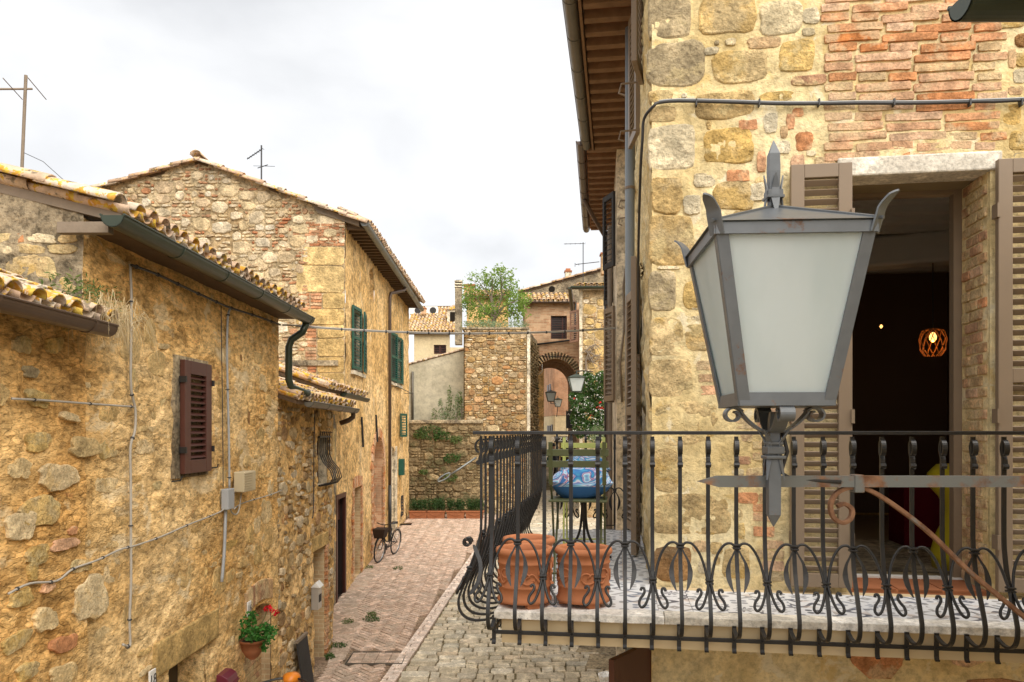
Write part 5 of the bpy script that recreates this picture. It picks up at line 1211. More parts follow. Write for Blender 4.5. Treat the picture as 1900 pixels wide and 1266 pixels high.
# ---------------------------------------------------------------- lanterns near the arch
def lantern_small(name, label, c, s_, arm):
    t = thing(name, label, 'lantern', c, 'lanterns by the arch'); c = Vector(c); fm_ = MB(); gm_ = MB()
    w0, w1, h = .30 * s_, .17 * s_, .52 * s_
    def ring(w_, z, d=0): return [c + Vector((a * (w_ + d), b * (w_ + d), z)) for a, b in ((-1, -1), (1, -1), (1, 1), (-1, 1))]
    gm_.hexa(ring(w1, 0, -.01) + ring(w0, h, -.01)); gm_.build('glass', FROST, t)
    A, B = ring(w1, 0), ring(w0, h)
    for k in range(4): fm_.tube([A[k], B[k]], .02 * s_, 5).tube([A[k], A[(k + 1) % 4]], .02 * s_, 5).tube([B[k], B[(k + 1) % 4]], .025 * s_, 5)
    fm_.add(ring(w0 * 1.1, h + .01) + [c + Vector((0, 0, h + .16 * s_))], [(0, 1, 4), (1, 2, 4), (2, 3, 4), (3, 0, 4), (3, 2, 1, 0)]); fm_.tube([c + Vector((0, 0, h + .14 * s_)), c + Vector((0, 0, h + .28 * s_))], .02 * s_, 5)
    fm_.build('frame', COPG, t); MB().tube([Vector(p) for p in arm], .018 * s_ + .008, 6).build('bracket', IRON, t)
lantern_small('wall_lantern', 'largest of the three small lanterns, hung before the arch by the climber', P(1069.5, 727, 24.), .85, [P(1069.5, 697, 24), P(1069.5, 690, 24), P(1080, 688, 24.6), P(1100, 690, 26)])
lantern_small('wall_lantern', 'middle sized lantern inside the arch left of the brick house', P(1022, 745, 42), .95, [P(1022, 745, 42), P(1022, 749, 42), P(1031, 749, 47)])
lantern_small('wall_lantern', 'smallest lantern inside the arch before the orange bricks', P(1035, 755, 47), .85, [P(1035, 755, 47), P(1033, 773, 47), P(1032, 772, 47.9)])
mbd = thing('menu_board', 'black menu board with chalk writing beside the climber', 'sign', P(1058, 795, 33))
QF = Fr(P(1051, 800, 33), (1, 0, 0), (0, -1, 0)); QF.O.z = 0
ztb = P(0, 763, 33).z; zbb = P(0, 795, 33).z
MB().fbox(QF, 0, .46, zbb, ztb, 0, .05).build('board', SLATE, mbd)
for k, (s_, b) in enumerate(((.13, 'Aperto'), (.07, 'pizza'), (.07, 'pasta'), (.07, 'vino'))): text(b, s_, QF.m(.23, ztb - .14 - k * .15, .055), WHT, mbd)
MB().fbox(QF, -.02, .0, zbb - .3, ztb + .05, -.02, .05).build('bracket', IRON, mbd)
# a person walking beyond the railing
def person(name, label, base, h, face=0.):
    t = thing(name, label, 'person', base); b = Vector(base); s_ = h / 1.72
    J_ = {'pel': (0, 0, .95), 'spi': (0, .01, 1.15), 'che': (0, .02, 1.35), 'nec': (0, .01, 1.48), 'hea': (0, -.01, 1.58), 'top': (0, 0, 1.68), 'lh': (-.1, 0, .92), 'lk': (-.1, -.1, .5), 'la': (-.1, .02, .09), 'lt': (-.1, -.13, .04),
          'rh': (.1, 0, .92), 'rk': (.1, .06, .5), 'ra': (.1, .24, .12), 'rt': (.1, .14, .03), 'ls': (-.19, .02, 1.4), 'le': (-.24, .08, 1.13), 'lw': (-.23, -.03, .9), 'lf': (-.22, -.06, .82), 'rs': (.19, .02, 1.4), 're': (.25, -.03, 1.13), 'rw': (.22, -.14, .93), 'rf': (.21, -.18, .86)}
    rad = dict(pel=.14, spi=.12, che=.15, nec=.055, hea=.095, top=.07, lh=.095, lk=.06, la=.045, lt=.04, rh=.095, rk=.06, ra=.045, rt=.04, ls=.06, le=.045, lw=.03, lf=.035, rs=.06, re=.045, rw=.03, rf=.035)
    E = [('pel', 'spi'), ('spi', 'che'), ('che', 'nec'), ('nec', 'hea'), ('hea', 'top'), ('pel', 'lh'), ('lh', 'lk'), ('lk', 'la'), ('la', 'lt'), ('pel', 'rh'), ('rh', 'rk'), ('rk', 'ra'), ('ra', 'rt'), ('che', 'ls'), ('ls', 'le'), ('le', 'lw'), ('lw', 'lf'), ('che', 'rs'), ('rs', 're'), ('re', 'rw'), ('rw', 'rf')]
    ks = list(J_); me = bpy.data.meshes.new('body'); Rz = Matrix.Rotation(face, 3, 'Z')
    me.from_pydata([tuple(b + Rz @ (Vector(J_[k]) * s_)) for k in ks], [(ks.index(a), ks.index(c)) for a, c in E], [])
    q = N('clothes', .85, .1); sp = q.n('ShaderNodeSeparateXYZ'); q.ln(q.pos, sp.inputs[0]); zl = q.math('SUBTRACT', sp.outputs[2], b.z)
    c = q.mix((.012, .012, .014), (.025, .025, .03), q.math('GREATER_THAN', zl, .93 * s_)); c = q.mix(c, (.42, .26, .18), q.math('GREATER_THAN', zl, 1.46 * s_)); q.col(c); me.materials.append(q.m)
    o = link('body', me, t); sk = o.modifiers.new('skin', 'SKIN'); 
    for k, v in zip(ks, me.skin_vertices[0].data): v.radius = (rad[k] * s_, rad[k] * s_ * (.75 if k in ('che', 'spi', 'pel') else 1)); v.use_root = k == 'pel'
    sb = o.modifiers.new('sub', 'SUBSURF'); sb.levels = 1; sb.render_levels = 2
    hb_ = MB().lathe([(.02, -.12), (.085, -.1), (.112, -.02), (.105, .07), (.06, .12), (.01, .135)], b + Rz @ (Vector((0, .015, 1.62)) * s_), 12); hb_.build('hair', BLACKM, t, sm=True)
    MB().box(b + Rz @ Vector((-.3, 0, .95)), (.1, .25, .3)).build('green_bag', SHUTG, t, bevel=.03)
bp = GP(1027, 888); person('person', 'dark clothed person with a green bag walking beyond the railing', bp, 65 * bp.y / 1400, R(12))
# ================================================================ right: corner house and balcony
AL = R(8); U8 = Vector((math.cos(AL), -math.sin(AL), 0)); V8 = Vector((math.sin(AL), math.cos(AL), 0))
C8 = Vector((.955, 5.155, 0)); FL = 3.2
FW = Fr(C8, U8, -V8)                        # front facade
SD = Fr(C8, V8, -U8)                        # street side
fq = lambda x, y: FW.px(x, y)
rhs = thing('corner_house', 'honey coloured stone corner house with taupe shutters and wide eaves', 'house', (2.5, 6, 0))
do = (fq(1577, 0)[0], fq(1836, 0)[0], FL - .06, 5.93)
gdo = (-.01, -.005, 0, .01)
fw = wallgrid('wall', FW, 0, 4.2, 0, 8.8, .022, MORT, rhs, [do, (.02, .38, .2, 2.3)], None, .022, 1.7, 171, lambda U, Z: .006 * fbm(U * 14, Z * 14, 180, 3) - .0 * U)
sdw = wallgrid('side_wall', SD, 0, 6.7, 0, 8.8, .03, MORT, rhs, [(1.55, 2.5, FL, 5.75)], None, .05, 2.2, 175, lbump(.06, 176, 6.))
reveal('side_door_reveal', SD, (1.55, 2.5, FL, 5.75), .3, WHITEP, rhs); MB().fbox(SD, 1.55, 2.5, FL, 5.75, -.33, -.29).build('side_door', DARKD, rhs)
def st(x0, x1, y0, y1, m, irr=.07, ex=3.): 
    xm = (x0 + x1) / 2; a = fq(x0, y0)[0]; b = fq(x1, y1)[0]; z1 = fq(xm, y0)[1]; z0 = fq(xm, y1)[1]; return ((a + b) / 2, (z0 + z1) / 2, b - a, z1 - z0, m, irr, ex)
FS = [st(1205, 1280, -40, 69, GREY, .02, 7), st(1301, 1400, -10, 62, OCS), st(1411, 1489, 3, 63, PALE), st(1205, 1305, 78, 160, GREY), st(1324, 1423, 95, 152, TAN), st(1448, 1510, 75, 132, OCS), st(1388, 1448, 69, 90, BRKL), st(1471, 1532, 140, 159, BRKL),
      st(1205, 1247, 168, 190, TAN), st(1290, 1400, 172, 219, TAN), st(1205, 1254, 198, 226, TAN), st(1205, 1288, 234, 314, PALE, .02, 6), st(1306, 1397, 240, 302, OCS), st(1370, 1405, 223, 242, BRK, .03, 6), st(1417, 1442, 210, 247, PALE), st(1459, 1474, 212, 240, BRK, .12),
      st(1470, 1490, 201, 218, BRK, .12), st(1476, 1508, 246, 279, BRK, .14), st(1405, 1421, 282, 319, BRK, .05, 5), st(1468, 1492, 288, 312, BRK, .14), st(1210, 1264, 329, 395, OCS, .09), st(1348, 1391, 316, 337, BRK, .04, 6), st(1325, 1397, 338, 388, TAN), st(1288, 1325, 325, 348, PALE, .12),
      st(1206, 1285, 401, 491, OCS, .05, 4), st(1268, 1300, 363, 397, PALE), st(1205, 1253, 503, 576, GREY, .04, 4), st(1269, 1322, 523, 573, OCS), st(1206, 1268, 590, 661, TAN, .05), st(1271, 1318, 602, 650, OCS), st(1206, 1283, 667, 737, TAN, .04, 5), st(1283, 1318, 586, 594, PALE, .15),
      st(1291, 1334, 669, 687, BRKL, .03, 6), st(1296, 1345, 694, 710, BRKL, .04, 6), st(1299, 1352, 715, 733, BRK, .04, 6), st(1209, 1338, 746, 826, TAN, .05, 4), st(1213, 1258, 832, 912, TAN, .05, 3), st(1290, 1353, 846, 864, PALE, .06), st(1320, 1345, 827, 843, PALE, .15),
      st(1213, 1353, 916, 992, TAN, .04, 4), st(1350, 1396, 805, 820, BRKL, .05, 6), st(1362, 1392, 846, 862, BRKL, .06, 5), st(1397, 1428, 818, 834, BRKL, .04, 6), st(1397, 1428, 840, 854, BRKL, .04, 6), st(1366, 1407, 914, 934, BRK, .05, 5), st(1409, 1432, 916, 934, BRKL, .05, 6),
      st(1397, 1437, 935, 950, BRK, .04, 6), st(1397, 1437, 952, 967, BRK, .04, 6), st(1397, 1437, 977, 996, BRK, .04, 6), st(1214, 1282, 1014, 1077, BRS, .07, 4), st(1342, 1390, 1018, 1073, TAN), st(1295, 1326, 1042, 1064, PALE), st(1284, 1316, 1003, 1024, BRKL), st(1318, 1340, 1006, 1028, TAN),
      st(1415, 1455, 1003, 1018, BRK, .05, 6), st(1403, 1455, 1021, 1037, BRKL, .05, 6), st(1415, 1455, 1041, 1059, BRK, .05, 6), st(1415, 1455, 1062, 1078, GREY, .06, 5), st(1408, 1454, 758, 775, BRK, .05, 6), st(1346, 1400, 780, 796, BRKL, .05, 6), st(1404, 1458, 780, 797, BRKL, .05, 6), st(1346, 1380, 760, 775, TAN),
      st(1357, 1380, 870, 884, PALE, .15), st(1385, 1432, 868, 890, BRKL), st(1305, 1330, 896, 910, BRKL, .12), st(1512, 1550, 292, 305, BRKL, .05, 6), st(1436, 1466, 262, 286, PALE, .12), st(1390, 1420, 340, 372, PALE, .1), st(1410, 1450, 420, 470, OCS), st(1330, 1400, 420, 480, TAN), st(1340, 1390, 520, 560, TAN), st(1410, 1452, 540, 590, PALE), st(1350, 1400, 600, 640, OCS), st(1400, 1452, 640, 668, BRKL), st(1400, 1452, 690, 720, BRK), st(1400, 1420, 330, 362, TAN),
      st(1884, 1920, 62, 88, BRS), st(1849, 1900, 36, 52, OCS), st(1858, 1894, 195, 233, OCS), st(1873, 1915, 242, 280, OCS), st(1870, 1885, 92, 126, BRKL, .1), st(1870, 1898, 160, 177, BRKL, .1), st(1884, 1912, 98, 124, TAN), st(1880, 1905, 128, 155, PALE), st(1880, 1900, 284, 300, PALE)]
rs = random.Random(81)
FS += [st(x - w_ / 2, x + w_ / 2, y - h / 2, y + h / 2, m, .16, 2.4) for x, y, w_, h, m in ((1320, 95, 26, 14, PALE), (1330, 80, 8, 8, GREY), (1356, 78, 20, 12, PALE), (1505, 30, 30, 30, PALE), (1500, 60, 24, 14, PALE), (1270, 178, 10, 8, PALE), (1440, 180, 60, 18, OCS), (1300, 328, 24, 12, PALE), (1315, 232, 8, 16, OCS), (1455, 245, 14, 22, BRKL), (1505, 285, 18, 10, PALE), (1500, 320, 26, 12, BRKL), (1275, 480, 10, 10, PALE), (1300, 505, 24, 10, OCS), (1290, 570, 14, 10, PALE), (1318, 985, 20, 14, OCS), (1375, 985, 14, 30, OCS), (1368, 955, 20, 22, TAN), (1300, 840, 10, 8, PALE), (1265, 1050, 10, 10, PALE), (1330, 1040, 12, 14, TAN), (1240, 497, 40, 6, PALE), (1380, 398, 34, 14, OCS))]
for q in FS:                                 # larger stones get more facets
    if q[6] >= 6 and q[4] in (BRK, BRKL): vs, fs = stone_geo(rectp(q[2], q[3], rs, .004), .012, rs, ((1, -.03), (.985, .8), (.95, 1.)))
    else: vs, fs = rock_geo(polyn(q[2] * 1.06, q[3] * 1.06, min(.06, q[5] * .6), rs, q[6] + 1.8, 24 if q[2] * q[3] > .012 else 14), .014, rs, .024, .6)
    MB().add(vs, fs).build('brick' if q[4] in (BRK, BRKL) else 'stone', q[4], fw, M=FW.m(q[0], q[1], -.004, rs.uniform(-.03, .03)))
# stones outside the photographed strip: lower storey under the balcony and the far right
lay(FW, pack(3.7, 2.7, .1, [(5, 4, 10), (4, 3, 25), (3, 2, 40), (2, 2, 20)], rs, lambda u, z: u > .0), fw, rs, mats=lambda a, r: r.choice((TAN, OCS, BRK, TAN)) if a > .03 else None, t=.02, u0=.45, z0=.2, irr=.08, n=10, joint=.05, skip=.15)
lay(FW, pack(1.4, 5.1, .1, [(5, 4, 10), (4, 3, 25), (3, 2, 40)], rs), fw, rs, mats=lambda a, r: r.choice((TAN, OCS, PALE, BRK)) if a > .03 else None, t=.02, u0=2.75, z0=3.1, irr=.1, n=10, joint=.06, skip=.3)
# relieving panel of long bricks above the door
y = -12.; row = 0
while y < 286:
    h = 15.2; xl = 1529 + (rs.choice((0, 0, 8, -6)) if row % 3 else 0); xr = 1868 - rs.choice((0, 0, 10, 22)); x = xl - (50 if row % 2 else 0)
    while x < xr:
        w_ = rs.choice((108, 112, 56, 108)); a, b = max(x, xl), min(x + w_ - 4.5, xr)
        if b - a > 14 and not (a > 1860 and y < 30):
            q = st(a, b, y + .8, y + h, BRK if rs.random() < .86 else BRKL, .012, 10); vs, fs = stone_geo(rectp(q[2], q[3], rs, .0035), .013, rs, ((1, -.03), (.985, .8), (.95, 1.)), .12)
            MB().add(vs, fs).build('brick', q[4], fw, M=FW.m(q[0], q[1], -.002, rs.uniform(-.008, .008)))
        x += w_
    y += 18.4; row += 1
a, b = fq(1553, 286)[0], fq(1858, 324)[0]; z1 = fq(1700, 288)[1]
MB().fbox(FW, a, b, do[3] - .005, z1, -.2, .022).build('lintel', TRAV, rhs, bevel=.012)
# door opening: brick jambs, timber soffit, black frame
mb = MB(); DP = .40
MB().fbox(FW, do[0] - .1, do[0], do[2], do[3], -DP, -.02).build('jamb_core', MORT, rhs); MB().fbox(FW, do[1], do[1] + .1, do[2], do[3], -DP, -.02).build('jamb_core', MORT, rhs)
MB().fbox(FW, do[0] - .1, do[1] + .1, do[3] + .001, do[3] + .1, -DP, -.21).build('soffit', BROWND, rhs)
z = do[2] + .02; row = 0
while z < do[3] - .04:
    for sgn, u in ((1, do[0]), (-1, do[1])):
        d = -.03 + (-.06 if row % 2 else 0)
        for l in ((.17, .12) if row % 2 else (.12, .18)):
            uu = (u - .03, u + .012 + rs.uniform(-.004, .005)) if sgn > 0 else (u - .012 - rs.uniform(-.004, .005), u + .03)
            MB().fbox(FW, uu[0], uu[1], z, z + .062, max(-DP + .02, d - l + .01), d).build('jamb_brick', BRKL if rs.random() < .85 else BRK, rhs, bevel=.008); d -= l
    z += .073; row += 1
fu0, fu1 = do[0] + .03, do[1] - .02
MB().fbox(FW, fu0 - .06, fu0 + .02, FL - .03, do[3], -DP - .06, -DP + .01).fbox(FW, fu1 - .035, fu1 + .08, FL - .03, do[3], -DP - .06, -DP + .01).fbox(FW, fu0, fu1, do[3] - .03, do[3], -DP - .06, -DP + .009).build('door_frame', SHUT, rhs)
MB().fbox(FW, do[0], do[1], FL - .02, FL + .012, -DP, .0).build('threshold', TERR, rhs); MB().fbox(FW, do[0], do[1], FL - .05, FL + .03, -DP - .05, -DP + .02).build('sill', WHT, rhs)
for k in range(3): MB().fbox(FW, do[0] + .02 + k * .28, do[0] + .29 + k * .28, FL - .005, FL + .018, -DP + .03, .0).build('threshold_tile', TERRD, rhs)
# shutters
aL = fq(1462, 0)[0]
hin = rotfr(FW, do[0] - .005, .05, R(180 - 4)); louvre(Fr(FW.p(0, 0, .0), FW.U, FW.N), aL, do[0] - .01, FL + .03, fq(0 + 1520, 312)[1], .045, SHUT, rhs, 'shutter', .062, True, .045, .085, .09, ang=40, sd_=.042, lab='taupe louvred shutter folded back left of the door')
louvre(FW, do[1] + .012, do[1] + .435, FL + .03, fq(1860, 303)[1], .045, SHUT, rhs, 'shutter', .062, True, .045, .085, .09, ang=40, sd_=.042, lab='taupe louvred shutter folded back right of the door')
for u in (aL + .0, do[0] - .02, do[1] + .0):
    for zz in (3.5, 4.3, 5.6): MB().fbox(FW, u, u + .02, zz, zz + .09, .03, .105).build('hinge', SHUT, rhs)
# room behind the door
room = thing('dining_room', 'dark dining room behind the open balcony door', 'room', FW.p(1.6, FL, -2))
MB().fbox(FW, .35, 3.9, FL - .12, FL - .03, -5., -DP - .06).build('floor', BROWND, room)
MB().fbox(FW, .3, 3.9, FL, 6.35, -5.1, -5.).fbox(FW, .3, .35, FL, 6.35, -5., -DP - .06).fbox(FW, 3.9, 3.95, FL, 6.35, -5., -DP - .06).build('walls', ROOMW, room)
MB().fbox(FW, .3, 3.95, 6.3, 6.4, -5.1, -DP - .02).build('ceiling', WHT, room)
MB().fbox(FW, .35, do[0] - .1, FL, 6.3, -DP - .05, -DP - .02).fbox(FW, do[1] + .1, 3.9, FL, 6.3, -DP - .05, -DP - .02).fbox(FW, do[0] - .1, do[1] + .1, do[3] + .1, 6.3, -DP - .05, -DP - .02).build('front_lining', CREAM, room)
for k in range(13): MB().fbox(FW, .36, 3.9, 6.2, 6.3, -.7 - k * .33, -.6 - k * .33).build('joist', WHT, room)
bfr = rotfr(FW, 1., -3.2, R(14)); MB().fbox(bfr, 0, 2.9, 5.9, 6.2, -.13, .13).build('main_beam', WHT, room, bevel=.03)
MB().fbox(FW, do[0] - .2, do[1] + .3, FL - .025, FL - .015, -2.6, -.9).build('rug', GREYP, room)
MB().fbox(FW, 2.4, 2.85, FL - .02, FL + .55, -2.6, -2.2).build('red_cabinet', RED, room)
pl_ = bpy.data.lights.new('pendant_light', 'POINT'); pl_.energy = .9; pl_.color = (1, .55, .22); pl_.shadow_soft_size = .03; plo = bpy.data.objects.new('pendant_light', pl_); COL.objects.link(plo); plo.location = P(1731, 636, 7.4) + Vector((0, 0, -.03))
pd = thing('pendant_lamp', 'glowing amber glass pendant lamp inside the dark room', 'lamp', P(1731, 637, 7.4)); pc = P(1731, 636, 7.4)
prof = [(.045, .135), (.10, .115), (.125, .03), (.115, -.07), (.075, -.13)]
for k in range(12):                          # woven ribs
    a = 2 * math.pi * k / 12
    for s_ in (1, -1): MB().tube([pc + Vector((r * math.cos(a + s_ * i * .3), r * math.sin(a + s_ * i * .3), z)) for i, (r, z) in enumerate(prof)], .0035, 4).build('rib', AMBER, pd)
MB().lathe([(.005, -.045), (.03, -.02), (.034, .01), (.015, .05)], pc + Vector((0, 0, .05)), 12).build('bulb', BULB, pd, sm=True)
MB().tube([pc + Vector((0, 0, .13)), Vector((pc.x, pc.y, 6.3))], .006, 5).build('flex', CABD, pd)
s2 = thing('spot_lamp', 'tiny lit spot lamp in the depth of the room', 'lamp', P(1635, 606, 8.6)); MB().lathe([(.006, -.02), (.018, 0), (.006, .02)], P(1635, 606, 8.6), 10).build('bulb', BULB, s2); MB().tube([P(1635, 606, 8.6), P(1635, 606, 9.2)], .01, 5).build('stem', IRON, s2)
yc = thing('yellow_chair', 'curvy yellow moulded chair just inside the balcony door', 'chair', FW.p(2.4, FL, -1.05))
prof = [(.0, FL - .02), (.19, FL - .02), (.205, FL + .1), (.17, FL + .24), (.115, FL + .36), (.105, FL + .46), (.15, FL + .54), (.215, FL + .62), (.225, FL + .72), (.16, FL + .79), (0, FL + .8)]
MB().lathe(prof, FW.p(2.40, 0, -1.05), 28, None, False).build('body', YEL, yc, sm=True)
# street side: eaves, gutter, shutters, pipes
EZ = EYE + 4.5
ev = MB().fbox(SD, -.2, 6.7, EZ + .02, EZ + .08, -.6, .62).build('eave', RAFT, rhs)
for k in range(24): MB().fbox(SD, .0 + k * .285, .1 + k * .285, EZ - .10, EZ + .018, -.1, .585).build('rafter', RAFT, ev)
for k in range(24): MB().fbox(SD, .1 + k * .285, .282 + k * .285, EZ - .005, EZ + .012, -.1, .595).build('soffit_tile', TERRD, ev)
MB().fbox(SD, -.2, 6.7, EZ - .1, EZ + .09, .605, .635).build('fascia', RAFT, ev)
gutter('gutter', SD.p(-.4, EZ - .0, .72), SD.p(6.7, EZ - .0, .72), .08, ZINCD, rhs, True, True, rings=.75)
roofslab('roof', [SD.p(-.3, EZ + .095, .64), SD.p(6.7, EZ + .095, .64), SD.p(6.7, EZ + 1.9, -4.4), SD.p(-.3, EZ + 1.9, -4.4)], .003, TILEP, rhs)
MB().fbox(FW, 4.17, 4.2, 0, 8.8, -6.7, -.06).fbox(FW, 0.1, 4.2, 0, 8.8, -6.75, -6.7).build('rear_wall', MORT, rhs)
tubeobj('downpipe', [SD.p(3.1, EZ - .1, .1), SD.p(3.1, .1, .1)], .052, PIPEG, rhs, 12)
for zz in (5.6, 6.9): MB().lathe([(.056, -.015), (.056, .015)], SD.p(3.1, zz, .1), 12).build('pipe_clip', SHUT, rhs)
fr2 = rotfr(SD, 2.5, .03, R(9)); louvre(fr2, 0, .48, FL + .02, 5.7, 0, SHUT, rhs, 'balcony_shutter', .062, True, .045, .08, .09)
fr2 = rotfr(SD, 1.55, .03, R(180 - 6)); louvre(fr2, 0, .46, FL + .02, 5.7, -.045, SHUT, rhs, 'balcony_shutter', .062, True, .045, .08, .09)
for u, zz0, zz1, an in ((1.4, 7.25, 8.6, R(180 - 9)), (2.45, 7.25, 8.6, R(9)), (4.6, 7.2, 8.5, R(172)), (5.4, 7.2, 8.5, R(10))):
    fr2 = rotfr(SD, u, .03, an); louvre(fr2, 0, .45, zz0, zz1, -.022, SHUT, rhs, 'upper_shutter', .06, False, .045, .08, .09)
    MB().tube([SD.p(u, zz0 + .03, .02), SD.p(u, zz0 + .02, .2), SD.p(u, zz0 - .06, .22), SD.p(u, zz0 - .08, .17)], .01, 5).build('shutter_catch', SHUT, rhs)
# second house along the street
h2 = thing('plastered_house', 'narrow cream plastered house with brown eaves beyond the corner house', 'house', (2.2, 14, .5))
A2, B2 = Vector((1.64, 11.8, 0)), Vector((2.22, 16.8, 0)); H2 = Fr(A2, B2 - A2, (-(B2 - A2).y, (B2 - A2).x, 0)); L2 = (B2 - A2).length
E2 = EYE + 4.5
wallgrid('wall', H2, 0, L2, .2, E2, .12, WHITEP, h2, (), None, .015, 1.5, 191); 
FE = Fr(A2, (1, -.14, 0), (-.14, -1, 0)); wallgrid('end_wall', FE, 0, 2.5, .2, E2, .1, WHITEP, h2, (), None, .01, 1.5, 193)
MB().fbox(H2, L2 - .05, L2, .2, E2, -3, -.02).build('rear_wall', WHITEP, h2)
ev = MB().fbox(H2, -.1, L2, E2 + .02, E2 + .08, -3, .5).build('eave', RAFT, h2)
for k in range(16): MB().fbox(H2, .02 + k * .31, .12 + k * .31, E2 - .09, E2 + .018, -.1, .46).build('rafter', RAFT, ev)
for k in range(16): MB().fbox(H2, .12 + k * .31, .328 + k * .31, E2 - .01, E2 + .012, -.1, .47).build('soffit_tile', TERR, ev)
gutter('gutter', H2.p(-.15, E2, .56), H2.p(L2, E2, .56), .07, COPB, h2, True, True, rings=.8)
tubeobj('gutter_outlet', [H2.p(2.6, E2 - .06, .56), H2.p(2.9, E2 - .3, .4), H2.p(3.2, E2 - .75, .1), H2.p(3.2, .3, .1)], .04, COPB, h2)
tubeobj('downpipe', [H2.p(4.85, E2 - .1, .12), H2.p(4.85, .5, .12)], .05, IRON, h2, 10)
tubeobj('cast_pipe', [H2.p(2.0, 8.0, .08), H2.p(2.0, .3, .08)], .045, WOODG, h2, 10)
for u, a, b, an in ((.55, 4.75, 6.3, R(22)), (1.5, 4.75, 6.3, R(158)), (2.6, 6.7, 8., R(20)), (.3, 6.9, 8.1, R(25))):
    fr2 = rotfr(H2, u, .03, an); louvre(fr2, 0, .4, a, b, -.02, SHUT if a < 6 else SLATE, h2, 'shutter', .08, False, .045, .06, .09)
tubeobj('climbing_stem', [FE.p(.08, 4.7, .03), FE.p(.05, 5.3, .04), FE.p(.12, 5.9, .03), FE.p(.1, 6.5, .04), FE.p(.17, 7.0, .03)], .018, WOODG, h2, 5)
# ---------------------------------------------------------------- balcony
bal = thing('balcony', 'balcony slab with patterned tiles, pale stone edge and beige fascia', 'balcony', (.5, 4.6, FL))
S8 = Vector((-.105, 4.40, 0)); BF = Fr(S8, U8, -V8); BS = Fr(S8, V8, -U8)       # front edge, side edge frames
dpf = (C8 - S8).dot(V8); dps = (C8 - S8).dot(U8); LF, LS = 4.2, 3.72
def bp_(s_, t_, z): return S8 + U8 * s_ + V8 * t_ + Vector((0, 0, z))
def bslab(name, s0, s1, t0, t1, z0, z1, mat, par=bal, bev=0):
    return MB().hexa([bp_(s0, t0, z0), bp_(s1, t0, z0), bp_(s1, t1, z0), bp_(s0, t1, z0), bp_(s0, t0, z1), bp_(s1, t0, z1), bp_(s1, t1, z1), bp_(s0, t1, z1)]).build(name, mat, par, bevel=bev)
EB = .15
x = 0.
for k, w_ in enumerate((.98, .9, 1.1, 1.2)): bslab('edge_stone', x, x + w_ - .004, 0, EB, FL - .045, FL, TRAV, bal, .004); x += w_
t_ = EB + .004
for k in range(4): bslab('edge_stone', 0, EB, t_, t_ + .89, FL - .045, FL, TRAV, bal, .004); t_ += .894
bslab('bed', EB, LF, EB, dpf - .01, FL - .045, FL - .012, FASC); bslab('side_bed', EB, dps - .01, dpf - .009, LS, FL - .045, FL - .012, FASC)
bslab('fascia', .04, LF, .035, dpf, FL - .19, FL - .046, FASC); bslab('side_fascia', .04, dps, dpf + .001, LS, FL - .19, FL - .046, FASC)
tl = MB().box((0, 0, 0), (.197, .197, .012)).mesh('floor_tile', TILEFL); Rm = Matrix((U8, V8, Vector((0, 0, 1)))).transposed().to_4x4()
def ftile(s_, t_): link('floor_tile', tl, bal, Matrix.Translation(bp_(s_, t_, FL - .008)) @ Rm @ Matrix.Rotation(R(90) * rng.randrange(4), 4, 'Z'))
tt = EB + .102
while tt < LS - .05:
    s_ = EB + .102
    while s_ < LF:
        if tt < dpf - .09 or s_ < dps - .08: ftile(s_, tt)
        s_ += .2
    tt += .2
# ground-floor doorway under the balcony
gd = MB().fbox(FW, .02, .38, .2, 2.3, -.3, -.25).build('cellar_door', DARKD, rhs); reveal('cellar_door_reveal', FW, (.02, .38, .2, 2.3), .25, WOOD, rhs, .03)
cs_ = thing('street_shutter', 'dark brown shutter standing open below the balcony corner', 'shutter', SD.p(-.02, .1, .1)); cf = rotfr(SD, .02, .02, R(150)); MB().fbox(cf, 0, .5, .25, FL - .4, -.02, .02).build('leaf', SHUTR, cs_); MB().fbox(cf, .03, .47, FL - .95, FL - .85, .02, .04).build('batten', WOOD, cs_)
# ---------------------------------------------------------------- railing
rail = thing('balcony_railing', 'black wrought iron belly railing with scrolls and leaves round the balcony', 'railing', S8 + Vector((0, 0, FL)))
PR = [(.085, 1.02), (.085, .75), (.085, .5), (.095, .4), (.125, .28), (.17, .18), (.205, .10), (.222, .04), (.21, -.02), (.17, -.058), (.11, -.07), (.05, -.062), (.018, -.05)]
zs_ = [z for d, z in PR[:8]][::-1]; ds_ = [d for d, z in PR[:8]][::-1]
def prof(z): return float(np.interp(z, zs_, ds_))
def spl(pts, n=6):
    out_ = []; pts = [Vector(p) for p in pts]
    for i in range(len(pts) - 1):
        p0, p1, p2, p3 = pts[max(i - 1, 0)], pts[i], pts[i + 1], pts[min(i + 2, len(pts) - 1)]
        for k in range(n):
            t = k / n; out_.append(.5 * ((2 * p1) + (p2 - p0) * t + (2 * p0 - 5 * p1 + 4 * p2 - p3) * t * t + (3 * p1 - p0 - 3 * p2 + p3) * t ** 3))
    return out_ + [pts[-1]]
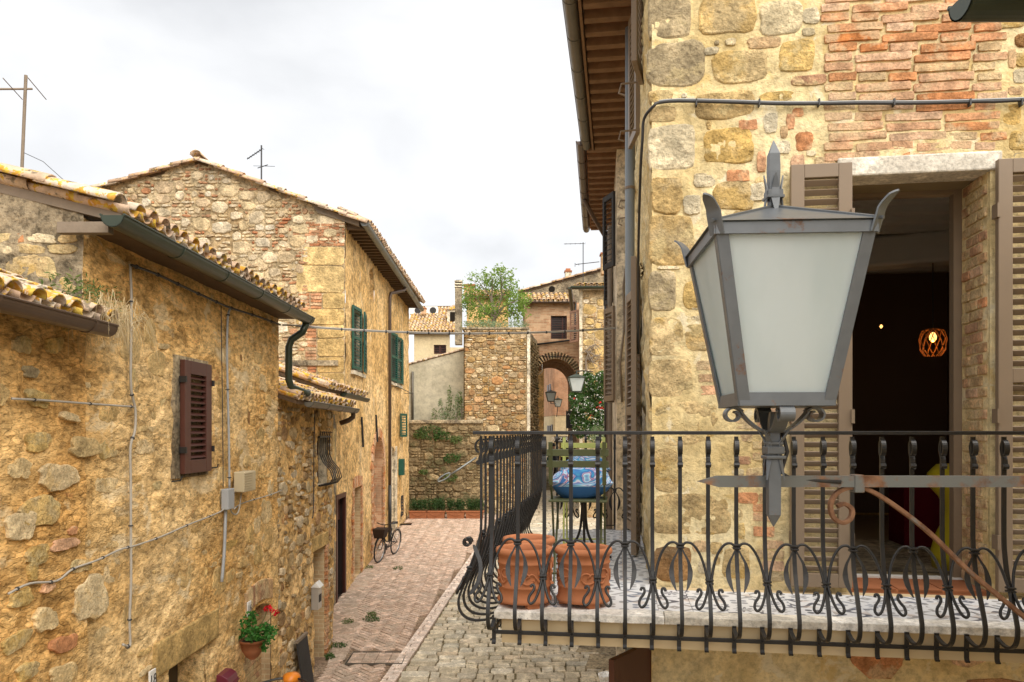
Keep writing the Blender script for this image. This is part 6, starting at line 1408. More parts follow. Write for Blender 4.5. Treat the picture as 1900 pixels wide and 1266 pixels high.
def baluster(fr, s_):
    mb = MB(); c = [fr.p(s_, FL + z, d) for d, z in PR]; mb.strip(spl(c, 3), fr.U, .021, .012)
    # scroll at the head
    hd = [(.085, .86), (.082, .90), (.062, .935), (.058, .97), (.078, 1.0), (.1, .985), (.108, .955), (.098, .93), (.086, .925)]
    mb.strip(spl([fr.p(s_, FL + z, d + .012) for d, z in hd], 3), fr.U, .024, .009)
    mb.lathe([(.004, -.014), (.015, -.014), (.015, .014), (.004, .014)], fr.p(s_, FL + .865, .1), 8, Matrix((fr.N, fr.Z, fr.U)).transposed())
    mb.strip([fr.p(s_, FL - .035, .014), fr.p(s_, FL - .10, .012), fr.p(s_, FL - .16, .012), fr.p(s_, FL - .178, .018), fr.p(s_, FL - .18, .03)], fr.U, .023, .009)
    mb.lathe([(.002, .0), (.007, .0), (.005, .006)], fr.p(s_, FL - .118, .024), 6, Matrix((fr.U, fr.Z, fr.N)).transposed())
    mb.build('baluster', IRON, rail)
def q3(fr, s_, z, off=.014): return fr.p(s_, FL + z, prof(z) + off)
def motif(fr, s_, up, sp, first=True, last=True):
    zc = .42 if up else .235
    MB().fbox(fr, s_ - .021, s_ + .021, FL + zc - .014, FL + zc - .003, prof(zc) - .012, prof(zc) + .026).fbox(fr, s_ - .021, s_ + .021, FL + zc + .003, FL + zc + .014, prof(zc) - .012, prof(zc) + .026).build('collar', IRON, rail, bevel=.003)
    for sg in (-1, 1):
        if (sg < 0 and not first) or (sg > 0 and not last): continue
        if up:
            pts = [(.008, .415), (.03, .437), (.065, .43), (.1, .385), (.125, .32), (.14, .25), (.145, .225)]
            MB().tube(spl([q3(fr, s_ + sg * a * sp / .152, z) for a, z in pts], 4), .0075, 6).build('arch', IRON, rail, sm=True)
            pts = [(.008, .405), (.022, .375), (.042, .335), (.05, .285), (.046, .245), (.036, .21), (.026, .185)]; ww = [.008, .009, .014, .027, .025, .014, .002]
            c = spl([q3(fr, s_ + sg * a, z) for a, z in pts], 3); wv = [float(np.interp(i / (len(c) - 1), np.linspace(0, 1, 7), ww)) for i in range(len(c))]
            MB().strip(c, fr.U, wv, .007).build('leaf', IRON, rail)
        else:
            pts = [(.006, .24), (.012, .2), (.024, .155), (.042, .115), (.062, .1), (.075, .115), (.07, .14), (.055, .16), (.046, .178), (.05, .195), (.062, .195), (.066, .183)]
            MB().tube(spl([q3(fr, s_ + sg * a, z) for a, z in pts], 4), .0078, 6).build('scroll', IRON, rail, sm=True)
sp = .1505
nF = int(LF / sp); nS = int(LS / sp)
for k in range(nF):
    s_ = .002 + k * sp; baluster(BF, s_); motif(BF, s_, k % 2 == 1, sp, True, True)
for k in range(nS + 1):
    s_ = .05 + k * sp; baluster(BS, s_); motif(BS, s_, k % 2 == 1, sp, True, k < nS)
BE = Fr(bp_(0, LS + .02, 0), U8, V8)         # far end of the side balcony
for k in range(6):
    s_ = .06 + k * .155; baluster(BE, s_); motif(BE, s_, k % 2 == 0, .155, k > 0, k < 5)
def railbar(z, d, w_, h, name, d2=None):
    o = rail; e_ = d if d2 is None else d2
    MB().fbox(BF, -d - w_ / 2, LF, z - h / 2, z + h / 2, d - w_ / 2, d + w_ / 2).build(name, IRON, rail, bevel=.003)
    MB().fbox(BS, -d + w_ / 2 + .001, LS + .02 + d, z - h / 2, z + h / 2, d - w_ / 2, d + w_ / 2).build(name, IRON, rail, bevel=.003)
    MB().fbox(BE, -d + w_ / 2 + .001, dps - .02, z - h / 2, z + h / 2, d - w_ / 2, d + w_ / 2).build(name, IRON, rail, bevel=.003)
railbar(FL + 1.04, .085, .042, .02, 'handrail'); railbar(FL - .118, .006, .01, .024, 'lower_bar')
# corner roll and struts
c = BF.p(-.13, FL + .42, .13)
MB().strip(spl([c + U8 * (.028 * (1 - i * .03) * math.cos(i * .7)) + Vector((0, 0, .028 * (1 - i * .03) * math.sin(i * .7))) for i in range(22)], 2), V8, .05, .005).build('corner_roll', IRON, rail)
for a in (BF.p(-.1, FL + .4, .11),):
    MB().strip(spl([a, BF.p(-.05, FL + .3, .16), BF.p(-.06, FL + .2, .2), BF.p(-.12, FL + .12, .22)], 4), BF.U, [.01] + [.022] * 10 + [.002] * 2, .006).build('leaf', IRON, rail)
hk = [P(884, 849, 4.32), P(850, 872, 4.3), P(836, 881, 4.3)]; ho = MB().tube(hk, .006, 6)
cc = P(824, 886, 4.3); ho.tube([cc + Vector((.042 * math.cos(a) * .85, 0, .014 * math.sin(a) - .028 * math.cos(a) * -.7)) for a in [2 * math.pi * k / 16 for k in range(17)]], .005, 6)
o = ho.build('awning_hook', ZINC, None, sm=True); tag(o, 'thin steel rod with ring end sticking out from the railing corner', 'hook')
# ================================================================ the big lantern on its bracket
lt = thing('street_lantern', 'large grey four sided street lantern with frosted glass on iron post', 'lantern', (.75, 2.17, EYE - .27))
LC = Vector((.752, 2.17, EYE)); RL = Matrix.Rotation(R(-3.5), 3, 'Z')
zt, zb, wt, wb = .545, .075, .206, .126
def lp(x, y, z): return LC + RL @ Vector((x, y, z))
def lring(w_, z): return [lp(a * w_, b * w_, z) for a, b in ((-1, -1), (1, -1), (1, 1), (-1, 1))]
for k in range(4):                           # panes
    A, B = lring(wb - .006, zb + .012), lring(wt - .006, zt - .012); j = (k + 1) % 4
    n_ = (A[j] - A[k]).cross(B[k] - A[k]).normalized()
    MB().prism([A[k], A[j], B[j], B[k]], n_ * -.004).build('pane', FROST, lt)
for k in range(4):                           # frame bars
    A, B = lring(wb, zb), lring(wt, zt); j = (k + 1) % 4
    e1 = (A[j] - A[k]).normalized(); e0 = (A[k] - A[k - 1]).normalized(); ax = (B[k] - A[k]).normalized()
    # angle iron on the edge: two flats
    for ev_, off in ((e1, 1), (-e0, 1)):
        MB().strip([A[k] + ev_ * .014 - ax * .0, B[k] + ev_ * .014], ev_, .03, .006).build('edge_bar', LAMP, lt)
    MB().strip([A[k] + Vector((0, 0, .012)), A[j] + Vector((0, 0, .012))], Vector((0, 0, 1)), .036, .009).build('bottom_bar', LAMP, lt)
    MB().strip([B[k] - Vector((0, 0, .014)), B[j] - Vector((0, 0, .014))], Vector((0, 0, 1)), .03, .0095).build('top_bar', LAMP, lt)
    out_ = (B[k] - lp(0, 0, zt)); out_.z = 0; out_.normalize(); side_ = out_.cross(Vector((0, 0, 1)))
    hz = spl([B[k] - ax * .03, B[k] + Vector((0, 0, .012)) + out_ * .006, B[k] + out_ * .014 + Vector((0, 0, .035)), B[k] + out_ * .036 + Vector((0, 0, .058)), B[k] + out_ * .054 + Vector((0, 0, .066))], 5)
    wv = [float(np.interp(i / (len(hz) - 1), [0, .4, .75, 1], [.042, .042, .03, .004])) for i in range(len(hz))]
    MB().strip(hz, side_, wv, .005).build('horn', LAMP, lt)
T = lring(wt + .012, zt + .004); MB().add(T + [lp(0, 0, zt + .1)], [(0, 1, 4), (1, 2, 4), (2, 3, 4), (3, 0, 4), (3, 2, 1, 0)]).build('roof', LAMP, lt)
for k in range(4): MB().tube([T[k], lp(0, 0, zt + .102)], .005, 5).build('roof_rib', LAMP, lt)
MB().add(lring(wb + .002, zb - .006) + lring(wb + .002, zb), [(3, 2, 1, 0), (4, 5, 6, 7), (0, 1, 5, 4), (1, 2, 6, 5), (2, 3, 7, 6), (3, 0, 4, 7)]).build('floor_plate', LAMP, lt)
sq = lambda z, r: [lp(a * r, b * r, z) for a, b in ((-1, -1), (1, -1), (1, 1), (-1, 1))]
def spear(mb, secs):
    for (z0, r0), (z1, r1) in zip(secs[:-1], secs[1:]): mb.hexa(sq(z0, r0) + sq(z1, r1))
mb = MB(); spear(mb, [(zt + .09, .014), (zt + .12, .014), (zt + .13, .0135), (zt + .2, .0155), (zt + .25, .0145), (zt + .29, .001)]); mb.build('finial', LAMP, lt)
MB().box(lp(0, 0, zt + .135), (.042, .042, .02)).box(lp(0, 0, zt + .125), (.048, .048, .007)).build('finial_collar', LAMP, lt)
for a in range(4):
    d = RL @ Vector((math.cos(a * math.pi / 2), math.sin(a * math.pi / 2), 0)); s_ = d.cross(Vector((0, 0, 1)))
    MB().strip([lp(0, 0, zt + .19) + d * .027, lp(0, 0, zt + .15) + d * .02, lp(0, 0, zt + .12) + d * .021, lp(0, 0, zt + .065) + d * .032], s_, [.003, .02, .024, .003], .003).build('finial_leaf', LAMP, lt)
# scrolled carrier, post
for sg in (-1, 1):
    pts = [(0, .0), (.03, .0), (.065, .022), (.095, .055)] + [(.115 + .028 * (1 - k * .06) * math.cos(R(150 - k * 45)), .045 + .024 * (1 - k * .06) * math.sin(R(150 - k * 45))) for k in range(10)]
    for axis in (0, 1):
        c = spl([lp(sg * a if axis == 0 else 0, 0 if axis == 0 else sg * a, z + .0) for a, z in pts], 3)
        MB().strip(c, RL @ (Vector((0, 1, 0)) if axis == 0 else Vector((1, 0, 0))), .04, .006).build('carrier_scroll', LAMP, lt)
mb = MB(); spear(mb, [(.055, .01), (.03, .013), (-.08, .016), (-.085, .017), (-.24, .0165), (-.275, .001)]); mb.build('post', LAMP, lt)
MB().box(lp(0, 0, -.055), (.05, .05, .022)).box(lp(0, 0, -.075), (.056, .056, .01)).box(lp(0, 0, -.035), (.044, .044, .01)).build('post_collar', LAMP, lt, bevel=.003)
for a in range(4):
    d = RL @ Vector((math.cos(a * math.pi / 2 + .78), math.sin(a * math.pi / 2 + .78), 0)); s_ = d.cross(Vector((0, 0, 1)))
    MB().strip([lp(0, 0, .005) + d * .05, lp(0, 0, -.03) + d * .024, lp(0, 0, -.07) + d * .02, lp(0, 0, -.14) + d * .034], s_, [.003, .016, .02, .003], .003).build('post_leaf', LAMP, lt)
tubeobj('lamp_flex', [lp(.03, .02, .0), lp(.045, .02, -.06), lp(.03, .03, -.12), lp(.06, .03, -.14), lp(.2, .03, -.148)], .006, CABD, lt)
br = thing('lantern_bracket', 'rusty iron wall bracket with curled brace carrying the large lantern', 'bracket', (1.8, 2.2, EYE - .7))
WX = 1.78; az = EYE - .147; ay = LC.y + .034
mb = MB(); mb.hexa([Vector((.6, ay - .016, az - .016)), Vector((WX, ay - .016, az - .016)), Vector((WX, ay + .016, az - .016)), Vector((.6, ay + .016, az - .016)), Vector((.6, ay - .016, az + .016)), Vector((WX, ay - .016, az + .016)), Vector((WX, ay + .016, az + .016)), Vector((.6, ay + .016, az + .016))])
mb.hexa([Vector((.54, ay, az)), Vector((.6, ay - .016, az - .016)), Vector((.6, ay + .016, az - .016)), Vector((.541, ay + .001, az)), Vector((.54, ay, az + .001)), Vector((.6, ay - .016, az + .016)), Vector((.6, ay + .016, az + .016)), Vector((.541, ay + .001, az + .001))]); mb.build('arm', RUST, br)
cx_, cz_ = P(1562, 0, ay).x, EYE - .222
cur = [Vector((cx_ + .006 * k_ * math.cos(R(a)), ay, cz_ + .006 * k_ * math.sin(R(a)))) for k_, a in ((2, -60), (3.2, 0), (4.2, 70), (4.6, 100))]
cur = [P(1553, 940, ay), P(1566, 935, ay), P(1580, 945, ay), P(1578, 962, ay), P(1562, 970, ay), P(1545, 958, ay), P(1542, 932, ay), P(1560, 910, ay), P(1596, 905, ay), P(1640, 925, ay), P(1720, 985, ay), P(1800, 1062, ay), P(1900, 1145, ay), P(2000, 1235, ay), Vector((WX, ay, EYE - .9))]
MB().strip(spl(cur, 6), Vector((0, 1, 0)), .018, .012).build('brace', RUSTB, br, bevel=.002)
MB().box((P(1590, 0, ay).x, ay, az - .006), (.028, .042, .052)).build('clamp', RUST, br, bevel=.003); MB().box((WX + .0, ay, EYE - .5), (.012, .06, .85)).build('wall_plate', RUST, br)
# house at the right, just out of the picture: it carries the bracket and the gutter
nh = thing('neighbour_house', 'stone house beside the viewer whose dark gutter end shows top right', 'house', (3, 1, 0))
NS = Fr((WX + .006, 2.42, 0), (0, -1, 0), (-1, 0, 0)); wallgrid('wall', NS, 0, 4., 0, 6.6, .06, MORT, nh, (), None, .01, 2., 211)
MB().box((WX + .06 + 2., .4, 3.3), (4., 4., 6.6)).build('core', MORT, nh)
gx_ = P(1783, 0, 2.75).x; zg = EYE + (800 - 36) / 1400 * 2.75
gutter('gutter', (gx_, 2.75, zg + .08), (5.5, 2.75, zg + .08), .08, COPG, nh, True, False); roofslab('roof', [Vector((gx_ + .1, 2.72, zg + .15)), Vector((5.5, 2.72, zg + .15)), Vector((5.5, -1.4, zg + 1.3)), Vector((gx_ + .1, -1.4, zg + 1.3))], .06, TILEP, nh)
# ================================================================ balcony furniture
def pot(label, s_, t_, z0=FL):
    c = bp_(s_, t_, z0); t = thing('terracotta_pot', label, 'pot', c, 'terracotta pots on the balcony'); z = .028; r = .158
    MB().lathe([(.10, z), (r + .004, z), (r + .008, z + .018), (r - .002, z + .028), (r - .004, z + .085), (r + .003, z + .09), (r + .003, z + .098), (r - .003, z + .104), (r - .002, z + .225), (r + .004, z + .23), (r + .004, z + .238), (r - .001, z + .244), (r + .001, z + .275), (r + .014, z + .285), (r + .018, z + .30), (r + .012, z + .318), (r - .01, z + .322), (r - .022, z + .31), (r - .026, z + .28), (r - .03, z + .03)], c, 40, None, True).build('body', TERR, t, sm=True)
    for k in range(4):                        # relief scrolls
        a0 = k * math.pi / 2 + .3
        def wp_(a, zz): return c + Vector(((r + .001) * math.cos(a0 + a), (r + .001) * math.sin(a0 + a), z + .16 + zz))
        pts = [wp_(.7 * math.cos(q) * (.16 + .05 * q) - .25, .035 * (.35 + .17 * q) * math.sin(q)) for q in [i * .45 for i in range(14)]]
        pts2 = [wp_(-.25 + .95 * i / 10, .03 * math.sin(i * .75) - .01) for i in range(11)]; pts3 = [wp_(.45 + .22 * math.cos(q), .02 + .026 * math.sin(q)) for q in [i * .5 for i in range(12)]]
        mb = MB(); mb.tube(pts, .0055, 6).tube(pts2, .005, 6).tube(pts3, .005, 6)
        for q in (pts[-1], pts2[-1], pts3[-1]): mb.lathe([(.001, -.008), (.009, 0), (.001, .008)], q, 8)
        mb.build('relief_scroll', TERR, t, sm=True)
    for k in range(3):
        a = k * 2.1 - 1.2; MB().box(c + Vector((.12 * math.cos(a), .12 * math.sin(a), .013)), (.075, .05, .026), Matrix.Rotation(a + 1.57, 3, 'Z')).build('foot', TERR, t, bevel=.003)
pot('terracotta pot with relief scrolls at the balcony corner, front left', .155, .2); pot('terracotta pot with relief scrolls, front right of the three', .508, .26); pot('terracotta pot half hidden behind the corner pot', .13, .63)
def chair(name, label, c, rz, mat, w_=.43, hs=.56, hb=.945):
    t = thing(name, label, 'chair', c); M = Matrix.Rotation(rz, 3, 'Z'); c = Vector(c)
    def q(x, y, z): return c + M @ Vector((x, y, z))
    h = w_ / 2
    for sx in (-1, 1):                        # folding frame: back leg runs up to the backrest
        MB().tube([q(sx * h * .86, .16, 0), q(sx * h * .86, -.06, hs - .02), q(sx * h * .86, -.17, hs + .1), q(sx * h * .86, -.22, hb)], .0085, 6).build('leg', mat, t)
        MB().tube([q(sx * h * .74, -.24, 0), q(sx * h * .74, .17, hs - .01)], .0085, 6).build('leg', mat, t)
        MB().box(q(sx * h * .86, -.205, hb - .12), (.028, .014, .3), M @ Matrix.Rotation(R(7), 3, 'X')).build('back_post', mat, t)
    for z in (hb - .045, hb - .125):
        pts = [q(x, -.225 + .02 * (1 - (x / h) ** 2) + (hb - z) * .15, z) for x in (-h, -h * .5, 0, h * .5, h)]
        MB().strip(pts, Vector((0, 0, 1)), .048, .012).build('back_slat', mat, t, bevel=.003)
    for k in range(6): MB().box(q(0, -.15 + k * .063, hs), (w_ * .95, .05, .014), M).build('seat_slat', mat, t, bevel=.003)
    for y, z in ((.135, .07), (-.2, .06)): MB().tube([q(-h * .84, y, z), q(h * .84, y, z)], .007, 6).build('stretcher', mat, t)
    return t
def cushion(label, c, sx, sy, sz, rz, mat):
    n = 16; vs = []; fs = []; M = Matrix.Rotation(rz, 3, 'Z')
    for side in (1, -1):
        for i in range(n + 1):
            for j in range(n + 1):
                u, v = i / n * 2 - 1, j / n * 2 - 1; pin = 1 - .10 * (1 - abs(u) ** 2) * abs(v) ** 3; pin2 = 1 - .10 * (1 - abs(v) ** 2) * abs(u) ** 3
                hh = max(0, (1 - abs(u) ** 2.6)) ** .5 * max(0, (1 - abs(v) ** 2.6)) ** .5
                vs.append(Vector(c) + M @ Vector((u * sx / 2 * pin2, v * sy / 2 * pin, side * hh * sz / 2 + .012 * math.sin(3 * u + 2 * v))))
    m = (n + 1) ** 2
    for s_ in (0, 1):
        for i in range(n):
            for j in range(n):
                a = s_ * m + i * (n + 1) + j; f = (a, a + n + 1, a + n + 2, a + 1); fs.append(f if s_ == 0 else f[::-1])
    o = MB().add(vs, fs).build('cushion', mat, None, sm=True); return tag(o, label, 'cushion', 'cushions on the balcony chairs')
c1 = P(1074, 0, 5.42); c1.z = FL; chair('folding_chair', 'dark olive slatted folding chair seen from behind, cushion on its seat', c1, -AL, OLIV, .43, .56, .945)
c2 = P(1084, 0, 6.72); c2.z = FL; chair('folding_chair', 'lime green slatted folding chair facing the dark olive one', c2, R(180) - AL * .6, LIME, .42, .56, .962)
cushion('plump blue paisley cushion on the olive chair', c1 + Vector((.03, .1, .56 + .115)), .46, .4, .24, -.12, CUSH)
cushion('flatter turquoise paisley cushion on the lime chair', c2 + Vector((0, -.02, .56 + .15)), .40, .38, .26, .1, CUSH2)
tb_ = thing('bistro_table', 'small iron bistro table with curved tripod legs between the two chairs', 'table', c1 + Vector((.1, .68, 0))); tc_ = c1 + Vector((.1, .68, 0))
MB().lathe([(.001, .565), (.2, .565), (.21, .575), (.2, .585), (.001, .585)], tc_, 28).build('table_top', IRON, tb_)
MB().tube([tc_ + Vector((0, 0, .56)), tc_ + Vector((0, 0, .32))], .018, 8).build('column', IRON, tb_)
for k in range(3):
    a = k * 2.094 + .5; d = Vector((math.cos(a), math.sin(a), 0)); MB().tube(spl([tc_ + d * .015 + Vector((0, 0, .5)), tc_ + d * .02 + Vector((0, 0, .35)), tc_ + d * .05 + Vector((0, 0, .2)), tc_ + d * .15 + Vector((0, 0, .06)), tc_ + d * .27 + Vector((0, 0, .008))], 4), .011, 6).build('leg', IRON, tb_)
# black folded chairs and lantern on the street behind the balcony
fcx = P(1092, 0, 15.); fcx.z = g(15.); fch = thing('stacked_black_chair', 'black slatted chair folded up on the street behind the balcony', 'chair', fcx)
for k in range(5): MB().box(fcx + Vector((-.14 + k * .07, .02 * k, .62)), (.035, .03, 1.2), Matrix.Rotation(R(4), 3, 'Y')).build('slat', BLACKM, fch)
MB().box(fcx + Vector((0, .06, 1.1)), (.42, .03, .05)).box(fcx + Vector((0, .06, .3)), (.42, .03, .05)).build('rail', BLACKM, fch)
wlp = P(1122, 0, 13.5); wl2 = thing('low_wall_lantern', 'small grey lantern with flat hood low on the plastered house', 'lantern', P(1122, 985, 13.5))
MB().box(P(1122, 985, 13.5), (.4, .3, .03)).build('hood', LAMP, wl2, bevel=.005); MB().lathe([(.07, -.25), (.1, 0)], P(1122, 987, 13.5), 4).build('glass', FROST, wl2); MB().tube([P(1122, 985, 13.5), P(1122, 975, 13.5), P(1145, 975, 13.6)], .012, 5).build('bracket', IRON, wl2)
# ================================================================ bicycle
A, B = GP(702, 1045), GP(732, 1029); A = Vector((A.x, A.y, g(A.y))); B = Vector((B.x, B.y, g(B.y)))
bk = thing('bicycle', 'black city bicycle with wicker front basket leaning by the arched doorway', 'bicycle', (A + B) / 2)
fw_ = (A - B); fw_.z = 0; wbse = fw_.length; fw_.normalize(); upv = Vector((0, 0, 1)); sdv = fw_.cross(upv); wr = .34
upv = (upv - sdv * .1).normalized()
cen = (A + B) / 2; cen.z = g(cen.y) + .02; HF = wbse / 2
def bq(x, z, s_=0.): return cen + fw_ * x + upv * z + sdv * s_ + Vector((0, 0, (g((cen + fw_ * x).y) - g(cen.y))))
for x in (HF, -HF):
    cW = bq(x, wr + .0); w_ = MB().tube([cW + (fw_ * math.cos(a) + upv * math.sin(a)) * wr for a in [2 * math.pi * k / 36 for k in range(37)]], .02, 7, False).build('wheel', RUBBER, bk, sm=True); w_['label'] = 'front wheel' if x > 0 else 'rear wheel'
    MB().tube([cW + (fw_ * math.cos(a) + upv * math.sin(a)) * (wr - .025) for a in [2 * math.pi * k / 36 for k in range(37)]], .011, 6, False).build('rim', CHROME, w_, sm=True)
    mb = MB()
    for k in range(18): a = 2 * math.pi * k / 18; mb.tube([cW + sdv * (.025 if k % 2 else -.025), cW + (fw_ * math.cos(a) + upv * math.sin(a)) * (wr - .02)], .0018, 3)
    mb.tube([cW - sdv * .05, cW + sdv * .05], .02, 8); mb.build('spokes', CHROME, w_)
    MB().strip([cW + (fw_ * math.cos(a) + upv * math.sin(a)) * (wr + .035) for a in np.linspace(.5 if x > 0 else .9, 2.6 if x > 0 else 3.3, 14)], sdv, .045, .004).build('mudguard', CHROME if x < 0 else BLACKM, bk)
mb = MB(); bb = bq(-.06, .28); st_ = bq(-.2, .78); hd1 = bq(HF - .2, .80); hd0 = bq(HF - .14, .60)
mb.tube(spl([hd0, bq(.2, .42), bb], 4), .021, 8).tube(spl([hd1, bq(.22, .52), bq(-.1, .42)], 4), .015, 8).tube([bb, st_], .016, 8).tube([hd1, hd0], .02, 8)
for s_ in (-.05, .05): mb.tube([bb, bq(-HF, wr, s_)], .01, 6).tube([bq(-.17, .68), bq(-HF, wr, s_)], .008, 6).tube([hd0, bq(HF - .06, .45, s_), bq(HF, wr, s_)], .012, 6)
mb.build('frame', BLACKM, bk, sm=True)
MB().tube([st_, bq(-.23, .88)], .012, 6).build('seat_post', CHROME, bk)
MB().hexa([bq(-.38, .89, -.1), bq(-.38, .89, .1), bq(-.12, .9, .025), bq(-.12, .9, -.025), bq(-.38, .95, -.09), bq(-.38, .95, .09), bq(-.1, .93, .02), bq(-.1, .93, -.02)]).build('saddle', BLACKM, bk, bevel=.02)
MB().tube([hd1, bq(HF - .23, .97)], .013, 6).tube(spl([bq(HF - .42, .98, -.28), bq(HF - .26, 1.0, -.25), bq(HF - .18, .98, -.08), bq(HF - .2, .97, 0), bq(HF - .18, .98, .08), bq(HF - .26, 1.0, .25), bq(HF - .42, .98, .28)], 4), .012, 7).build('handlebar', BLACKM, bk, sm=True)
MB().hexa([bq(HF - .1, .66, -.13), bq(HF - .1, .66, .13), bq(HF + .16, .66, .13), bq(HF + .16, .66, -.13), bq(HF - .12, .92, -.18), bq(HF - .12, .92, .18), bq(HF + .22, .92, .18), bq(HF + .22, .92, -.18)]).build('basket', BASKET, bk, bevel=.02)
mb = MB()
for s_ in (-.05, .05): mb.tube([bq(-.25, .72, s_), bq(-HF - .2, .73, s_)], .006, 5).tube([bq(-HF - .1, .73, s_), bq(-HF, wr, s_)], .006, 5)
for k in range(4): mb.tube([bq(-.3 - k * .12, .725, -.06), bq(-.3 - k * .12, .725, .06)], .005, 5)
mb.build('carrier_rack', CHROME, bk)
MB().lathe([(.085, -.005), (.09, 0), (.085, .005)], bb + sdv * .06, 20, Matrix((fw_, upv, sdv)).transposed()).build('chainring', IRON, bk)
for s_ in (-1, 1): MB().tube([bb + sdv * .07 * s_, bb + sdv * .08 * s_ - upv * .16 * s_], .009, 6).box(bb + sdv * .12 * s_ - upv * .16 * s_, (.09, .09, .02)).build('crank', IRON, bk)
MB().tube([bq(-.15, .3, .06), bq(-.2, .02, .2)], .008, 5).build('kickstand', CHROME, bk)
mt_ = GP(749, 974); o = MB().box(mt_ + Vector((0, 0, .03)), (.55, .3, .035)).build('doormat', BLACKM, None, bevel=.008); tag(o, 'black doormat on the bricks behind the bicycle', 'mat')
# ================================================================ things on the left walls
def wallpts(pts, d=.03, fr=LW): return [fr.p(*fr.px(x, y), d + (rng.uniform(-.004, .006))) for x, y in pts]
def cable(label, pts, r, mat=CAB, d=.05, fr=LW, clips=0, name='wall_cable'):
    P3 = spl(wallpts(pts, d, fr), 4); o = MB().tube(P3, r, 6).build(name, mat, None, sm=True); tag(o, label, 'cable')
    if clips:
        k = clips // 2
        while k < len(P3) - 1:
            t_ = (P3[k + 1] - P3[k]).normalized(); MB().tube([P3[k] - t_ * .006, P3[k] + t_ * .006], r * 1.7, 6).build('clip', CABD, o); k += clips
    return o
cable('pale cable running level from the picture edge to the conduit', [(0, 740), (60, 743), (130, 748), (200, 753), (232, 755)], .008, CAB, .07, LW, 6)
cable('pale cable climbing diagonally across the long house wall', [(0, 1102), (40, 1083), (90, 1078), (120, 1056), (165, 1040), (210, 1020), (240, 1012), (290, 995), (335, 975), (370, 962), (402, 948), (412, 935)], .0085, CAB, .055, LW, 5)
cable('pale cable rising from the beige box to the lean-to', [(425, 945), (440, 935), (470, 925), (495, 918), (515, 910)], .008, CAB, .05, LW, 5)
cable('grey conduit left of the oxblood shutter, down to the hook', [(231, 490), (232, 560), (231, 640), (232, 720), (240, 760), (238, 800), (231, 830), (232, 900), (231, 1000), (231, 1080), (229, 1150), (231, 1190), (228, 1200), (216, 1196)], .011, CAB, .05, LW, 9)
cable('dark cable strung below the green gutter', [(230, 492), (280, 510), (330, 533), (380, 556), (420, 572), (470, 588), (512, 603)], .012, CABD, .06, LW, 3)
cable('grey conduit right of the oxblood shutter', [(421, 572), (415, 585), (413, 640), (414, 700), (416, 800), (416, 860), (417, 905)], .013, BOXG, .05, LW, 9)
cable('thin wire beside the grey conduit', [(402, 568), (403, 650), (405, 760), (405, 860), (406, 905)], .005, CABD, .05)
cable('thick grey conduit below the junction box', [(411, 942), (409, 980), (407, 1030), (403, 1080)], .018, BOXG, .045)
cable('loop of grey cable under the beige box', [(416, 935), (420, 950), (428, 955), (434, 945), (438, 915)], .009, CAB, .06)
cable('black vertical cable on the lean-to wall', [(577, 762), (576, 820), (575, 900), (574, 950), (573, 962)], .008, CABD, .06, LA, 7)
jb = MB().fbox(LW, lw(405, 0)[0], lw(417, 0)[0], lw(411, 945)[1], lw(411, 907)[1], .03, .11).build('junction_box', BOXG, None, bevel=.008); tag(jb, 'small grey junction box on the long house wall', 'box')
mbx = thing('meter_box', 'beige ribbed electrical box on the long house wall', 'box', LW.p(lw(438, 0)[0], lw(438, 915)[1], .03))
u0, z1 = lw(428, 876); u1, z0 = lw(450, 914); z0 = lw(428, 914)[1]
MB().fbox(LW, u0, u1, z0, z1, .03, .16).build('case', BOXB, mbx, bevel=.012)
for k in range(7): MB().fbox(LW, u0 - .004, u1 - .12, z0 + .04 + k * .028, z0 + .052 + k * .028, .155, .166).build('rib', BOXB, mbx)
def plate(txt, x, y, fr, label):
    u, z = fr.px(x, y); o = MB().fbox(fr, u - .055, u + .055, z - .09, z + .09, .025, .042).build('number_plate', WHT, None, bevel=.004); tag(o, label, 'number plate')
    text(txt, .13, fr.m(u, z, .044), BLACKM, o, 'number', .001)
plate('18', 275.5, 1262, LW, 'white house number plate 18 at the bottom edge'); plate('16', 457, 1130, LW, 'white house number plate 16 above the wall pot')
# wall pot with geranium
wp0 = LW.p(lw(443, 0)[0], lw(443, 1186)[1], .16); wpt = thing('wall_pot', 'terracotta half pot hung on the wall with leafy red geranium', 'plant pot', wp0 - Vector((0, 0, .2)))
vs = []; fs = []; n = 14; rings = [(0, .15), (-.03, .148), (-.03, .14), (-.12, .12), (-.2, .075), (-.235, .03)]
for z, r in rings:
    for k in range(n): a = 2 * math.pi * k / n; vs.append(wp0 + LW.N * (max(-.13, r * math.cos(a))) + LW.U * r * math.sin(a) + Vector((0, 0, z)))
for i in range(len(rings) - 1):
    for k in range(n): fs.append((i * n + k, i * n + (k + 1) % n, i * n + n + (k + 1) % n, i * n + n + k))
fs.append(tuple((len(rings) - 1) * n + k for k in range(n))[::-1]); MB().add(vs, fs).build('pot', TERRD, wpt, sm=True)
MB().lathe([(.001, -.02), (.12, -.02)], wp0, 14, None, False).build('soil', SOIL, wpt)
rn = random.Random(17); lm = MB(); sm_ = MB(); pd_ = wp0.y
for (x, y, r) in ((455, 1165, 11), (462, 1150, 10), (458, 1178, 10), (470, 1140, 5), (482, 1172, 12), (495, 1165, 10), (500, 1180, 9), (488, 1186, 10), (505, 1168, 7), (470, 1180, 10), (492, 1198, 7)):
    c = P(x, y, pd_ - .05 + rn.uniform(-.06, .06)); k = r * pd_ / 1400; sm_.tube([wp0 + Vector((0, 0, -.01)), (wp0 + c) / 2 + Vector((0, 0, .05)), c], .005, 4)
    leafmesh(lm, [ball(rn, c, (k, k, k)) for _ in range(int(r * 5))], .05, rn, .8, .2)
sm_.build('stem', GRASS, wpt); stuff(lm.build('foliage', LEAFP, wpt))
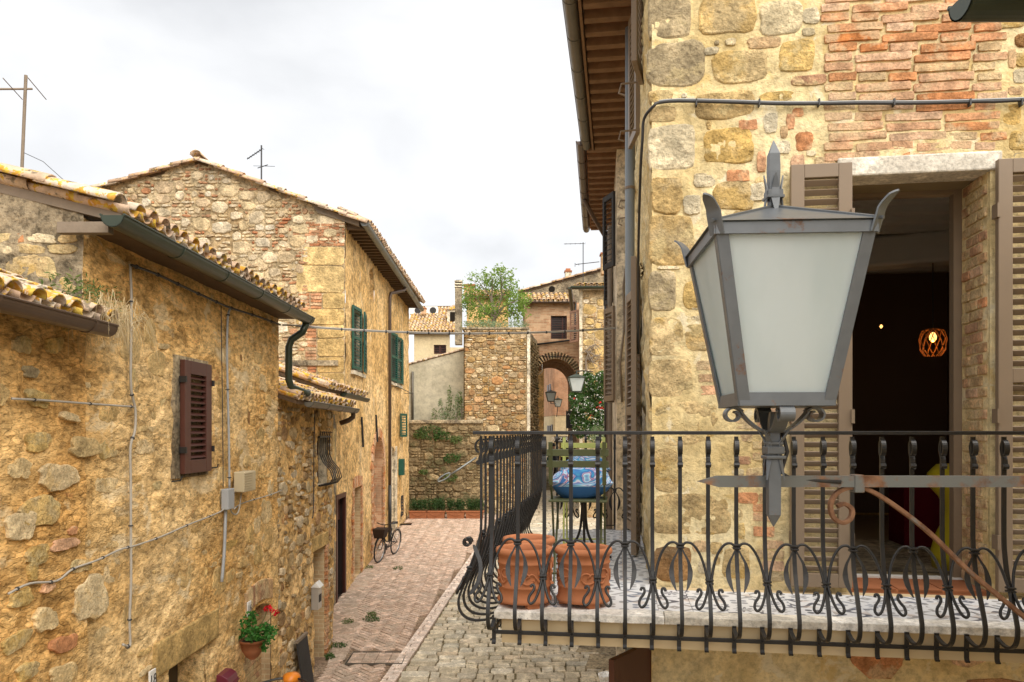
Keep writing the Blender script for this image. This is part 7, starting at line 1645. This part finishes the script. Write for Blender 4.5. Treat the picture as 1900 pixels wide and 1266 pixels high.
fmm = MB()
for (x, y) in ((497, 1128), (512, 1136)):
    c = P(x, y, pd_ - .1); sm2 = MB().tube([wp0, (wp0 + c) / 2 + Vector((.05, 0, .06)), c], .004, 4).build('flower_stem', GRASS, wpt); leafmesh(fmm, [ball(rn, c, (.03, .03, .03)) for _ in range(26)], .035, rn, .9)
fmm.build('flower', FLR, wpt)
# maroon and silver letterboxes
u, z1 = lw(405, 1246); ml = thing('maroon_letterbox', 'maroon metal letterbox with rounded lid at the bottom edge', 'letterbox', LW.p(u, z1 - .4, .02))
pf = [(0, -.4), (.14, -.4), (.14, -.1), (.12, -.04), (.06, -.005), (0, 0)]
MB().prism([LW.p(u - .13, z1 + z, .03 + d) for d, z in pf], LW.U * .26).build('body', MAROON, ml, bevel=.006); MB().fbox(LW, u - .14, u + .14, z1 - .13, z1 - .11, .165, .18).build('flap', MAROON, ml)
u0, z1 = LA.px(575, 1090); sb_ = thing('silver_letterbox', 'silver letterbox with peaked lid beside the annexe door', 'letterbox', LA.p(u0 + .1, z1 - .35, .05))
MB().fbox(LA, u0, u0 + .22, z1 - .36, z1, .02, .13).build('body', SILV, sb_, bevel=.005); MB().prism([LA.p(u0 - .01, z1, .02), LA.p(u0 - .01, z1 - .01, .16), LA.p(u0 - .01, z1 + .075, .09)], LA.U * .24).build('lid', WHT, sb_)
MB().fbox(LA, u0 + .04, u0 + .18, z1 - .25, z1 - .13, .131, .135).build('name_card', SLATE, sb_)
bb_ = thing('leaning_blackboard', 'dark blackboard panel leaning on the annexe wall', 'blackboard', LA.p(11.2, .4, .1)); zt_ = LA.px(556, 1180)[1]
MB().prism([LA.p(10.98, .42, .16), LA.p(11.46, .42, .16), LA.p(11.46, zt_, .05), LA.p(10.98, zt_, .05)], LA.N * .03).build('panel', SLATE, bb_); MB().prism([LA.p(10.96, zt_ - .01, .045), LA.p(11.48, zt_ - .01, .045), LA.p(11.48, zt_ + .03, .045), LA.p(10.96, zt_ + .03, .045)], LA.N * .045).build('top_edge', WOODG, bb_)
# scooter, only its top shows
sc0 = Vector((-2.66, 8.42, g(8.42))); scd = Vector((.1, 1, 0)).normalized(); scs = scd.cross(Vector((0, 0, 1)))
sct = thing('motor_scooter', 'orange motor scooter with black saddle parked at the wall', 'scooter', sc0)
def sq_(x, z, s_=0.): return sc0 + scd * x + scs * s_ + Vector((0, 0, z))
for x in (-.6, .6):
    w_ = MB().tube([sq_(x + .2 * math.cos(a), .22 + .2 * math.sin(a)) for a in [2 * math.pi * k / 24 for k in range(25)]], .05, 8, False).build('wheel', RUBBER, sct, sm=True); MB().lathe([(.02, -.05), (.13, -.04), (.13, .04), (.02, .05)], sq_(x, .22), 14, Matrix((scd, Vector((0, 0, 1)), scs)).transposed()).build('rim', SILV, w_)
def loft(secs, name, mat, par, M=None):
    vs = []; fs = []; n = 12
    for (x, z, hw, hh) in secs:
        for k in range(n): a = 2 * math.pi * k / n; vs.append(sq_(x, z + hh * math.sin(a), hw * math.cos(a)))
    for i in range(len(secs) - 1):
        for k in range(n): fs.append((i * n + k, i * n + (k + 1) % n, i * n + n + (k + 1) % n, i * n + n + k))
    fs += [tuple(range(n))[::-1], tuple((len(secs) - 1) * n + k for k in range(n))]; return MB().add(vs, fs).build(name, mat, par, sm=True)
loft([(-.85, .62, .05, .05), (-.75, .58, .14, .16), (-.4, .55, .19, .22), (-.05, .5, .17, .2), (.05, .35, .16, .08), (.35, .3, .17, .05)], 'body', ORNG, sct)
loft([(-.82, .83, .06, .03), (-.7, .84, .13, .05), (-.35, .84, .15, .06), (-.02, .8, .12, .05), (.05, .78, .05, .03)], 'saddle', BLACKM, sct)
MB().hexa([sq_(.33, .3, -.18), sq_(.33, .3, .18), sq_(.42, .3, .18), sq_(.42, .3, -.18), sq_(.52, .95, -.14), sq_(.52, .95, .14), sq_(.6, .95, .12), sq_(.6, .95, -.12)]).build('leg_shield', ORNG, sct, bevel=.03)
MB().tube([sq_(.6, .25), sq_(.5, 1.0)], .03, 8).tube(spl([sq_(.35, 1.02, -.32), sq_(.46, 1.05, -.15), sq_(.5, 1.04, 0), sq_(.46, 1.05, .15), sq_(.35, 1.02, .32)], 3), .014, 6).build('handlebar', IRON, sct)
loft([(.4, 1.04, .05, .04), (.5, 1.05, .11, .07), (.6, 1.04, .08, .06)], 'headlamp_shell', ORNG, sct)
hl = P(527, 1259, 9.0); hm = thing('helmet', 'glossy black helmet resting on the scooter', 'helmet', hl); MB().lathe([(.10, -.1), (.135, -.06), (.14, 0), (.12, .07), (.07, .115), (.001, .13)], sq_(-.3, .98), 18).build('shell', BLACKM, hm, sm=True); MB().lathe([(.1, -.105), (.125, -.09)], sq_(-.3, .98), 18).build('trim', WHT, hm)
# dry grass hanging at the end of the brown gutter
rn = random.Random(55); gm_ = MB(); gg = MB()
for k in range(300):
    b = LW.p(rn.uniform(5.3, 5.75), 5.02 + rn.uniform(-.02, .1), rn.uniform(.02, .42)); d = Vector((rn.gauss(.1, .5), rn.gauss(.35, .5), 0)); L = rn.uniform(.07, .21); up_ = rn.uniform(.02, .14)
    pts = [b, b + d * L * .4 + Vector((0, 0, up_)), b + d * L * .8 + Vector((0, 0, up_ - L * .55)), b + d * L + Vector((0, 0, up_ - L * 1.3))]
    gm_.strip(spl(pts, 2), Vector((rn.random() - .5, rn.random() - .5, .2)), [.004, .004, .004, .0035, .003, .002, .001], .001)
for k in range(160): b = LW.p(rn.uniform(5.25, 5.8), 5.05, rn.uniform(-.05, .2)); leafmesh(gg, [b + Vector((rn.gauss(0, .04), rn.gauss(0, .06), rn.uniform(0, .3))) for _ in range(3)], .05, rn, .25)
dg = thing('dry_grass', 'tuft of straw coloured dry grass hanging at the brown gutter end', 'grass', LW.p(5.5, 5.0, .2)); stuff(gm_.build('straw', STRAW, dg)); stuff(gg.build('weeds', GRASS, dg))
# weeds in the paving
for i, (x, y, r, lab) in enumerate(((630, 1201, 14, 'weed tuft growing in the bricks by the annexe door'), (646, 1157, 10, 'small flat weed beyond the annexe door'), (690, 1152, 16, 'flat weed in the middle of the herringbone bricks'), (686, 1055, 8, 'weed before the bicycle front wheel'), (738, 1057, 9, 'sparse weed right of the bicycle'), (682, 1025, 14, 'grass tuft against the wall behind the bicycle wheel'), (612, 1222, 9, 'weed at the foot of the annexe door jamb'), (690, 1143, 9, 'thin weed just beyond the middle weed'), (570, 1258, 9, 'weed at the foot of the blackboard'))):
    rn = random.Random(i + 300); c = GP(x, y); k = r * c.y / 1400; mb = MB(); leafmesh(mb, [ball(rn, c + Vector((0, 0, .03)), (k, k * .8, .05 if i != 5 else .2)) for _ in range(int(r * 14))], .05, rn, .35)
    tag(mb.build('paving_weed', GRASS if i % 2 else LEAFD), lab, 'weed', 'weeds in the paving')
rn = random.Random(400); mb = MB()
for k in range(260):
    c = GP(rn.uniform(600, 1100), rn.uniform(960, 1262)); 
    if c.x > bandR(c.y) + .05 or rn.random() < .25: leafmesh(mb, [ball(rn, c + Vector((0, 0, .012)), (.05, .02, .012)) for _ in range(7)], .022, rn, .4)
o = stuff(mb.build('joint_moss', GRASS)); tag(o, 'green moss and tiny weeds in the joints of the cobbles', 'moss')
# stone pot and slabs by the wall under the balcony
spb = GP(1127, 1285); spt = thing('stone_pot', 'small carved stone pot on the cobbles below the balcony', 'pot', spb)
MB().lathe([(.09, 0), (.10, .03), (.08, .06), (.11, .16), (.135, .24), (.14, .27), (.125, .275), (.11, .24), (.1, .2)], spb, 20).build('body', TRAV, spt, sm=True); MB().box(spb + Vector((0, 0, -.02)), (.26, .26, .05)).build('plinth', TRAV, spt, bevel=.006)
for x0, y0, x1, y1, lab in ((1068, 1212, 1140, 1200, 'nearer'), (1085, 1243, 1141, 1222, 'farther')):
    a, b = GP(x0, y0), GP(x1, y1); o = MB().hexa([Vector((p[0], p[1], g(p[1]) + z)) for z in (-.03, .032) for p in ((a.x, a.y), (b.x + .3, a.y - .1), (b.x + .3, b.y + .2), (a.x + .15, b.y + .15))]).build('paving_slab', GREYP, road, bevel=.01)
# ================================================================ wires and aerials
sp0 = P(548, 604, 10.4); sp1 = P(1146, 608, 12.2)
pts = [sp0 + (sp1 - sp0) * t - Vector((0, 0, .10 * 4 * t * (1 - t))) for t in [k / 16 for k in range(17)]]
so_ = MB().tube([LW.p(10.25, EYE + 1.44, .05)] + pts + [sp1 + Vector((.25, .6, .15))], .012, 6).build('street_cable', CAB, None, sm=True); tag(so_, 'grey bundled cable spanning the street from gutter to plastered house', 'cable')
MB().tube([p + Vector((0, 0, -.012)) for p in pts], .008, 5).build('second_strand', BOXG, so_)
for k in range(2, 15, 1): t_ = (pts[k + 1] - pts[k]).normalized(); MB().tube([pts[k] - t_ * .01 + Vector((0, 0, -.005)), pts[k] + t_ * .01 + Vector((0, 0, -.005))], .024, 6).build('cable_tie', CABD, so_)
fcab = [FW.p(*fq(x, y), .035) for x, y in ((1900, 190), (1820, 193), (1700, 196), (1600, 196), (1520, 197), (1440, 197), (1350, 194), (1260, 192), (1222, 195))] + [FW.p(.01, fq(1205, 203)[1], .045), SD.p(.05, fq(1197, 215)[1], .05), SD.p(.1, fq(1192, 250)[1], .06), SD.p(.25, fq(1188, 300)[1] - .02, .07), SD.p(.8, 5.6, .07), SD.p(1.2, 4.9, .06)]
fcab = [FW.p(4.1, fq(1900, 190)[1], .035)] + fcab
fo = MB().tube(spl(fcab, 5), .0105, 8).build('facade_cable', CABD, None, sm=True); tag(fo, 'black cable running level across the corner house facade', 'cable')
MB().tube([p + Vector((0, -.005, .011)) for p in spl(fcab[1:10], 4)], .0055, 6).build('grey_strand', BOXG, fo)
for x in (1291, 1407, 1517, 1655, 1795, 1890): u, z = fq(x, 196); MB().fbox(FW, u - .005, u + .005, z - .016, z + .026, .0, .05).build('clip', CABD, fo)
def yagi(label, base, h, boomdir, L, nel, ln, mat=CABD, r=.018, lean=Vector((0, 0, 0)), top=.9, loc2=None):
    t = thing('tv_aerial', label, 'aerial', base, 'television aerials'); b = Vector(base); tp_ = b + Vector((0, 0, h)) + lean
    MB().tube([b - Vector((0, 0, .3)), tp_], r, 7).build('mast', mat, t)
    bc = b + (tp_ - b) * top; bd = Vector(boomdir).normalized(); pr = bd.cross(Vector((0, 0, 1))).normalized()
    MB().tube([bc - bd * L * .06, bc + bd * L], r * .7, 5).build('boom', mat, t)
    for k in range(nel):
        c = bc + bd * (L * (k / max(1, nel - 1)) - L * .1); MB().tube([c - pr * ln / 2 * (1 - k * .03), c + pr * ln / 2 * (1 - k * .03)], r * .35, 4).build('element', mat, t)
    return t, bc, tp_
a0 = P(38, 322, 7.6); t, bc, _ = yagi('weathered wooden mast aerial on the long house roof, far left', a0, 182 * 7.6 / 1400, (-1, -.25, -.12), 1.1, 6, .5, WOODG, .016, Vector((.055, 0, 0)), .86)
tubeobj('stay_wire', [a0 + Vector((.01, 0, .22)), P(80, 300, 7.6), P(130, 345, 7.6)], .003, CABD, t, 4)
a1 = P(485, 322, 19); t, bc, _ = yagi('small aerial on the tall house roof, left of the sky gap', a1, 52 * 19 / 1400, (-1, .2, -.55), .45, 7, .12, CABD, .02, Vector((0, 0, 0)), .85)
MB().tube([P(478, 312, 19), P(497, 306, 19)], .012, 5).tube([P(470, 308, 19), P(510, 309, 19)], .006, 4).build('lower_boom', CABD, t)
a2 = P(1082, 522, 37.5); t, bc, _ = yagi('tall slender aerial above the grey gabled house', a2, 72 * 37.5 / 1400, (-1, 0, -.02), .95, 5, .3, CABD, .022, Vector((0, 0, 0)), .97)
MB().tube([P(1068, 491, 37.5), P(1112, 486, 37.5)], .02, 5).tube([P(1067, 488, 37.5), P(1067, 495, 37.5)], .015, 5).tube([P(1074, 489, 37.5), P(1074, 493, 37.5)], .01, 4).build('lower_boom', CABD, t)
